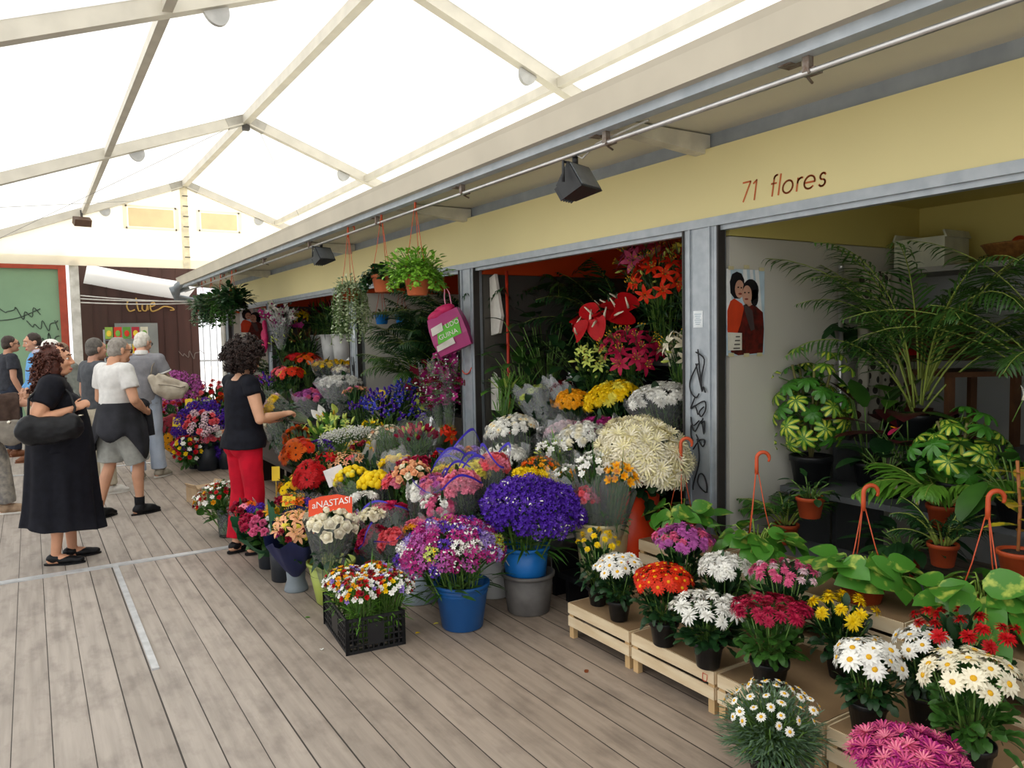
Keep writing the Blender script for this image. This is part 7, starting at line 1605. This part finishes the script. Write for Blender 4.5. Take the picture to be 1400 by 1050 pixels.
bunch('cut_foliage', 'mixed dark greens at the back left of the stall with white buckets', (3.55, 12.4, 1.54), .3, .25, [('bud', 'lime', None, .04, 1), ('lily', 'coral', None, .06, .2)], 18, None, fol=('broad', 'dark'))
bunch('wrapped_orchids', 'orchids in clear sleeves high at the left post of the white bucket stall', (3.47, 12.45, 1.84), .2, .3, [('orchid', 'mag', 'white', .16, 1), ('orchid', 'white', 'mag', .16, 1)], 14, None, fol=('narrow', 'deep'), wrap=film2, wl=1.1)
bunch('yellow_lily', 'yellow bird-of-paradise flower high above the proteas', (3.85, 12.55, 1.98), .08, .1, [('lily', 'yellow', None, .1, 1)], 5, None, fol=('broad', 'leaf'))
# bundle in the hands of the woman
bunch('held_bouquet', 'yellow and white film-wrapped bouquet in the hands of the woman in red trousers', hands_mid + V((-.12, .06, .07)), .1, .06, [('mum', 'yellow', None, .034, 4), ('carnation', 'palepink', None, .03, 1)], 34, hands_mid + V((.12, -.02, -.05)), wrap=film, wl=1.1)
bunch('cream_bouquet', 'cream flowers in paper just below the hands of the woman in red trousers', (2, 7.48, 0.82), .12, .06, [('mum', 'cream', None, .04, 1)], 20, (2.05, 7.3, .43), wrap=film, wl=.95)
stand('dark display bench behind the woman in red trousers', 2.0, 2.49, 6.95, 9.0, .42, mat('dark_bench', '#2a1d18', .5, col2='#201512', scale=5), name='display_bench')
# ---- far group of buckets by the end of the walk
for lb, p, r_, h_, m in (('dark blue bucket at the far left of the far flower group', (1.75, 11.96, 0), .12, .32, mat('navy_bucket', '#173a6d')), ('grey-blue bucket beside the dark blue one in the far group', (1.8, 11.24, 0), .11, .28, greyv), ('dark bucket of pink carnations in the far group', (1.84, 10.17, 0), .155, .36, darkb), ('narrow dark bucket left of the pink carnation bucket', (1.74, 10.4, 0), .11, .36, darkb), ('black bucket of cream and white carnations behind the woman', (2.08, 10.13, 0), .15, .36, darkb), ('black bucket at the back of the far group under the purple statice', (2.25, 11.54, 0), .15, .34, darkb)):
    bucket(lb, p, r_, r_*.8, h_, m, seg=24)
bunch('pink_carnations', 'pink carnation dome at the front of the far group', zz((1.84, 10.17, 0), .38), .2, .09, [('carnation', 'coral', None, .045, 2), ('carnation', 'pink', None, .045, 1)], 75, zz((1.84, 10.17, 0), .2), fol=('mum', 'deep'))
bunch('white_carnations', 'white and cream carnations right of the pink dome', zz((2.06, 10.14, 0), .43), .2, .09, [('carnation', 'white', None, .045, 2), ('carnation', 'peach', None, .04, 1)], 59, zz((2.06, 10.14, 0), .25), fol=('mum', 'deep'), mode='sector')
bunch('pink_carnations', 'thin band of pink carnations between the white ones and the black top', (2.13, 10.26, 0.55), .16, .06, [('carnation', 'pink', None, .045, 1)], 27, (2.07, 9.85, 0.15))
bunch('purple_statice', 'purple statice carpet in the middle of the far group', (1.86, 10.22, 0.5), .36, .12, [('spray', 'purple', None, .06, 1)], 70, zz((2.25, 11.54, 0), .3), fol=('mum', 'deep'))
bunch('white_statice', 'white and salmon flowers on top of the purple statice', (1.76, 10.01, 0.6), .2, .06, [('carnation', 'coral', None, .05, 1), ('spray', 'palepink', None, .05, 1)], 20, (1.88, 10.35, 0.2))
bunch('mixed_gerberas', 'dark red, pink and yellow gerberas at the left end of the far group', (1.61, 10.86, 0.42), .26, .14, [('gerbera', 'dark', None, .07, 2), ('gerbera', 'gold', None, .07, 1), ('gerbera', 'hot', None, .07, 1), ('gerbera', 'yellow', None, .07, .6)], 30, zz((1.8, 11.91, 0), .26), fol=('broad', 'deep'), mode='sector')
bunch('small_mixed_flowers', 'small yellow-white flowers low between gerberas and pink carnations', (1.6, 10.05, 0.3), .17, .1, [('freesia', 'yellow', None, .04, 1), ('freesia', 'white', None, .04, 1), ('freesia', 'red', None, .04, 1)], 26, (1.68, 10.35, 0.05), fol=('broad', 'leaf'))
bunch('red_mauve_flowers', 'red and mauve blooms behind the gerberas in the far group', (1.84, 12.27, 0.55), .34, .12, [('mum', 'red', None, .06, 2), ('mum', 'mauve', None, .06, 1), ('mum', 'rose', None, .05, .6)], 34, (1.84, 12.02, 0.2), fol=('broad', 'dark'))
bunch('yellow_green_flowers', 'green foliage with yellow blooms behind the red and mauve blooms', (2.06, 13.52, 0.62), .36, .14, [('freesia', 'yellow', None, .06, 1), ('bud', 'lime', None, .05, 1)], 24, (2.11, 13.55, 0.2), fol=('broad', 'leaf'))
bunch('pink_hydrangeas', 'mauve flowers at the far back against the brown wall', (2.02, 13.14, 0.8), .32, .12, [('spray', 'mauve', None, .1, 1)], 24, (2.24, 14.48, 0.3), fol=('broad', 'leaf'))
bunch('white_lilies', 'pale green lilies at the far back of the far group', (2.29, 12.71, 0.6), .36, .12, [('lily', 'lime', None, .08, 1), ('bud', 'lime', None, .05, 1)], 22, (2.31, 12.74, 0.2), fol=('broad', 'leaf'))
bunch('red_gerberas', 'red and pink flowers at the back, below the daylight gap', (2.52, 12.94, 0.7), .32, .14, [('mum', 'red', None, .06, 1), ('mum', 'coral', None, .06, 1)], 24, (2.67, 13.75, 0.2), fol=('broad', 'dark'))
bunch('orange_lilies', 'orange lilies right beside the back of the woman in red trousers', (2.37, 11.46, 0.68), .18, .16, [('lily', 'orange', None, .1, 1), ('gerbera', 'orange', None, .07, 1)], 18, (2.22, 10.74, 0.2), fol=('broad', 'dark'))
bunch('purple_irises', 'dark purple irises left of the orange lilies', (2.25, 11.52, 0.62), .2, .1, [('iris', 'purple', 'violet', .06, 1)], 20, (2.28, 11.65, 0.2), fol=('narrow', 'deep'))
card('yellow price tag among the gerberas of the far group', (1.55, 10.52, 0.6), .1, .12, .1, '', .2)
card('yellow price tag among the yellow blooms at the back of the far group', (1.87, 11.52, 0.75), .1, .14, -.1, '', .2)
# small vases on the boards
gv = bucket('clear glass vase of small mixed flowers on the boards by the red trousers', (1.32, 6.56, 0), .085, .07, .24, clear_mat('vase_glass', '#d5e5d8', .3, .05, .05), 'glass_vase', seg=24)
bunch('small_mixed_flowers', 'red, white and yellow small flowers spreading over the glass vase', (1.28, 6.64, 0.3), .2, .14, [('freesia', 'white', None, .03, 3), ('freesia', 'red', None, .028, 1.5), ('freesia', 'gold', None, .028, 1.2), ('freesia', 'dark', None, .026, 1)], 84, (1.32, 6.56, 0.05), fol=('broad', 'leaf'), phimax=1.75)
bx = thing('cardboard_box', 'small cardboard box on the boards behind the glass vase', 'box', (1.45, 8.2, 0), .3); b = MB(); b.box((0, 0, .075), (.3, .22, .15)); b.build('carton', mat('carton', '#b59a78', .75), bx)
for s_ in (-1, 1): b = MB(); b.box((s_*.15, 0, .17), (.01, .2, .05), 0, Euler((0, s_*.5, 0)).to_matrix()); b.build('flap', mat('carton', '#b59a78'), bx)
# seed-packet rack between the two men
rk = thing('seed_rack', 'wire rack of colourful seed packets in front of the brown wall', 'rack', (1.42, 14.6, 0), -.1); wr_ = mat('rack_wire', '#8f9396', .4, metal=.5)
for x_ in (-.34, .34): b = MB(); b.tube([(x_, 0, 0), (x_, 0, 1.86)], .016, 8); b.build('upright', wr_, rk)
for i_ in range(5): b = MB(); b.tube([(-.34, -.01, .52 + i_*.29), (.34, -.01, .52 + i_*.29)], .008, 6); b.tube([(-.34, -.05, .56 + i_*.29), (.34, -.05, .56 + i_*.29)], .006, 6); b.build('wire_shelf', wr_, rk)
b = MB(); b.box((0, 0, .03), (.7, .4, .03)); b.build('base', wr_, rk)
pk = ['#d8402a', '#e9c83a', '#5f9a3a', '#d86a3a', '#b52a3a', '#8db04a', '#e0d9c0']
for i_ in range(5):
    for j_ in range(5):
        b = MB(); b.box((0, 0, 0), (.118, .012, .2)); b2 = MB(); b2.ball((0, -.007, -.01), (.04, .003, .055), 10, 6)
        o = b.build('seed_packet', mat('packet_%d' % ((i_*3 + j_*2) % 7), pk[(i_*3 + j_*2) % 7], .5), None); o.location = (1.42 + (-.27 + .135*j_)*.995, 14.55 + .027*(2 - j_)*.5, .64 + i_*.29)
        b2.build('picture', mat('packet_pic_%d' % ((i_ + j_) % 3), ('#d83a20', '#f0d040', '#7ab04a')[(i_ + j_) % 3], .5), o)
        tag(o, 'seed packet in the wire rack, row %s, %s column' % (('lowest', 'second lowest', 'middle', 'second highest', 'highest')[i_], ('leftmost', 'second', 'middle', 'fourth', 'rightmost')[j_]), 'seed packet', 'seed packets in the rack')
# ---- pots hanging from the rail
terr_h = mat('hanger_brown', '#a86848', .5)
trailer('grey-green trailing plant hanging in long strands, leftmost of three near pots', (RLX, 7.02, 1.98), .085, .12, 52, .52, .03, 'silver', 1, terra, .50, .15, 'small')
trailer('ivy in a salmon pot, middle of the three near hanging pots', (RLX, 6.2, 2.02), .1, .15, 10, .16, .045, 'dark', 2, terra2, .48, .13, 'ivy')
t = trailer('bright green fern in a salmon pot, rightmost of the three near hanging pots', (RLX, 5.52, 1.955), .105, .17, 34, .15, .034, 'bright', 3, terra2, .52, .17, 'fluffy')
link('foliage', foliage('fluffy', 'bright', 1), t, (0, .02, .17), (0, 0, 1), (.29, .29, .22))
for i_, (y_, lb, c_, f_) in enumerate(((14.3, 'pale ivy basket at the far left of the far hanging row', 'grey', 'ivy'), (13.5, 'dark ivy basket second from the left in the far hanging row', 'dark', 'ivy'), (12.75, 'light-veined ivy basket third from the left in the far hanging row', 'leaf', 'ivy'), (11.95, 'bushy dark basket at the right of the far hanging row', 'dark', 'mum'))):
    t = trailer(lb, (RLX, y_, 2.1), .1, .14, 22, .38 if i_ < 3 else .2, .05, c_, 10 + i_, terra if i_ == 0 else blackpot, .36, .24, f_)
t = thing('shop_cloth', 'hot pink bag hung on the far post behind the curly hair', 'bag', (SX - .08, 12.93, 1.55)); b = MB(); b.ball((0, 0, .1), (.05, .13, .2), 12, 8); b.ball((0, .06, .0), (.05, .1, .14)); b.ball((0, -.02, .3), (.04, .07, .12)); cloth('bag_body', b, .015, mat('hot_pink_cloth', '#c8185f'), t, 3, .012, (14, 14, 9), 1); t.name = 'pink_bag'
palm('dark palm at the edge of the far stall behind the curly hair', (3.7, 13.7, .6), .14, .2, 10, .8, .22, 14, 41, 'dark', blackpot, (.9, 1.4), (.8, 1.6), .1, w=.03)
stand('dark display step in the far stall', 3.42, 4.1, 13.1, 15.8, .6, blackb, name='display_step')
# petals and bits fallen on the boards
for i_, (p, c_, lb) in enumerate((((1.28, 4.33, 0), 'green', 'green leaf scrap on the boards by the grey vase foot'), ((1.21, 3.82, 0), 'white', 'white petal on the boards left of the freesia crate'), ((1.88, 3.8, 0), 'lemon', 'tiny yellow petal on the boards near the big blue bucket'), ((2.2, 2.85, 0), 'brown', 'dark leaf scrap on the boards left of the crates'), ((1.34, 6.46, 0), 'red', 'red petal on the boards beside the glass vase'), ((1.71, 3.74, 0), 'yellow', 'yellow petal on the boards right of the freesia crate'), ((1.63, 10.48, 0), 'white', 'white crumpled flower on the boards before the far group'))):
    b = MB(); b.leaf((0, 0, .004), (1, 0, 0), (0, 0, 1), .035, .022, .3, OVAL, 0, fold=.3); o = b.build('fallen_petal', petal(c_)); o.location = p; o.rotation_euler = (0, 0, i_*1.3); tag(o, lb, 'petal')
